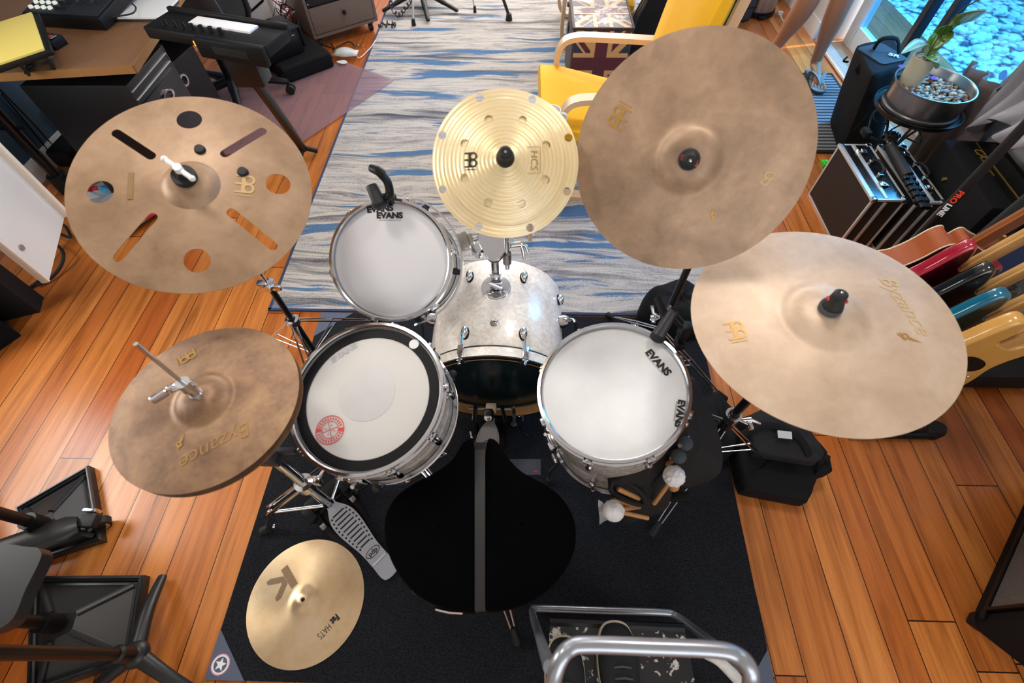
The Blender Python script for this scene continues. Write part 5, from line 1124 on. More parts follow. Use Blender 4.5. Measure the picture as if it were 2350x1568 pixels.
# ================================================================== PERSON standing by the door
sk = pm('skin', '#a8785c', .5, 0, .08, 30); 
def skin_mesh(name, nodes, edges, mat, parent, root=0, lev=2):
    me = bpy.data.meshes.new(name); me.from_pydata([tuple(p[0]) for p in nodes], edges, []); me.materials.append(mat)
    o = bpy.data.objects.new(name, me); C.objects.link(o); md = o.modifiers.new('skin', 'SKIN'); md.use_smooth_shade = True
    for i, (p, r) in enumerate(nodes):
        sv = me.skin_vertices[0].data[i]; r = r if isinstance(r, tuple) else (r, r); sv.radius = r; sv.use_root = (i == root)
    s_ = o.modifiers.new('sub', 'SUBSURF'); s_.levels = lev; s_.render_levels = lev
    dg = bpy.context.evaluated_depsgraph_get(); dg.update(); m2 = bpy.data.meshes.new_from_object(o.evaluated_get(dg)); o.modifiers.clear(); o.data = m2; m2.name = name; bpy.data.meshes.remove(me)
    m2.shade_smooth()
    if parent is not None:
        m2.transform(WM[parent.name].inverted()); o.parent = parent; WM[o.name] = WM[parent.name]
    return o
pr = thing('person', 'person standing by the glass door, bare lower legs in grey flip-flops', 'person', (1.86, 3.33, 0))
# toes point towards the drums
fR = V((1.925, 3.30, .0)); fL = V((1.70, 3.47, .0)); fd = V((-.12, -1, 0)).normalized()
kR = at(1928, 8, .47); kL = at(1856, 2, .47)
hipc = (kR+kL)/2+V((.03, .10, .45)); hp_ = V((.10, -.02, 0))
N = [(hipc, (.15, .11)), (hipc+hp_, (.10, .10)), (kR+V((0, .0, .0)), (.068, .066)), (kR.lerp(fR+V((0, .03, .08)), .28), (.068, .066)), (kR.lerp(fR+V((0, .03, .08)), .68), (.042, .042)), (fR+V((0, .03, .085)), (.036, .036)), (fR+fd*.06+V((0, 0, .06)), (.037, .030)), (fR+fd*.135+V((0, 0, .042)), (.040, .018)),
     (hipc-hp_, (.10, .10)), (kL, (.068, .066)), (kL.lerp(fL+V((0, .03, .08)), .28), (.068, .066)), (kL.lerp(fL+V((0, .03, .08)), .68), (.042, .042)), (fL+V((0, .03, .085)), (.036, .036)), (fL+fd*.06+V((0, 0, .06)), (.037, .030)), (fL+fd*.135+V((0, 0, .042)), (.040, .018)),
     (hipc+V((0, 0, .20)), (.13, .09)), (hipc+V((0, 0, .42)), (.15, .10)), (hipc+V((0, 0, .55)), (.06, .06)), (hipc+V((0, -.01, .63)), (.055, .06)), (hipc+V((0, -.015, .72)), (.075, .092)), (hipc+V((0, -.01, .80)), (.05, .06)),
     (hipc+V((.19, 0, .48)), (.055, .055)), (hipc+V((.23, .0, .20)), (.042, .042)), (hipc+V((.24, -.06, -.04)), (.032, .030)), (hipc+V((.24, -.09, -.13)), (.035, .02)),
     (hipc+V((-.19, 0, .48)), (.055, .055)), (hipc+V((-.23, .0, .20)), (.042, .042)), (hipc+V((-.24, -.06, -.04)), (.032, .030)), (hipc+V((-.24, -.09, -.13)), (.035, .02))]
E_ = [(0, 1), (1, 2), (2, 3), (3, 4), (4, 5), (5, 6), (6, 7), (0, 8), (8, 9), (9, 10), (10, 11), (11, 12), (12, 13), (13, 14), (0, 15), (15, 16), (16, 17), (17, 18), (18, 19), (19, 20), (16, 21), (21, 22), (22, 23), (23, 24), (16, 25), (25, 26), (26, 27), (27, 28)]
# fingers and toes
for base, ix, s in ((hipc+V((.24, -.09, -.13)), 24, 1), (hipc+V((-.24, -.09, -.13)), 28, -1)):
    for k in range(4):
        i0 = len(N); o_ = V((s*.004, -.028+.019*k, 0)); N += [(base+o_+V((0, -.005, -.035)), .009), (base+o_+V((-s*.006, -.008, -.068-.006*(k in (1, 2)))), .008), (base+o_+V((-s*.016, -.006, -.092-.008*(k in (1, 2)))), .0065)]
        E_ += [(ix, i0), (i0, i0+1), (i0+1, i0+2)]
    i0 = len(N); N += [(base+V((-s*.01, -.045, -.012)), .011), (base+V((-s*.02, -.062, -.042)), .009)]; E_ += [(ix, i0), (i0, i0+1)]
for f0, ix, s in ((fR, 7, 1), (fL, 14, -1)):
    side = V((-fd.y, fd.x, 0))*-1
    for k in range(5):
        off = (k-2)*.0165*s; ln_ = (.060, .054, .048, .040, .030)[k]; rr_ = (.0125, .0085, .008, .0078, .0075)[k]; i0 = len(N)
        N += [(f0+fd*(.150)+side*off+V((0, 0, .036)), rr_), (f0+fd*(.150+ln_*.6)+side*off*1.08+V((0, 0, .034)), rr_*1.02), (f0+fd*(.150+ln_)+side*off*1.1+V((0, 0, .026)), rr_*.95)]
        E_ += [(ix, i0), (i0, i0+1), (i0+1, i0+2)]
skin_mesh('body', N, E_, sk, pr)
HN = [(hipc+V((0, .0, .02)), (.165, .125)), (hipc+V((0, 0, -.05)), (.16, .125)), (hipc+hp_+V((0, 0, -.12)), (.105, .105)), (kR.lerp(hipc+hp_, .30), (.09, .09)), (hipc-hp_+V((0, 0, -.12)), (.105, .105)), (kL.lerp(hipc-hp_, .30), (.09, .09))]
skin_mesh('shorts', HN, [(0, 1), (1, 2), (2, 3), (1, 4), (4, 5)], pm('navy_shorts', '#2a3040', .85), pr)
SN = [(hipc+V((0, 0, .05)), (.16, .12)), (hipc+V((0, 0, .25)), (.15, .11)), (hipc+V((0, 0, .44)), (.165, .112)), (hipc+V((0, 0, .525)), (.075, .07)), (hipc+V((.18, 0, .46)), (.068, .068)), (hipc+V((.215, 0, .32)), (.062, .06)), (hipc+V((-.18, 0, .46)), (.068, .068)), (hipc+V((-.215, 0, .32)), (.062, .06))]
skin_mesh('shirt', SN, [(0, 1), (1, 2), (2, 3), (2, 4), (4, 5), (2, 6), (6, 7)], pm('grey_shirt', '#7d8288', .85), pr)
hc_ = hipc+V((0, -.012, .735)); skin_mesh('hair', [(hc_+V((0, .02, .03)), (.085, .10)), (hc_+V((0, .01, .085)), (.05, .06)), (hc_+V((0, .06, -.02)), (.06, .05))], [(0, 1), (0, 2)], pm('dark_hair', '#2b211c', .7), pr)
MB().ball(hc_+V((-.032, -.092, -.005)), .011, None, 10, 8).ball(hc_+V((.032, -.092, -.005)), .011, None, 10, 8).build('eye', K['white'], pr)
for f0 in (fR, fL):
    side = V((fd.y, -fd.x, 0)); T_ = M((side, fd, V((0, 0, 1)))).transposed().to_4x4(); T_.translation = f0
    so = s2([(-.030, -.055), (.030, -.055), (.036, 0), (.034, .06), (.046, .14), (.044, .20), (.018, .232), (-.022, .230), (-.046, .19), (-.046, .13), (-.034, .06), (-.036, 0)], 4)
    sole = MB().prism(so, .020, T_ @ M.Translation((0, 0, .008))).build('flip_flop', pm('dark_sole', '#2c3a3d', .7), pr, 30)
    MB().prism([(x*.97, y*.985) for x, y in so], .003, T_ @ M.Translation((0, 0, .028))).build('footbed', pm('grey_footbed', '#6f8085', .7), sole, 30)
    st_ = MB()
    for s in (-1, 1): st_.tube(smoothpath([T_ @ V((s*.040, .045, .028)), T_ @ V((s*.040, .075, .075)), T_ @ V((s*.018, .125, .075)), T_ @ V((-.006, .165, .052)), T_ @ V((-.008, .172, .030))], 5), .013, 8, flat=.22, side=(0, 0, 1))
    st_.build('strap', pm('grey_teal_strap', '#77898d', .6), sole)
# ================================================================== BACK OF THE ROOM
K['yellow'] = pm('yellow_canvas', '#f2b71c', .85, 0, .05, 30, .15, 500)
K['birch'] = pm('bent_birch', '#d8b792', .4, 0, .1, 10)
def armchair(x, y, label):
    """bentwood cantilever armchair facing -x; (x, y) = front edge centre"""
    t = thing('armchair', label, 'chair', (x+.35, y, .008), None, 'yellow bentwood armchairs')
    for s in (-1, 1):
        yy = y+s*.29; side = V((0, 1, 0))
        pts = smoothpath([V((x+.75, yy, .022)), V((x+.40, yy, .022)), V((x+.17, yy, .022)), V((x+.095, yy, .06)), V((x+.07, yy, .16)), V((x+.08, yy, .40)), V((x+.095, yy, .49)), V((x+.16, yy, .535)), V((x+.34, yy, .535)), V((x+.72, yy, .515))], 5)
        fr = MB(); w = .030; h = .012; k = len(pts); P = []
        for i, p in enumerate(pts):
            d = (pts[min(i+1, k-1)]-pts[max(i-1, 0)]).normalized(); n = d.cross(side); P.append([p+side*a*w+n*b*h for a, b in ((-1, -1), (1, -1), (1, 1), (-1, 1), (-1, -1))])
        fr.grid(P); fr.add(P[0][:4], [(0, 1, 2, 3)]); fr.add(P[-1][:4], [(0, 1, 2, 3)]); fr.build('arm_frame', K['birch'], t, 30)
        pts = [V((x+.12, yy-s*.045, .335)), V((x+.42, yy-s*.045, .25)), V((x+.56, yy-s*.045, .235)), V((x+.655, yy-s*.045, .34)), V((x+.70, yy-s*.045, .66)), V((x+.76, yy-s*.045, 1.0))]
        pts = smoothpath(pts, 5); k = len(pts); P = []
        for i, p in enumerate(pts):
            d = (pts[min(i+1, k-1)]-pts[max(i-1, 0)]).normalized(); n = d.cross(side); P.append([p+side*a*.012+n*b*.020 for a, b in ((-1, -1), (1, -1), (1, 1), (-1, 1), (-1, -1))])
        MB().grid(P).build('seat_rail', K['birch'], t, 30)
        MB().cyl((x+.10, yy-s*.03, .31), (x+.10, yy+s*.02, .31), .008).build('bolt', K['chrome'], t)
    for xx, zz in ((x+.13, .325), (x+.57, .225), (x+.735, .93)): MB().box((xx, y, zz), (.05, .50, .018), None, .003).build('crossbar', K['birch'], t)
    def pad(pts, name, th=.085):
        pts = smoothpath([V(p) for p in pts], 6); k = len(pts); rows = []
        for i, p in enumerate(pts):
            d = (pts[min(i+1, k-1)]-pts[max(i-1, 0)]).normalized(); n = V((0, 1, 0)).cross(d)*-1; e = min(i, k-1-i); f = min(1, .55+.15*e)
            row = []
            for a, b in ((-1, -.5), (-1, .5), (-.93, .92), (-.4, 1.04), (.4, 1.04), (.93, .92), (1, .5), (1, -.5), (.93, -.9), (-.93, -.9), (-1, -.5)): row.append(p+V((0, a*.285, 0))+n*(b*th*.5*f))
            rows.append(row)
        mb = MB().grid(rows); mb.add(rows[0][:-1], [tuple(range(10))]); mb.add(rows[-1][:-1], [tuple(range(10))])
        b_ = mb.build(name, K['yellow'], t, 40); return b_
    pad([(x-.01, y, .395), (x+.2, y, .345), (x+.40, y, .30), (x+.54, y, .285)], 'seat_cushion')
    pad([(x+.545, y, .34), (x+.58, y, .46), (x+.625, y, .72), (x+.69, y, 1.02)], 'back_cushion')
    return t
armchair(.085, 2.335, 'nearer yellow bentwood armchair, half hidden by the tilted dark crash cymbal')
armchair(.18, 3.90, 'second yellow bentwood armchair beyond the flag-painted trunk')
# mug on the near arm
p = at(1266, 251, .585)
t = thing('side_table', 'small round wooden side table peeking out under the brown drink', 'table', (p.x-.075, p.y-.03, .008)); T_ = M.Translation((p.x-.075, p.y-.03, 0))
MB().lathe([(0, .480), (.125, .480), (.130, .485), (.130, .495), (.126, .499), (0, .499)], T_, 40).build('tabletop', K['birch'], t)
for k in range(3): MB().tube([T_ @ M.Rotation(R(30+120*k), 4, 'Z') @ V((.07, 0, .48)), T_ @ M.Rotation(R(30+120*k), 4, 'Z') @ V((.13, 0, .008))], .010).build('leg', K['birch'], t)
t = thing('mug', 'white rimmed mug with brown drink just in front of the yellow armchair arm', 'mug', (p.x, p.y, .499)); T_ = M.Translation((p.x, p.y, .499))
MB().lathe([(0, 0), (.030, 0), (.034, .004), (.038, .082), (.0385, .086), (.0355, .086), (.034, .07), (.030, .008), (0, .008)], T_, 36).build('cup', pm('white_glaze', '#eceae6', .25, coat=.3), t)
MB().lathe([(0, .070), (.0345, .070)], T_, 30).build('drink', pm('milky_coffee', '#a6754f', .2), t)
MB().tube(smoothpath([T_ @ V((.036, 0, .07)), T_ @ V((.062, 0, .062)), T_ @ V((.060, 0, .03)), T_ @ V((.034, 0, .02))], 5), .0055, 8).build('handle', pm('white_glaze2', '#eceae6', .25), t)
# trunk painted with a worn flag
def clip(poly, w, h):
    for ax_, lim, s in ((0, w/2, 1), (0, -w/2, -1), (1, h/2, 1), (1, -h/2, -1)):
        o = []
        for i in range(len(poly)):
            a, b = poly[i], poly[(i+1) % len(poly)]; ia = s*a[ax_] <= s*lim; ib = s*b[ax_] <= s*lim
            if ia: o.append(a)
            if ia != ib: f = (lim-a[ax_])/(b[ax_]-a[ax_]); o.append((a[0]+f*(b[0]-a[0]), a[1]+f*(b[1]-a[1])))
        poly = o
        if not poly: break
    return poly
def worn(name, col, amt):
    t = NT(name); n = t.noise(t.coord(), 9, 6, .7, .6); t.l(t.mix(t.ramp(n, [(.56-amt, 0.0), (.64-amt, .85)]), col, '#cdb5a6'), t.b.inputs['Base Color']); t.b.inputs['Roughness'].default_value = .45; return t.m
def flag(T, w, h, wear, parent):
    mats = [worn('flag_navy', '#27303f', wear), worn('flag_cream', '#c99a62', wear), worn('flag_maroon', '#551f28', wear)]
    mb = MB(); mb.cur = 0; mb.prism([(-w/2, -h/2), (w/2, -h/2), (w/2, h/2), (-w/2, h/2)], .0008, T)
    ln = math.hypot(w, h)
    def bar(ang, wd, off, z, m, l0=-1, l1=1):
        mb.cur = m; c, s = math.cos(ang), math.sin(ang); P = [(l0*ln, off-wd/2), (l1*ln, off-wd/2), (l1*ln, off+wd/2), (l0*ln, off+wd/2)]
        q = clip([(x*c-y*s, x*s+y*c) for x, y in P], w, h)
        if len(q) > 2: mb.prism(q, .0006, T, z)
    a = math.atan2(h, w)
    for g in (a, -a): bar(g, h*.20, 0, .0008, 1)
    for g in (a, -a): bar(g, h*.075, h*.03, .0014, 2, 0, 1); bar(g, h*.075, -h*.03, .0014, 2, -1, 0)
    bar(0, h*.34, 0, .002, 1); bar(PI/2, h*.34, 0, .0023, 1); bar(0, h*.20, 0, .0030, 2); bar(PI/2, h*.20, 0, .0034, 2)
    mb.build('flag_panel', mats, parent, 0)
t = thing('trunk', 'small trunk covered with a worn British flag between the yellow armchairs', 'trunk', (.455, 3.27, .008))
MB().box((.455, 3.28, .205), (.355, .46, .394), None, .012).build('body', pm('brown_leatherette', '#4a3127', .5, 0, .2, 20), t)
flag(M.Translation((.455, 3.28, .4022)) @ M.Rotation(R(90), 4, 'Z'), .44, .33, .06, t)
flag(frame((.455, 3.0495, .205), (0, -1, 0), (1, 0, 0)), .33, .37, -.14, t)
MB().box((.280, 3.28, .398), (.012, .46, .014), None, .003).box((.630, 3.28, .398), (.012, .46, .014), None, .003).box((.455, 3.053, .398), (.355, .012, .014), None, .003).build('edge_binding', pm('worn_leather_trim', '#3a241d', .6, 0, .4, 60), t)
MB().tube(smoothpath([V((.276, 3.18, .30)), V((.262, 3.28, .27)), V((.276, 3.38, .30))], 5), .010, 8, flat=.5).build('handle', K['black'], t)
# hard guitar case standing upright behind the chair
t = thing('guitar_case', 'black hard guitar case standing upright right of the painted trunk', 'case', (.905, 3.42, .0))
gcu = s2([(-.20, .02), (.20, .02), (.225, .12), (.20, .30), (.155, .42), (.16, .55), (.13, .66), (.07, .75), (.06, 1.12), (-.06, 1.12), (-.07, .75), (-.13, .66), (-.16, .55), (-.155, .42), (-.20, .30), (-.225, .12)], 5)
Tg = frame((.905, 3.36, .0), (-.10, -1, .06), (1, 0, 0)); Tg.translation.z = .0
MB().prism(gcu, .13, Tg, -.13).build('shell', K['black'], t, 40)
for z in (-.135, -.06, .0): MB().tube([(x, y, z) for x, y in gcu], .007, 6, True, Tg).build('rim', K['darkgrey'], t)
for (u, s) in ((.20, .30), (.16, .55), (-.20, .25)): MB().box((u, s, -.055), (.016, .035, .05), Tg, .003).build('latch', K['chrome'], t)
# moulded tool case
t = thing('hard_case', 'dark moulded hard case with latch on the floor behind the yellow backrest', 'case', (1.56, 4.17, 0))
T_ = M.Translation((1.53, 4.20, 0)) @ M.Rotation(R(18), 4, 'Z')
MB().box((0, 0, .10), (.36, .26, .20), T_, .035, 4).build('shell', pm('graphite_plastic', '#26282c', .4), t); MB().box((0, 0, .10), (.365, .265, .012), T_, .004).build('seam', K['black'], t)
MB().box((.10, -.13, .16), (.07, .03, .05), T_, .008).box((.06, -.06, .205), (.09, .07, .018), T_, .006).build('latch', K['darkgrey'], t)
MB().tube(smoothpath([T_ @ V((-.08, -.13, .14)), T_ @ V((-.07, -.165, .15)), T_ @ V((.02, -.165, .15)), T_ @ V((.03, -.13, .14))], 5), .010).build('handle', K['black'], t)
# steel bin, purple heater
t = thing('trash_can', 'brushed steel trash can with black base by the far doorway', 'bin', (1.83, 4.30, 0)); T_ = M.Translation((1.83, 4.30, 0))
MB().lathe([(.118, .035), (.120, .58), (.112, .60), (0, .60)], T_, 48).build('body', K['steel'], t); MB().lathe([(0, 0), (.124, 0), (.127, .01), (.127, .038), (.118, .040)], T_, 48).build('base_ring', K['black'], t); MB().lathe([(.122, .58), (.122, .61), (.06, .64), (0, .645)], T_, 48).build('lid', K['steel'], t); MB().box((0, -.135, .02), (.06, .04, .012), T_, .003).build('pedal', K['black'], t)
t = thing('heater', 'ribbed dark purple tower heater beside the steel trash can', 'heater', (1.97, 4.62, 0)); T_ = M.Translation((1.97, 4.62, 0)) @ M.Rotation(R(20), 4, 'Z')
MB().box((0, 0, .28), (.17, .20, .52), T_, .03).build('body', pm('purple_plastic', '#3d1440', .4), t)
for k in range(16): MB().box((0, -.101, .08+k*.026), (.13, .008, .010), T_, .002).build('rib', pm('dark_purple_rib', '#160a18', .5), t)
MB().box((0, 0, .012), (.22, .24, .024), T_, .01).build('base', K['black'], t)
p = at(1790, 30, .02); MB().tube(smoothpath([p, at(1795, 45, .006), at(1806, 53, .006), at(1822, 53, .006)], 5), .0045).box(p, (.04, .03, .02), None, .004).build('power_cord', K['white'], t)
# stand legs at the far end of the rug
t = thing('floor_stand', 'black star-footed floor stand at the far left of the striped rug', 'stand', (-.84, 4.36, .008))
hb = V((-.84, 4.40, .09))
for a in (-150, -75, -28, 60, 140): d = V((math.cos(R(a)), math.sin(R(a)), 0)); MB().tube(smoothpath([hb, hb+d*.10+V((0, 0, .0)), hb+d*.24+V((0, 0, -.035)), hb+d*.34+V((0, 0, -.062))], 4), [.026]*4+[.023]*4+[.018]*4+[.014], 10, flat=.75).build('leg', K['black'], t)
MB().cyl(hb, hb+V((0, 0, .9)), .022).build('column', K['black'], t)
def leg_stand(name, label, foot, top, mat, r):
    t = thing(name, label, 'stand', foot); MB().tube([foot+V((0, 0, .03)), top], r).build('leg', mat, t); MB().tube([foot+V((0, 0, .0)), foot+V((0, 0, .045))], [r*2.2, r*1.6], 12).build('rubber_foot', K['rubber'], t); return t
leg_stand('music_stand', 'thin silver stand leg with rubber foot on the rug left of centre', at(950, 58, .01), at(946, -60, .30), K['alu'], .008)
leg_stand('folding_stand', 'thin silver stand leg at the far edge of the rug', at(1090, 28, .01), at(1070, -70, .28), K['alu'], .006)
leg_stand('tripod_stand', 'slanted dark metal stand leg right of the thin silver ones', at(1168, 46, .01), at(1135, -60, .28), K['blackmetal'], .012)
cc = MB(); c_ = smoothpath([at(905, -20, .10), at(898, 15, .05), at(915, 40, .02), at(930, 25, .03), at(945, 5, .08)], 14)
cc.tube([p+V((.012*math.cos(i*1.1), .012*math.sin(i*1.1), .016+.012*math.sin(i*1.1))) for i, p in enumerate(c_)], .0045, 6); single(cc.build('coiled_cable', K['black'], None), 'black coiled cable hanging by the star-footed stand', 'cable', 'cables behind the rack cabinet')
cc = MB(); c_ = smoothpath([at(868, 62, .03), at(885, 52, .03), at(905, 55, .03), at(900, 60, .02), at(875, 58, .02)], 10)
cc.tube([p+V((.010*math.cos(i*1.2), .010*math.sin(i*1.2), .012*math.sin(i*1.2))) for i, p in enumerate(c_)], .004, 6); single(cc.build('coiled_cable', K['black'], None), 'bunched black coiled cable on the rug edge by the rack cabinet', 'cable', 'cables behind the rack cabinet')
# ================================================================== LEFT: rack cabinet, cables, tower, cases
K['greywood'] = pm('grey_oak_laminate', '#6a584c', .5, 0, .22, 6, stretch=(1.5, 1.5, 16))
dxr = (at(868, 47, .07)-at(722, 92, .07)); dxr.z = 0; wR = dxr.length; dxr.normalize(); T_ = M((dxr, V((-dxr.y, dxr.x, 0)), V((0, 0, 1)))).transposed().to_4x4(); T_.translation = at(722, 92, .07)
t = thing('rack_cabinet', 'grey wood rack cabinet on casters holding black audio units', 'cabinet', T_ @ V((wR/2, .22, -.07)))
dp_, hh_ = .42, .62
for x in (.010, wR-.010): MB().box((x, dp_/2, hh_/2), (.020, dp_, hh_), T_, .002).build('side_panel', K['greywood'], t)
MB().box((wR/2, dp_/2, .010), (wR-.04, dp_, .020), T_).build('bottom_panel', K['greywood'], t); MB().box((wR/2, dp_/2, hh_-.01), (wR-.04, dp_, .02), T_).build('top_panel', K['greywood'], t); MB().box((wR/2, dp_-.005, hh_/2), (wR-.04, .01, hh_-.04), T_).build('back_panel', K['black'], t)
dw = MB().box((wR/2, .008, .105), (wR-.046, .018, .16), T_, .002).build('drawer', K['greywood'], t); MB().box((wR/2+.01, -.010, .115), (.022, .022, .022), T_, .003).build('knob', K['black'], dw)
for k in range(8):
    u = MB().box((wR/2, .06, .212+k*.047), (wR-.046, .10, .043), T_, .002).build('rack_unit', K['blackmetal'], t)
    for x in (.032, wR-.032): MB().cyl((x, .011, .212+k*.047), (x, .004, .212+k*.047), .0045, n=10, T=T_).build('screw', K['chrome'], u)
    if k < 3: MB().box((wR*.62, .009, .212+k*.047), (.006, .004, .006), T_).build('indicator', pm('blue_led', '#88aaff', .3, emit=('#5f86ff', 6)), u); MB().box((wR*.47, .009, .212+k*.047), (.05, .004, .022), T_).build('display', K['bluepanel'], u)
for x in (.05, wR-.05):
    for y in (.05, dp_-.05):
        cs = MB().cyl((x-.012, y, -.045), (x+.012, y, -.045), .025, n=18, T=T_).box((x, y, -.012), (.04, .04, .02), T_, .003).build('caster', K['rubber'], t)
        MB().cyl((x-.0135, y, -.045), (x+.0135, y, -.045), .012, n=14, T=T_).build('wheel_hub', K['chrome'], cs)
# PC tower
tw = at(650, 100, 0); t = thing('computer_tower', 'white computer tower with black slashes left of the cable tangle', 'computer', (tw.x-.12, tw.y+.12, 0))
T_ = M.Translation((tw.x, tw.y, 0)) @ M.Rotation(R(12), 4, 'Z')
MB().box((-.115, .22, .25), (.23, .44, .50), T_, .012).build('case', K['white'], t)
for z in (.08, .24, .40): MB().prism([(-.10, -.06), (.10, .05), (.10, .035), (-.02, -.03)], .004, T_ @ M.Translation((-.12, -.001, z)) @ M.Rotation(R(90), 4, 'X')).build('slash', K['black'], t, 0)
for z in (.06, .18, .30, .42): MB().box((.001, .2, z), (.003, .40, .008), T_ @ M.Rotation(R(0), 4, 'Z')).build('groove', K['grey'], t, 0)
# tangle of cables: every cable on its own
rng = random.Random(11); ccol = [K['black'], K['black'], K['grey'], K['white'], K['black'], pm('orange_cable', '#d06a1e', .5), pm('green_cable', '#1d6f56', .5), pm('red_cable', '#9c2b28', .5), K['black'], pm('blue_cable', '#1f4e7a', .5)]
cn = ['black', 'matt black', 'grey', 'white', 'thick black', 'orange', 'green', 'red', 'looped black', 'blue']
for k in range(30):
    o0 = at(rng.uniform(655, 685), rng.uniform(-10, 78), .03); pts = [o0]
    for j in range(6): pts.append(o0+V((rng.uniform(-.14, .14), rng.uniform(-.18, .18), rng.uniform(0.0, .22)*(1 if j % 2 else .4))))
    single(MB().tube(smoothpath(pts, 6), rng.choice((.003, .004, .005))).build('cable', ccol[k % 10], None), 'one of the tangled cables between the white tower and the rack cabinet', 'cable', 'tangled cables by the rack cabinet')
t = thing('power_strip', 'beige power strip buried in the cable tangle', 'power strip', at(662, 45, .06)); p = at(660, 42, .08)
MB().box(p, (.06, .22, .04), None, .006).build('body', pm('beige_plastic', '#cfc3a4', .5), t)
for k in range(3): MB().box(p+V((0, -.07+k*.07, .03)), (.035, .045, .03), None, .005).build('plug', K['white'] if k else K['black'], t)
# flat black case with a black stage box on top
T_ = M.Translation(at(660, 200, 0)) @ M.Rotation(math.atan2((at(772, 165, 0)-at(660, 208, 0)).y, (at(772, 165, 0)-at(660, 208, 0)).x), 4, 'Z')
L0 = (at(772, 165, 0)-at(660, 208, 0)).length
t = thing('equipment_case', 'flat black padded case lying on the chair mat under the small printer', 'case', T_ @ V((L0/2, .16, 0)))
MB().box((L0/2, .19, .062), (L0, .38, .10), T_, .022, 3).build('shell', K['nylon'], t); MB().box((L0/2, .19, .075), (L0+.006, .386, .008), T_, .002).build('zip_line', K['black'], t)
t = thing('printer', 'small black printer with flip lid sitting on the flat black case', 'printer', T_ @ V((L0/2-.08, .2, .114)))
T2 = T_ @ M.Translation((L0/2-.09, .21, .114)) @ M.Rotation(R(4), 4, 'Z')
MB().box((0, 0, .075), (.27, .22, .15), T2, .010).build('body', K['black'], t); MB().box((0, .0, .154), (.28, .235, .012), T2, .005).build('lid', pm('matte_charcoal', '#242225', .5), t)
MB().box((-.02, .095, .162), (.15, .02, .006), T2, .002).build('paper_slot', K['blackmat'], t); MB().box((0, -.112, .10), (.22, .006, .06), T2, .002).build('front_panel', K['blackmetal'], t)
for x in (-.145, .145): MB().box((x, -.10, .09), (.012, .03, .12), T2, .003).build('hinge', K['black'], t)
MB().box((-.05, -.116, .115), (.06, .002, .006), T2).box((.07, -.116, .118), (.05, .002, .005), T2).build('lettering_bar', K['grey_ink'], t, 0)
# white face mask
p = at(795, 128, .02); P = []
for i in range(7):
    u = i/6-.5; P.append([p+V((u*.17, v_*.10*(1-.6*abs(u)), .018+.03*(1-(2*u)**2)*(1-(2*v_)**2)+.006*math.sin(v_*18))) for v_ in (-.5, -.3, -.1, .1, .3, .5)])
t = thing('face_mask', 'white folded face mask dropped by the rack cabinet', 'mask', p); MB().grid(P).build('mask', pm('white_fabric', '#d9dad6', .9), t, 60, solid=.002)
MB().prism(s2([(-.05, -.09), (.0, -.07), (.03, -.10), (.0, -.12)], 4), .004, M.Translation(p)).build('flap', pm('white_fabric2', '#d9dad6', .9), t)
MB().tube(smoothpath([p+V((.07, 0, .02)), at(825, 133, .01), at(850, 110, .01), at(862, 92, .012)], 6), .003).build('ear_loop', K['white'], t)
for a, b, c, d, lb in (((770, 110), (800, 96), (812, 103), (822, 104), 'black audio cable with a silver jack near the white mask'), ((745, 105), (765, 112), (775, 126), (760, 100), 'black cable looping beside the flat case'), ((700, 85), (712, 95), (722, 100), (735, 112), 'black cable running behind the small printer')):
    o = MB().tube(smoothpath([at(*a, .012), at(*b, .018), at(*c, .012), at(*d, .012)], 6), .004).build('cable', K['black'], None); single(o, lb, 'cable', 'loose cables by the rack cabinet')
p = at(823, 104, .012); single(MB().cyl(p, p+V((.035, -.004, 0)), .004).cyl(p-V((.03, -.003, 0)), p, .007).build('jack_plug', K['chrome'], None), 'silver jack plug on the floor near the white mask', 'plug')
# ---- desk
K['walnut'] = pm('walnut_laminate', '#795639', .4, 0, .3, 5, stretch=(14, 2, 2))
c0 = at(303, 150, .73); ang = math.atan2((at(0, 168, .73)-c0).y, (at(0, 168, .73)-c0).x)-PI; T_ = M.Translation((c0.x, c0.y, 0)) @ M.Rotation(ang, 4, 'Z')
t = thing('desk', 'brown wooden desk at upper left carrying a mixer and laptop', 'desk', (c0.x-.5, c0.y+.6, 0))
MB().box((-.49, .38, .715), (.98, .76, .030), T_, .003).build('desktop', K['walnut'], t, 0)
MB().box((-.49, -.002, .715), (.98, .004, .030), T_).box((.002, .38, .715), (.004, .76, .030), T_).build('edge_band', pm('oak_edge_band', '#8a6234', .45, 0, .15, 8, stretch=(10, 10, 1)), t, 0)
A_ = at(140, 415, .06)
lg_d = MB().cyl((A_.x, A_.y, .0), (A_.x, A_.y, .70), .026).build('leg', K['blackmetal'], t)
MB().cyl((A_.x-.10, A_.y, .36), (A_.x+.05, A_.y+.01, .36), .009).build('cross_bolt', K['black'], lg_d)
MB().cyl((A_.x, A_.y, 0), (A_.x, A_.y, .10), .045).build('foot', K['rubber'], lg_d)
MB().box((-.90, .70, .35), (.05, .05, .70), T_, .004).build('leg', K['blackmetal'], t)
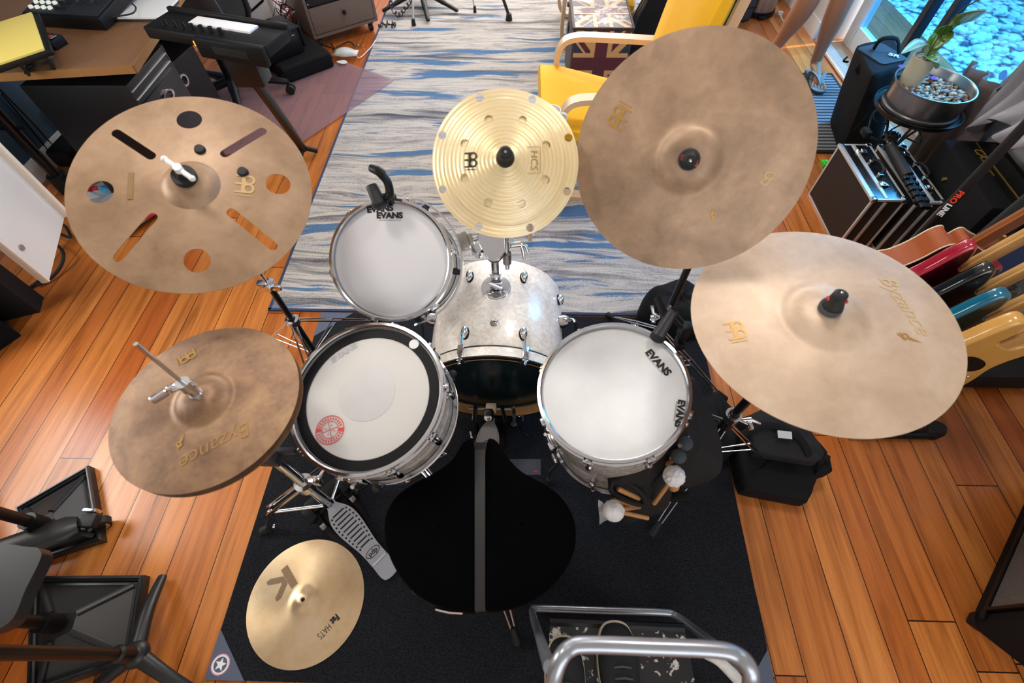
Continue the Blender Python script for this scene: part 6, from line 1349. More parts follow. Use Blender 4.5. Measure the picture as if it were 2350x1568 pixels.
# pedestal with oval pull: its drawer front faces right, its plain side faces the drums
zd = .62; q0 = at(289, 197, zd); q1 = at(370, 105, zd); dq_ = (q1-q0); dq_.z = 0; LD = dq_.length; dq_.normalize(); T3 = M((dq_, V((-dq_.y, dq_.x, 0)), V((0, 0, 1)))).transposed().to_4x4(); T3.translation = V((q0.x, q0.y, 0))
t = thing('drawer_cabinet', 'black drawer cabinet with chrome oval pull under the desk', 'cabinet', T3 @ V((LD/2, .22, 0)))
MB().box((LD/2, .23, zd/2), (LD, .46, zd), T3, .004).build('body', pm('black_laminate', '#0d0e10', .4), t)
dr = MB().box((LD/2, -.004, .27), (LD-.02, .012, .52), T3, .002).build('drawer', pm('black_laminate2', '#121316', .35), t)
MB().lathe([(.030, 0), (.041, 0), (.041, .012), (.030, .010)], T3 @ M.Translation((LD*.52, -.010, .475)) @ M.Rotation(R(90), 4, 'X') @ M.Diagonal((1.15, .62, 1, 1)), 32, True).build('pull', K['chrome'], dr)
MB().box((LD/2, -.003, .555), (LD-.01, .006, .004), T3).box((LD/2, -.003, .590), (LD-.01, .006, .003), T3).build('trim_line', K['alu'], t, 0)
MB().box((LD+.003, .23, zd/2), (.006, .462, zd+.004), T3).build('edge_band', pm('brown_edge', '#4a3a2a', .5), t, 0)
o = MB(); P = [[at(150+70*u, 166+8*math.sin(PI*u)*v_, .66+.01*math.sin(u*9)) for v_ in (-.6, 0, .6, 1.2)] for u in (0, .2, .4, .6, .8, 1)]
single(o.grid(P).build('white_cloth', pm('white_rag', '#cfcfcd', .9), None, 60, solid=.004), 'white rag stuffed between the desktop and the black drawer cabinet', 'cloth')
# things on the desk
def on_desk(x, y): return at(x, y, .7305)
a = on_desk(72, 62); b = on_desk(248, 72); dxm = (b-a); wM = dxm.length; dxm.normalize(); T5 = M((dxm, V((-dxm.y, dxm.x, 0)), V((0, 0, 1)))).transposed().to_4x4(); T5.translation = a
t = thing('audio_mixer', 'black audio mixer with rows of pale round buttons on the desk', 'mixer', T5 @ V((wM/2, .2, 0)))
T5t = T5 @ M.Rotation(R(7), 4, 'X')
MB().box((wM/2, .20, .028), (wM, .40, .050), T5t, .008).build('body', K['black'], t); MB().box((wM/2, .20, .055), (wM-.02, .38, .004), T5t, .001).build('face', pm('mixer_face', '#1b1d20', .5), t)
for i in range(6):
    for j in range(9): MB().lathe([(0, .009), (.0085, .008), (.010, 0), (0, 0)], T5t @ M.Translation((.03+i*.030, .045+j*.038, .057)), 14).build('button', pm('lit_button', '#d6d9d2', .4, emit=('#e8f0e2', .35)) if i < 4 else K['black'], t)
for i in range(6):
    x = .03+.030*6+.012+i*((wM-.23)/6); MB().box((x, .14, .057), (.003, .13, .002), T5t).build('fader_slot', K['blackmat'], t); MB().box((x, .10+.02*(i % 3), .062), (.010, .020, .012), T5t, .002).build('fader', K['darkgrey'], t)
    for j in range(3): MB().lathe([(0, .012), (.006, .011), (.008, 0), (0, 0)], T5t @ M.Translation((x, .24+j*.045, .057)), 12).build('knob', K['white'] if j == 2 else K['black'], t)
a = on_desk(262, 50); b = on_desk(372, 50); T6 = M((( b-a).normalized(), V((-(b-a).normalized().y, (b-a).normalized().x, 0)), V((0, 0, 1)))).transposed().to_4x4(); T6.translation = a; wL = (b-a).length
t = thing('laptop', 'closed white laptop lying on the corner of the desk', 'laptop', T6 @ V((wL/2, .1, 0)))
MB().prism([(x+wL/2, y+.10) for x, y in rrect(wL, .20, .012)], .010, T6).build('base', K['darkgrey'], t); MB().prism([(x+wL/2, y+.10) for x, y in rrect(wL, .20, .012)], .007, T6, .0105).build('lid', pm('white_lid', '#e4e6e6', .3), t)
single(MB().tube(smoothpath([at(252, 40, .77), at(280, 36, .775), at(305, 30, .775), at(312, 18, .775), at(303, 8, .77)], 6), .003).build('cable', K['black'], None), 'short black cable curling over the white laptop', 'cable')
# yellow note pad on a black tablet stand
zp = .80; q4 = [at(0, 55, zp), at(18, 140, zp), at(108, 110, zp+.01), at(32, 8, zp+.03)]
t = thing('note_pad', 'yellow paper pad propped up at the left edge of the desk', 'pad', q4[1])
ex_ = (q4[3]-q4[0]); ey_ = (q4[1]-q4[0])
nn = (q4[2]-q4[1]).cross(q4[3]-q4[1]).normalized(); nn = nn if nn.z > 0 else -nn
F_ = frame(q4[1], nn, q4[2]-q4[1]); wP = (q4[2]-q4[1]).length
MB().box((wP/2-.02, .15, -.012), (wP+.06, .34, .018), F_, .004).build('backing', K['black'], t); MB().box((wP/2-.03, .155, .002), (wP+.04, .33, .008), F_, .001).build('pages', pm('yellow_paper', '#dcc768', .75), t)
sb_ = MB()
for x in (.02, wP-.03): sb_.tube([F_ @ V((x, .02, -.02)), V(((F_ @ V((x, .02, -.02))).x, (F_ @ V((x, .02, -.02))).y, .735)), V(((F_ @ V((x, .25, -.02))).x, (F_ @ V((x, .25, -.02))).y, .735)), F_ @ V((x, .22, -.02))], .006)
sb_.build('stand', K['blackmetal'], t)
p = on_desk(122, 108); T_b = M.Translation(p) @ M.Rotation(R(-14), 4, 'Z')
t = thing('card_box', 'small black box with orange print on the desk beside the yellow pad', 'box', p); MB().box((0, .01, .018), (.085, .06, .034), T_b, .003).build('box', K['black'], t)
for k, (x, c) in enumerate(((-.018, 'red'), (-.004, 'orange'), (.010, 'orange'))): MB().box((x, .012, .0355), (.010, .024, .001), T_b).build('print', K[c], t, 0)
MB().box((.024, .012, .0355), (.006, .030, .001), T_b).build('print', K['grey_ink'], t, 0)
p = on_desk(103, 142); t = thing('desk_clamp', 'grey square clamp with a cable at the front edge of the desk', 'clamp', p)
MB().box(p+V((0, .01, .022)), (.055, .045, .042), M.Identity(4), .010).build('block', pm('olive_grey', '#3c3d37', .5), t); MB().cyl(p+V((0, .01, .04)), p+V((0, .01, .055)), .015).build('knob', K['darkgrey'], t)
single(MB().tube(smoothpath([at(75, 150, .74), at(60, 158, .745), at(57, 170, .72), at(57, 178, .66)], 5), .003).build('cable', K['black'], None), 'thin black cable hanging over the front edge of the desk', 'cable')
T_b = M.Translation((-1.95, 2.50, 0)) @ M.Rotation(R(-8), 4, 'Z'); t = thing('computer_case', 'black computer case standing under the desk beside the drawer cabinet', 'computer', (-1.95, 2.50, 0))
MB().box((0, 0, .25), (.36, .34, .48), T_b, .01).build('case', K['black'], t); MB().lathe([(.020, 0), (.030, 0), (.030, .008), (.020, .008)], T_b @ M.Translation((.181, -.02, .40)) @ M.Rotation(R(90), 4, 'Y'), 24, True).build('power_ring', K['chrome'], t)
for x in (-.14, .14):
    for y in (-.13, .13): MB().cyl((x, y, 0), (x, y, .012), .015, n=12, T=T_b).build('foot', K['rubber'], t)
# ---- office chair behind the desk
bx_, by_ = -1.86, 3.0
def star_base(t, c, azs, rad, zc=.008, hubz=.115):
    for a in azs:
        d = V((math.cos(R(a)), math.sin(R(a)), 0)); e = c+d*rad
        lg = MB().tube(smoothpath([c+V((0, 0, hubz))+d*.02, c+d*rad*.5+V((0, 0, hubz-.008)), e+V((0, 0, .075+zc))], 5), [.030]*5+[.024]*5+[.017], 10, flat=.8).build('base_leg', K['black'], t)
        cs = MB()
        for s in (-1, 1): s_ = V((-d.y, d.x, 0)); cs.tube([e+s_*s*.008+V((0, 0, zc+.028)), e+s_*s*.026+V((0, 0, zc+.028))], .028, 18)
        cs.cyl(e+V((0, 0, zc+.03)), e+V((0, 0, zc+.075)), .010); cs.build('caster', K['rubber'], lg)
t = thing('office_chair', 'black mesh-backed office chair behind the desk with a keyboard across its arms', 'chair', (bx_, by_, .014))
cb_ = V((bx_, by_, .006)); star_base(t, cb_, (-36, 36, 108, 180, -108), .34, .008)
MB().cyl(cb_+V((0, 0, .10)), cb_+V((0, 0, .42)), .028).build('gas_column', K['black'], t)
MB().prism(rrect(.48, .46, .08), .07, M.Translation((bx_, by_, .43))).build('seat', K['nylon'], t)
bk = MB(); P = []
for i in range(9):
    f = i/8; P.append([(bx_-.02+.04*f+.21*u, by_+.22+.10*f-.05*(1-u*u), .50+.55*f) for u in (-1, -.6, -.2, .2, .6, 1)])
bk.grid(P).build('mesh_back', pm('charcoal_mesh', '#3a393b', .8, 0, .3, 12, .3, 500), t, 60, solid=.012)
MB().tube(smoothpath([V((bx_+.17+.03, by_+.17, .50)), V((bx_+.215, by_+.21, .75)), V((bx_+.22, by_+.30, 1.05)), V((bx_, by_+.36, 1.08)), V((bx_-.22, by_+.30, 1.05)), V((bx_-.20, by_+.21, .75)), V((bx_-.17, by_+.17, .50))], 5), .016).build('back_frame', K['black'], t)
for s in (-1, 1): MB().tube(smoothpath([V((bx_+s*.2, by_+.1, .45)), V((bx_+s*.30, by_+.10, .50)), V((bx_+s*.31, by_+.06, .64)), V((bx_+s*.30, by_-.12, .66))], 5), .014).box((bx_+s*.30, by_-.05, .668), (.07, .26, .025), None, .010).build('armrest', K['black'], t)
t.matrix_world = M.Translation((bx_, by_, .014)) @ M.Rotation(R(188), 4, 'Z')
# control keyboard with white keys on a column stand
zk = .78; a = at(332, 76, zk); b = at(612, 122, zk); dk = (b-a); wK = dk.length; dk.normalize(); T7 = M((dk, V((-dk.y, dk.x, 0)), V((0, 0, 1)))).transposed().to_4x4(); T7.translation = a
t = thing('control_keyboard', 'black control keyboard with knobs and bright white keys on its own column stand', 'keyboard', T7 @ V((wK*.65, .08, -.55)))
MB().box((wK*.5, .085, .0), (wK, .16, .045), T7, .008).build('body', K['black'], t); MB().box((wK*.73, -.010, -.01), (wK*.54, .03, .075), T7, .008).build('front_rail', K['black'], t)
MB().box((wK*.5, .165, .012), (wK, .02, .05), T7, .006).build('back_rail', K['black'], t)
MB().box((wK*.55, .105, .026), (wK*.50, .060, .010), T7, .002).build('keys', pm('white_keys', '#f2f2f4', .3), t)
for k in range(7): MB().lathe([(0, .022), (.009, .020), (.011, 0), (0, 0)], T7 @ M.Translation((.08+k*.045, .045, .022)), 16).build('knob', K['black'], t)
MB().box((wK*.42, .0, -.008), (.012, .006, .018), T7, .001).build('indicator', pm('amber_led', '#ff9a20', .3, emit=('#ff8c10', 2)), t)
MB().box((wK*.74, -.026, -.008), (.16, .003, .03), T7, .001).build('recess', K['blackmat'], t)
f0 = T7 @ V((wK*.66, .07, 0)); fb_ = at(700, 352, .02); fb_ = V((fb_.x, fb_.y, .02))
MB().box(f0+V((0, .0, -.10)), (.13, .10, .15), None, .01).tube([f0+V((0, 0, -.15)), fb_+V((0, 0, .03))], .024).build('column', K['blackmetal'], t)
for a in (20, 140, 260): d = V((math.cos(R(a)), math.sin(R(a)), 0)); MB().tube([fb_+V((0, 0, .04)), fb_+d*.07], .014).build('foot', K['rubber'], t)
# ---- blue wall cables, black pole, light stand
for k, ((x0_, y0_), (x1_, y1_)) in enumerate((((4, 215), (130, 372)), ((0, 205), (140, 355)), ((98, 250), (160, 325)))):
    A_ = atx(x0_, y0_, X0+.012); B_ = atx(x1_, y1_, X0+.012); single(MB().tube([A_, A_.lerp(B_, .5)+V((.0, .006, 0)), B_], .004, 6).build('cable', K['black'], None), ('black cable running down the blue wall, nearest the white panel', 'middle black cable running down the blue wall', 'thin black cable on the blue wall near the subwoofer')[k], 'cable', 'cables down the blue wall')
p = at(170, 350, .05); t = thing('power_brick', 'black power brick with yellow stickers under the desk edge', 'adapter', p-V((0, 0, .045))); MB().box(p+V((0, 0, .02)), (.13, .20, .10), None, .02).build('body', K['black'], t)
MB().lathe([(0, .0), (.025, .0)], frame(p+V((.066, .01, .05)), (1, 0, .1)), 20).build('sticker', pm('yellow_sticker', '#b99412', .6), t)
# crumpled colourful snack bag on the floor seen through the crash holes
def bagmat():
    t = NT('printed_wrapper'); v = t.n('ShaderNodeTexVoronoi'); t.l(t.coord((1, 1, 1)), v.inputs['Vector']); v.inputs['Scale'].default_value = 13
    sp = t.n('ShaderNodeSeparateColor'); t.l(v.outputs['Color'], sp.inputs[0]); t.l(t.ramp(sp.outputs[0], [(0, '#8f9298'), (.3, '#b8bcc2'), (.45, '#4fa6d8'), (.6, '#b3202c'), (.75, '#6f7278'), (.88, '#5fa05a'), (.95, '#d8dade')], 'CONSTANT'), t.b.inputs['Base Color']); t.b.inputs['Roughness'].default_value = .25; return t.m
c_ = at(290, 470, 0); rng = random.Random(21); P = []
for i in range(15):
    row = []
    for j in range(19):
        u, v_ = i/14-.5, j/18-.5; ed = (1-(2*u)**4)*(1-(2*v_)**4); w_ = .05*ed*(.6+.4*math.sin(u*11+v_*5))+.02*math.sin(u*19)*math.sin(v_*23)*ed
        row.append(c_+V((v_*.50*math.cos(-.55)-u*.34*math.sin(-.55), v_*.50*math.sin(-.55)+u*.34*math.cos(-.55), .03+w_+.012*rng.random()*ed)))
    P.append(row)
sb2 = MB().grid(P).build('snack_bag', bagmat(), None, 30, solid=.002); single(sb2, 'crumpled printed plastic bag on the floor, seen through the crash cymbal holes', 'bag')
p = at(252, 437, .085); 
# white cabinet at the left edge
zc = .36; A_ = at(150, 492, zc); B_ = at(112, 648, zc); dd = (B_-A_); LW = dd.length; dd.normalize(); nrm = V((-dd.y, dd.x, 0)); nrm = nrm if nrm.x > 0 else -nrm; T8 = M((dd, nrm, V((0, 0, 1)))).transposed().to_4x4()
if T8.determinant() < 0: T8 = M((dd, -nrm, V((0, 0, 1)))).transposed().to_4x4()
T8.translation = A_; sgn = 1 if (T8.to_3x3() @ V((0, 1, 0))).dot(nrm) > 0 else -1
t = thing('white_cabinet', 'white laminate cabinet with blind reflections painted on its side at the left edge', 'cabinet', A_.lerp(B_, .5)-V((.2, 0, zc)))
MB().box((LW/2, -sgn*.010, .55), (LW, .020, 1.10), T8, .001).build('side_panel', pm('white_laminate', '#d5d2cb', .25, 0, .02, 4, coat=.3), t, 0)
MB().box((.010, sgn*.010, .55), (.020, .022, 1.10), T8, .002).box((LW-.004, -sgn*.008, .55), (.008, .024, 1.10), T8, .002).build('edge_band', pm('cream_edge', '#e6d9c6', .5), t)
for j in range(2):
    for k in range(3): MB().box((.115+k*.035, sgn*.0008, .40+j*.17-k*.02), (.013, .002, .12), T8 @ M.Rotation(R(0), 4, 'Y')).build('blind_reflection', pm('blind_reflection_white', '#efeeea', .2), t, 0)  # paler strips paint the reflection of window blinds on the panel
MB().cyl((LW-.05, 0, .13), (LW-.05, sgn*.006, .13), .010, n=18, T=T8).build('cam_cap', K['steel'], t)
MB().box((LW/2, -sgn*.24, .18), (LW-.02, .44, .018), T8).box((LW/2, -sgn*.24, .62), (LW-.02, .44, .018), T8).build('shelf', K['white'], t, 0)
MB().box((LW/2-.12, -sgn*.42, -zc/2), (LW-.30, .16, zc), T8).build('shade_plinth', K['blackmat'], t, 0)  # black support box, also standing in for the shade under the cabinet
# road case and cable loops under it
T9 = M.Translation((-2.36, 1.02, 0)) @ M.Rotation(R(-30), 4, 'Z'); t = thing('road_case', 'black road case with steel corners at the left edge below the white cabinet', 'case', (-2.33, 1.12, 0)); MB().box((0, 0, .10), (.26, .36, .20), T9, .008).build('body', K['nylon'], t)
for x in (-.12, .12):
    for y in (-.17, .17): MB().box((x, y, .192), (.035, .035, .022), T9, .006).build('corner', K['chrome'], t)
for k, pts in enumerate((((128, 560, .02), (145, 580, .05), (140, 610, .03), (115, 640, .015), (85, 655, .015)), ((125, 530, .03), (160, 545, .06), (150, 520, .05), (125, 510, .03)), ((95, 640, .012), (60, 665, .012), (20, 680, .012)))):
    single(MB().tube(smoothpath([at(*q) for q in pts], 7), .007).build('cable', K['rubber'], None), ('thick black cable curling on the planks below the white cabinet', 'black cable loop behind the white cabinet panel', 'black cable running under the white cabinet to the road case')[k], 'cable', 'cables below the white cabinet')
# ================================================================== LOWER LEFT: pyramid-base stands, chair, mic stand
K['satinblack'] = pm('satin_black_plastic', '#1d1d1e', .38, 0, .08, 20)
def pyr_stand(label, corners, apex, ztop):
    """square moulded base with raised rim, four sloping faces and a pole"""
    t = thing('speaker_stand', label, 'stand', (apex.x, apex.y, 0), None, 'speaker stands with moulded pyramid bases'); c = sum(corners, V())/4; mb = MB()
    def ring(f, z): return [V((c.x+(p.x-c.x)*f, c.y+(p.y-c.y)*f, z)) for p in corners]
    rows = [ring(1.0, .0), ring(1.0, .028), ring(.97, .036), ring(.93, .036), ring(.915, .030), ring(.88, .028), ring(.86, .020), ring(.80, .022)]
    mb.grid([r+[r[0]] for r in rows]); mb.build('base', K['satinblack'], t, 20)
    q = ring(.80, .022); ap = V((apex.x, apex.y, .105)); rg_ = MB()
    in_ = [ap+(p-ap).normalized()*.05 for p in q]
    for i in range(4): rg_.add([q[i], q[(i+1) % 4], in_[(i+1) % 4], in_[i]], [(0, 1, 2, 3)])
    rg_.add(in_, [(0, 1, 2, 3)]); rg_.build('pyramid', pm('charcoal_plastic', '#262524', .4, 0, .06, 15), t, 20)
    rb_ = MB()
    for i in range(4): rb_.tube([q[i]+V((0, 0, .003)), in_[i]+V((0, 0, .004))], .010, 8, flat=.6)
    rb_.build('rib', K['satinblack'], t); MB().cyl(ap-V((0, 0, .01)), ap+V((0, 0, .05)), .026).build('collar', K['black'], t); MB().cyl(ap, ap+V((0, 0, ztop)), .0165).build('pole', K['blackmetal'], t)
c1_ = [at(205, 1068, 0), at(218, 1260, 0), at(40, 1300, 0), at(30, 1165, 0)]; c1_ = [at(202, 1067, .02), V((at(202, 1067, .02).x+.17, at(202, 1067, .02).y-.34, 0)), V((at(202, 1067, .02).x-.17, at(202, 1067, .02).y-.50, 0)), V((at(202, 1067, .02).x-.33, at(202, 1067, .02).y-.17, 0))]
pyr_stand('black speaker stand whose square base lies nearest the hi-hat, beside a caster', [at(203, 1068, .03), at(232, 1240, .03), at(75, 1290, .03), at(35, 1165, .03)], at(95, 1205, .1), .72)
pyr_stand('black speaker stand whose square base touches the lower left corner of the picture', [at(331, 1320, .03), at(336, 1372, .03)+V((.03, -.16, 0)), at(60, 1600, .03), at(70, 1322, .03)], at(128, 1432, .1), .66)
# office chair whose arm pads and one caster leg reach into view
cx2, cy2 = -1.76, .12
t = thing('desk_chair', 'black chair at the lower left with arm pads and a chromed caster leg', 'chair', (cx2, cy2, 0)); cc2 = V((cx2, cy2, 0))
for a in (31, 121, 211, 301): 
    d = V((math.cos(R(a)), math.sin(R(a)), 0)); L2_ = .40; P = []
    pts = smoothpath([cc2+d*.03+V((0, 0, .16)), cc2+d*L2_*.5+V((0, 0, .135)), cc2+d*L2_+V((0, 0, .085))], 5)
    lg = MB().tube(pts, [.050]*5+[.042]*5+[.028], 12, flat=.55, side=(0, 0, 1)).build('base_leg', K['satinblack'], t); e = cc2+d*(L2_+.025); s_ = V((-d.y, d.x, 0))
    cs = MB().tube([e-s_*.012+V((0, 0, .034)), e+s_*.012+V((0, 0, .034))], .034, 22).box(e+V((0, 0, .075)), (.05, .04, .03), None, .006).build('caster', K['rubber'], lg)
    MB().lathe([(.018, -.014), (.028, -.014), (.028, .014), (.018, .014)], frame(e+V((0, 0, .034)), s_), 22, True).box(e+V((0, .03, .085)), (.045, .012, .03), None, .003).build('wheel_rim', K['chrome'], cs)
MB().cyl(cc2+V((0, 0, .15)), cc2+V((0, 0, .42)), .026).build('gas_column', K['black'], t); MB().prism(rrect(.46, .46, .08), .07, M.Translation((cx2+.0, cy2, .43))).build('seat', K['nylon'], t)
P = [];
zA = .62; aq = [at(x, y, zA) for x, y in ((-40, 1262), (70, 1256), (92, 1264), (92, 1285), (60, 1350), (20, 1430), (-60, 1440))]
MB().prism(s2([(p.x, p.y) for p in aq], 5), .03, M.Translation((0, 0, zA-.03))).build('arm_pad', K['satinblack'], t, 50)
ap_ = at(30, 1350, zA-.03); MB().tube(smoothpath([ap_, ap_+V((-.04, 0, -.06)), ap_+V((-.14, -.01, -.13))], 5), .020).build('arm_support', K['black'], t)
# mic stand with three moulded legs
hb = at(312, 1502, .10)
t = thing('microphone_stand', 'dark microphone stand with splayed moulded legs at the bottom left', 'stand', (hb.x, hb.y, 0))
for (x, y) in ((376, 1325), (470, 1600), (200, 1605)):
    e = at(x, y, .012); P = smoothpath([hb, hb.lerp(e, .5)+V((0, 0, .018)), e+V((0, 0, .008))], 6); MB().tube(P, [.024+(.014-.024)*i/(len(P)-1) for i in range(len(P))], 12, flat=.8).build('leg', K['satinblack'], t)
MB().ball(hb, .036, None, 16, 10, (1, 1, .7)).build('hub', K['satinblack'], t); MB().cyl(hb, hb+V((0, 0, 1.0)), .0145).lathe([(.0145, .03), (.022, .03), (.022, .075), (.0145, .08)], M.Translation(hb), 20, True).build('column', K['blackmetal'], t)
# ================================================================== RIGHT FRONT: bags, stick bag, step stool, shoes
o = lump('round_bag', '', circ2(.655, 1.245, .155, .125, 9), .0, .17, K['nylon'], seed=12, rough=.012, top=.82); single(o, 'round black fabric bag on the floor behind the floor tom', 'bag')
T_ = M.Identity(4)
t = thing('laptop_bag', 'black folded shoulder bag on the planks right of the drum mat', 'bag', (.93, .60, 0))
def slab(name, px, z0, z1, mat, k=.03, tilt=0):
    q = [at(x, y, z0) for x, y in px]; n_ = len(q); o = []
    for i in range(n_):
        a, b, c = q[i-1], q[i], q[(i+1) % n_]; o += [b.lerp(a, min(.45, k/(a-b).length)), b.lerp(b.lerp(a, .02)+(c-b)*.02, 1), b.lerp(c, min(.45, k/(c-b).length))]
    c = sum(o, V())/len(o); rows = []; rg_ = random.Random(len(px))
    for f, g in ((.95, 0), (1.0, .15), (1.0, .75), (.97, .93), (.90, 1.0), (.5, 1.03), (.02, 1.03)):
        rows.append([V((c.x+(p.x-c.x)*f, c.y+(p.y-c.y)*f, z0+(z1-z0)*g+tilt*(p.y-c.y)*g+.004*math.sin(i*2.1+g*5)*(f < .98))) for i, p in enumerate(o+[o[0]])])
    return MB().grid(rows).build(name, mat, t, 50)
slab('body', ((1688, 1138), (1834, 1166), (1850, 1115), (1872, 1060), (1800, 985), (1740, 960), (1672, 985), (1668, 1060)), .002, .10, K['nylon'], .03, .12)
slab('flap', ((1720, 1050), (1862, 1072), (1880, 1052), (1838, 985), (1765, 938), (1700, 968)), .115, .165, pm('black_canvas', '#111113', .85, 0, .3, 60, .4, 400), .03, .05)
slab('side_pocket', ((1845, 1105), (1886, 1098), (1882, 1062), (1860, 1050)), .03, .10, K['nylon'], .012)
p = at(1800, 998, .185); MB().prism([(-.025, -.012), (.02, -.016), (.026, .010), (-.02, .014)], .003, M.Translation(p)).build('tag', pm('grey_tag', '#b9bcc0', .6), t, 0)
MB().tube(smoothpath([at(1700, 1000, .17), at(1760, 975, .185), at(1830, 1000, .18), at(1858, 1045, .165)], 5), .012, 8, flat=.35).build('strap', K['nylon'], t)
o = lump('drum_bag', '', circ2(.71, .72, .075, .13, 9), .0, .14, K['nylon'], seed=15, rough=.008, top=.85); single(o, 'soft black bag on the mat edge beside the folded shoulder bag', 'bag')
# stick bag hung on the floor tom
K['cloth'] = pm('black_stick_bag_fabric', '#0d0d0f', .8, 0, .3, 60, .4, 500)
t = thing('stick_bag', 'open black stick bag hanging from the right side of the floor tom', 'bag', (.43, .46, .2))
def panel(name, pts, th):
    top = [at(*q) for q in pts]; c = sum(top, V())/len(top); n = (top[1]-top[0]).cross(top[2]-top[0])
    for i in range(2, len(top)-1): n += (top[i]-top[0]).cross(top[i+1]-top[0])
    n.normalize(); n = n if n.z > 0 else -n; rows = []
    o = smoothpath(top, 4, True)
    for f, d in ((.96, -th), (1.0, -th*.7), (1.0, -.006), (.97, 0), (.6, .004), (.02, .004)): rows.append([c+(p-c)*f+n*d for p in o]+[c+(o[0]-c)*f+n*d])
    return MB().grid(rows).build(name, K['cloth'], t, 60)
panel('back_panel', ((1588, 870, .52), (1622, 920, .46), (1655, 1010, .38), (1655, 1085, .32), (1600, 1118, .28), (1545, 1120, .30), (1560, 1020, .46)), .05)
panel('front_panel', ((1560, 1020, .50), (1545, 1060, .47), (1545, 1120, .36), (1530, 1170, .30), (1470, 1195, .28), (1430, 1198, .28), (1402, 1120, .40), (1410, 1105, .44), (1490, 1065, .49)), .045)
MB().tube(smoothpath([at(1402, 1112, .42), at(1425, 1102, .43), at(1470, 1130, .40), at(1478, 1158, .36), at(1440, 1150, .38), at(1405, 1130, .40), at(1402, 1112, .42)], 5), .007, 8).build('pocket_rim', K['cloth'], t)
MB().box(at(1560, 1140, .29), (.060, .030, .012), M.Identity(4), .003).build('buckle', K['black'], t)
MB().tube([at(1585, 880, .54), at(1575, 900, .60), at(1572, 950, .62)], .006).build('hook_strap', K['cloth'], t)
wd = pm('hickory', '#c08a55', .45, 0, .12, 20)
def stick(label, a, b, grp='sticks in the stick bag'):
    single(MB().tube([a, a.lerp(b, .05), b.lerp(a, .05), b], [.0055, .0075, .0075, .005], 14).build('drumstick', wd, None), label, 'drumstick', grp)
stick('drumstick showing inside the pocket loop of the stick bag', at(1418, 1122, .405), at(1468, 1145, .36))
stick('drumstick butt just above the white fluffy mallet nearest the throne', at(1408, 1147, .375), at(1462, 1160, .34))
stick('lowest drumstick butt, right of the white fluffy mallet', at(1425, 1168, .35), at(1470, 1162, .33))
def mallet(label, c, r, mat, d, fuzzy=0):
    t = thing('mallet', label, 'mallet', c, None, 'mallets in the stick bag'); b = bmesh.new(); bmesh.ops.create_icosphere(b, subdivisions=4 if fuzzy else 3, radius=r); rg_ = random.Random(int(c.x*1e5))
    for v in b.verts:
        if fuzzy: v.co *= 1+rg_.uniform(-.07, .09)
    MB().bm(b, M.Translation(c)).build('head', mat, t, 0 if False else 80); MB().cyl(c, c+V(d), .006).build('shaft', wd, t)
flu = pm('white_fleece', '#e9e6e4', .95, 0, .1, 60, .8, 300); gf = pm('slate_felt', '#3f474c', .95, 0, .2, 50, .5, 300)
mallet('upper grey felt mallet head beside the floor tom rim', at(1573, 1018, .53), .0185, gf, (-.02, .01, -.16)); mallet('lower grey felt mallet head beside the floor tom rim', at(1558, 1048, .52), .0185, gf, (-.03, .01, -.16))
mallet('white fluffy mallet head right of the floor tom', at(1547, 1093, .50), .026, flu, (-.02, -.03, -.14), 1); mallet('white fluffy mallet head in clear film near the throne', at(1408, 1172, .40), .027, flu, (.10, -.005, -.05), 1)
p = at(1547, 1117, .46); single(MB().ball(p, .013, None, 12, 8, (1, 1, 1.6)).build('drumstick_butt', wd, None), 'round wooden stick butt below the upper fluffy mallet', 'drumstick')
pw = at(1385, 1176, .40); cf = NT('clear_film'); cf.b.inputs['Alpha'].default_value = .35; cf.b.inputs['Base Color'].default_value = (.9, .9, .92, 1); cf.b.inputs['Roughness'].default_value = .15
P = [[pw+V((.05*u-.012, .025*v_*(1.2-u), .010*math.sin(u*9+v_*7))) for v_ in (-1, -.5, 0, .5, 1)] for u in (0, .2, .4, .6, .8, 1)]
single(MB().grid(P).build('plastic_wrap', cf.m, None, 60), 'scrap of clear plastic film around the fluffy mallet', 'film')
# ---- step stool with tube handrail
K['tube'] = pm('chipped_grey_tube', '#a3a7ae', .3, .75, .1, 30)
spk = NT('paint_speckled_black'); n_ = spk.noise(spk.coord(), 42, 3, .65); n2_ = spk.noise(spk.coord(), 6, 2); spk.l(spk.ramp(spk.math('ADD', spk.math('MULTIPLY', n_, .8), spk.math('MULTIPLY', n2_, .26)), [(.585, '#141416'), (.615, '#b9b4ac'), (.7, '#d8d2c8')]), spk.b.inputs['Base Color']); spk.b.inputs['Roughness'].default_value = .5
t = thing('step_stool', 'paint-splashed grey tube step stool with handrail behind the throne', 'step stool', (.27, .02, .007))
zh = .86
rail = [at(1250, 1700, zh-.16), at(1268, 1575, zh-.03), at(1285, 1515, zh), at(1310, 1487, zh), at(1350, 1480, zh), at(1500, 1485, zh), at(1640, 1491, zh), at(1690, 1503, zh), at(1718, 1530, zh), at(1722, 1575, zh-.03), at(1705, 1700, zh-.2)]
MB().tube(smoothpath(rail, 5), .0115, 16).build('handrail', K['tube'], t)
lowr = [at(1262, 1532, .80), at(1238, 1462, .42), at(1222, 1408, .07), at(1226, 1399, .035), at(1240, 1397, .03), at(1390, 1402, .03), at(1520, 1406, .03), at(1548, 1412, .035), at(1575, 1430, .10), at(1640, 1480, .40), at(1718, 1540, .80)]
MB().tube(smoothpath(lowr, 4), .0105, 14).build('front_frame', K['tube'], t)
for x in (1413, 1447): MB().lathe([(.0105, -.018), (.0165, -.018), (.0165, .018), (.0105, .018)], frame(at(x, 1403, .03), (1, 0, 0)), 18, True).build('clamp', K['black'], t)
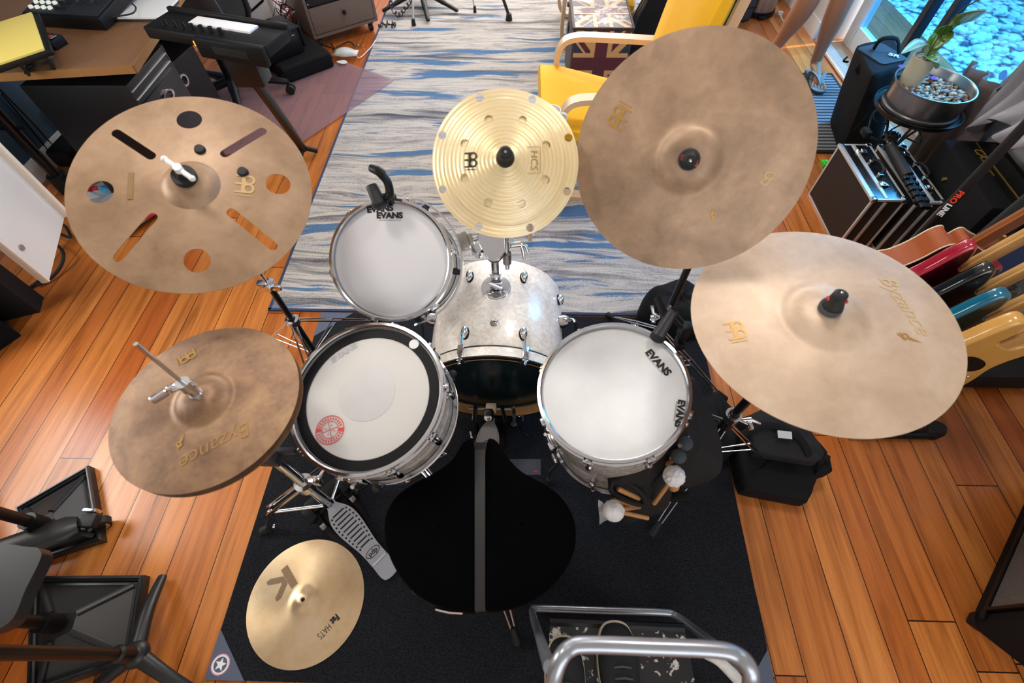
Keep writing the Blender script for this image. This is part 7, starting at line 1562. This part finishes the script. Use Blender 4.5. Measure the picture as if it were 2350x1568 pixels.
zt = .235; q = [at(1262, 1432, zt), at(1572, 1446, zt), at(1572, 1446, zt)+V((.012, -.26, 0)), at(1262, 1432, zt)+V((-.012, -.26, 0))]
MB().prism([(p.x, p.y) for p in q[::-1]], .028, M.Translation((0, 0, zt-.03))).build('tread', [spk.m], t, 0)
MB().tube([q[0]+V((0, .004, -.01)), q[1]+V((0, .004, -.01))], .012, 8).build('tread_edge', K['black'], t)
MB().tube(smoothpath([at(1622, 1500, .45), at(1650, 1515, .47), at(1680, 1545, .46), at(1697, 1566, .44)], 5), [.012]*6+[.012]*6+[.0115]*3+[.007], 12).build('rear_strut', pm('paint_spotted_white', '#c9c6c2', .5, 0, .35, 50), t)
for x, y in ((.06, -.30), (.48, -.30)): MB().tube([V((x+.02*(1 if x < .2 else -1), -.06, .78)), V((x, y, .03))], .0105, 12).build('rear_leg', K['tube'], t)
for x, y in ((.06, -.30), (.48, -.30)): MB().cyl((x, y, .0), (x, y, .05), .016).build('rubber_foot', K['rubber'], t)
# shoes on the tread
def shoe(px, py, label, wd_):
    p = at(px, py, zt); t = thing('shoe', label, 'shoe', (p.x, p.y-.13, zt), None, 'black shoes on the stool tread'); o = s2([(0, .0), (.030*wd_, -.010), (.046*wd_, -.05), (.050*wd_, -.10), (.042*wd_, -.18), (.040*wd_, -.25), (.022*wd_, -.285), (-.022*wd_, -.285), (-.040*wd_, -.25), (-.042*wd_, -.18), (-.050*wd_, -.10), (-.046*wd_, -.05), (-.030*wd_, -.010)], 5)
    T_ = M.Translation((p.x, p.y, zt-.001)); MB().prism(o, .024, T_).build('sole', pm('cream_rubber', '#cbbda8', .6), t, 30); cx0, cy0 = 0, -.14; rows = []
    for f, z in ((.965, .022), (.95, .040), (.86, .058), (.66, .072), (.35, .080), (.02, .082)): rows.append([(cx0+(x-cx0)*f, cy0+(y-cy0)*(f if y > cy0 else 1-(1-f)*.4)-(.0), z+max(0, (-y-.12))*.35*(1 if f > .3 else .9)) for x, y in o+[o[0]]])
    MB().grid(rows, T_).build('upper', pm('black_suede', '#0f0f11', .85, 0, .2, 60), t, 60)
    for k in range(3): MB().tube([T_ @ V((-.02, -.10-.022*k, .079+.004*k)), T_ @ V((0, -.098-.022*k, .085+.004*k)), T_ @ V((.02, -.10-.022*k, .079+.004*k))], .003).build('lace', K['darkgrey'], t)
shoe(1292, 1458, 'left of the two black shoes on the speckled stool tread', .98); shoe(1407, 1425, 'right of the two black shoes, set further forward on the tread', 1.02)
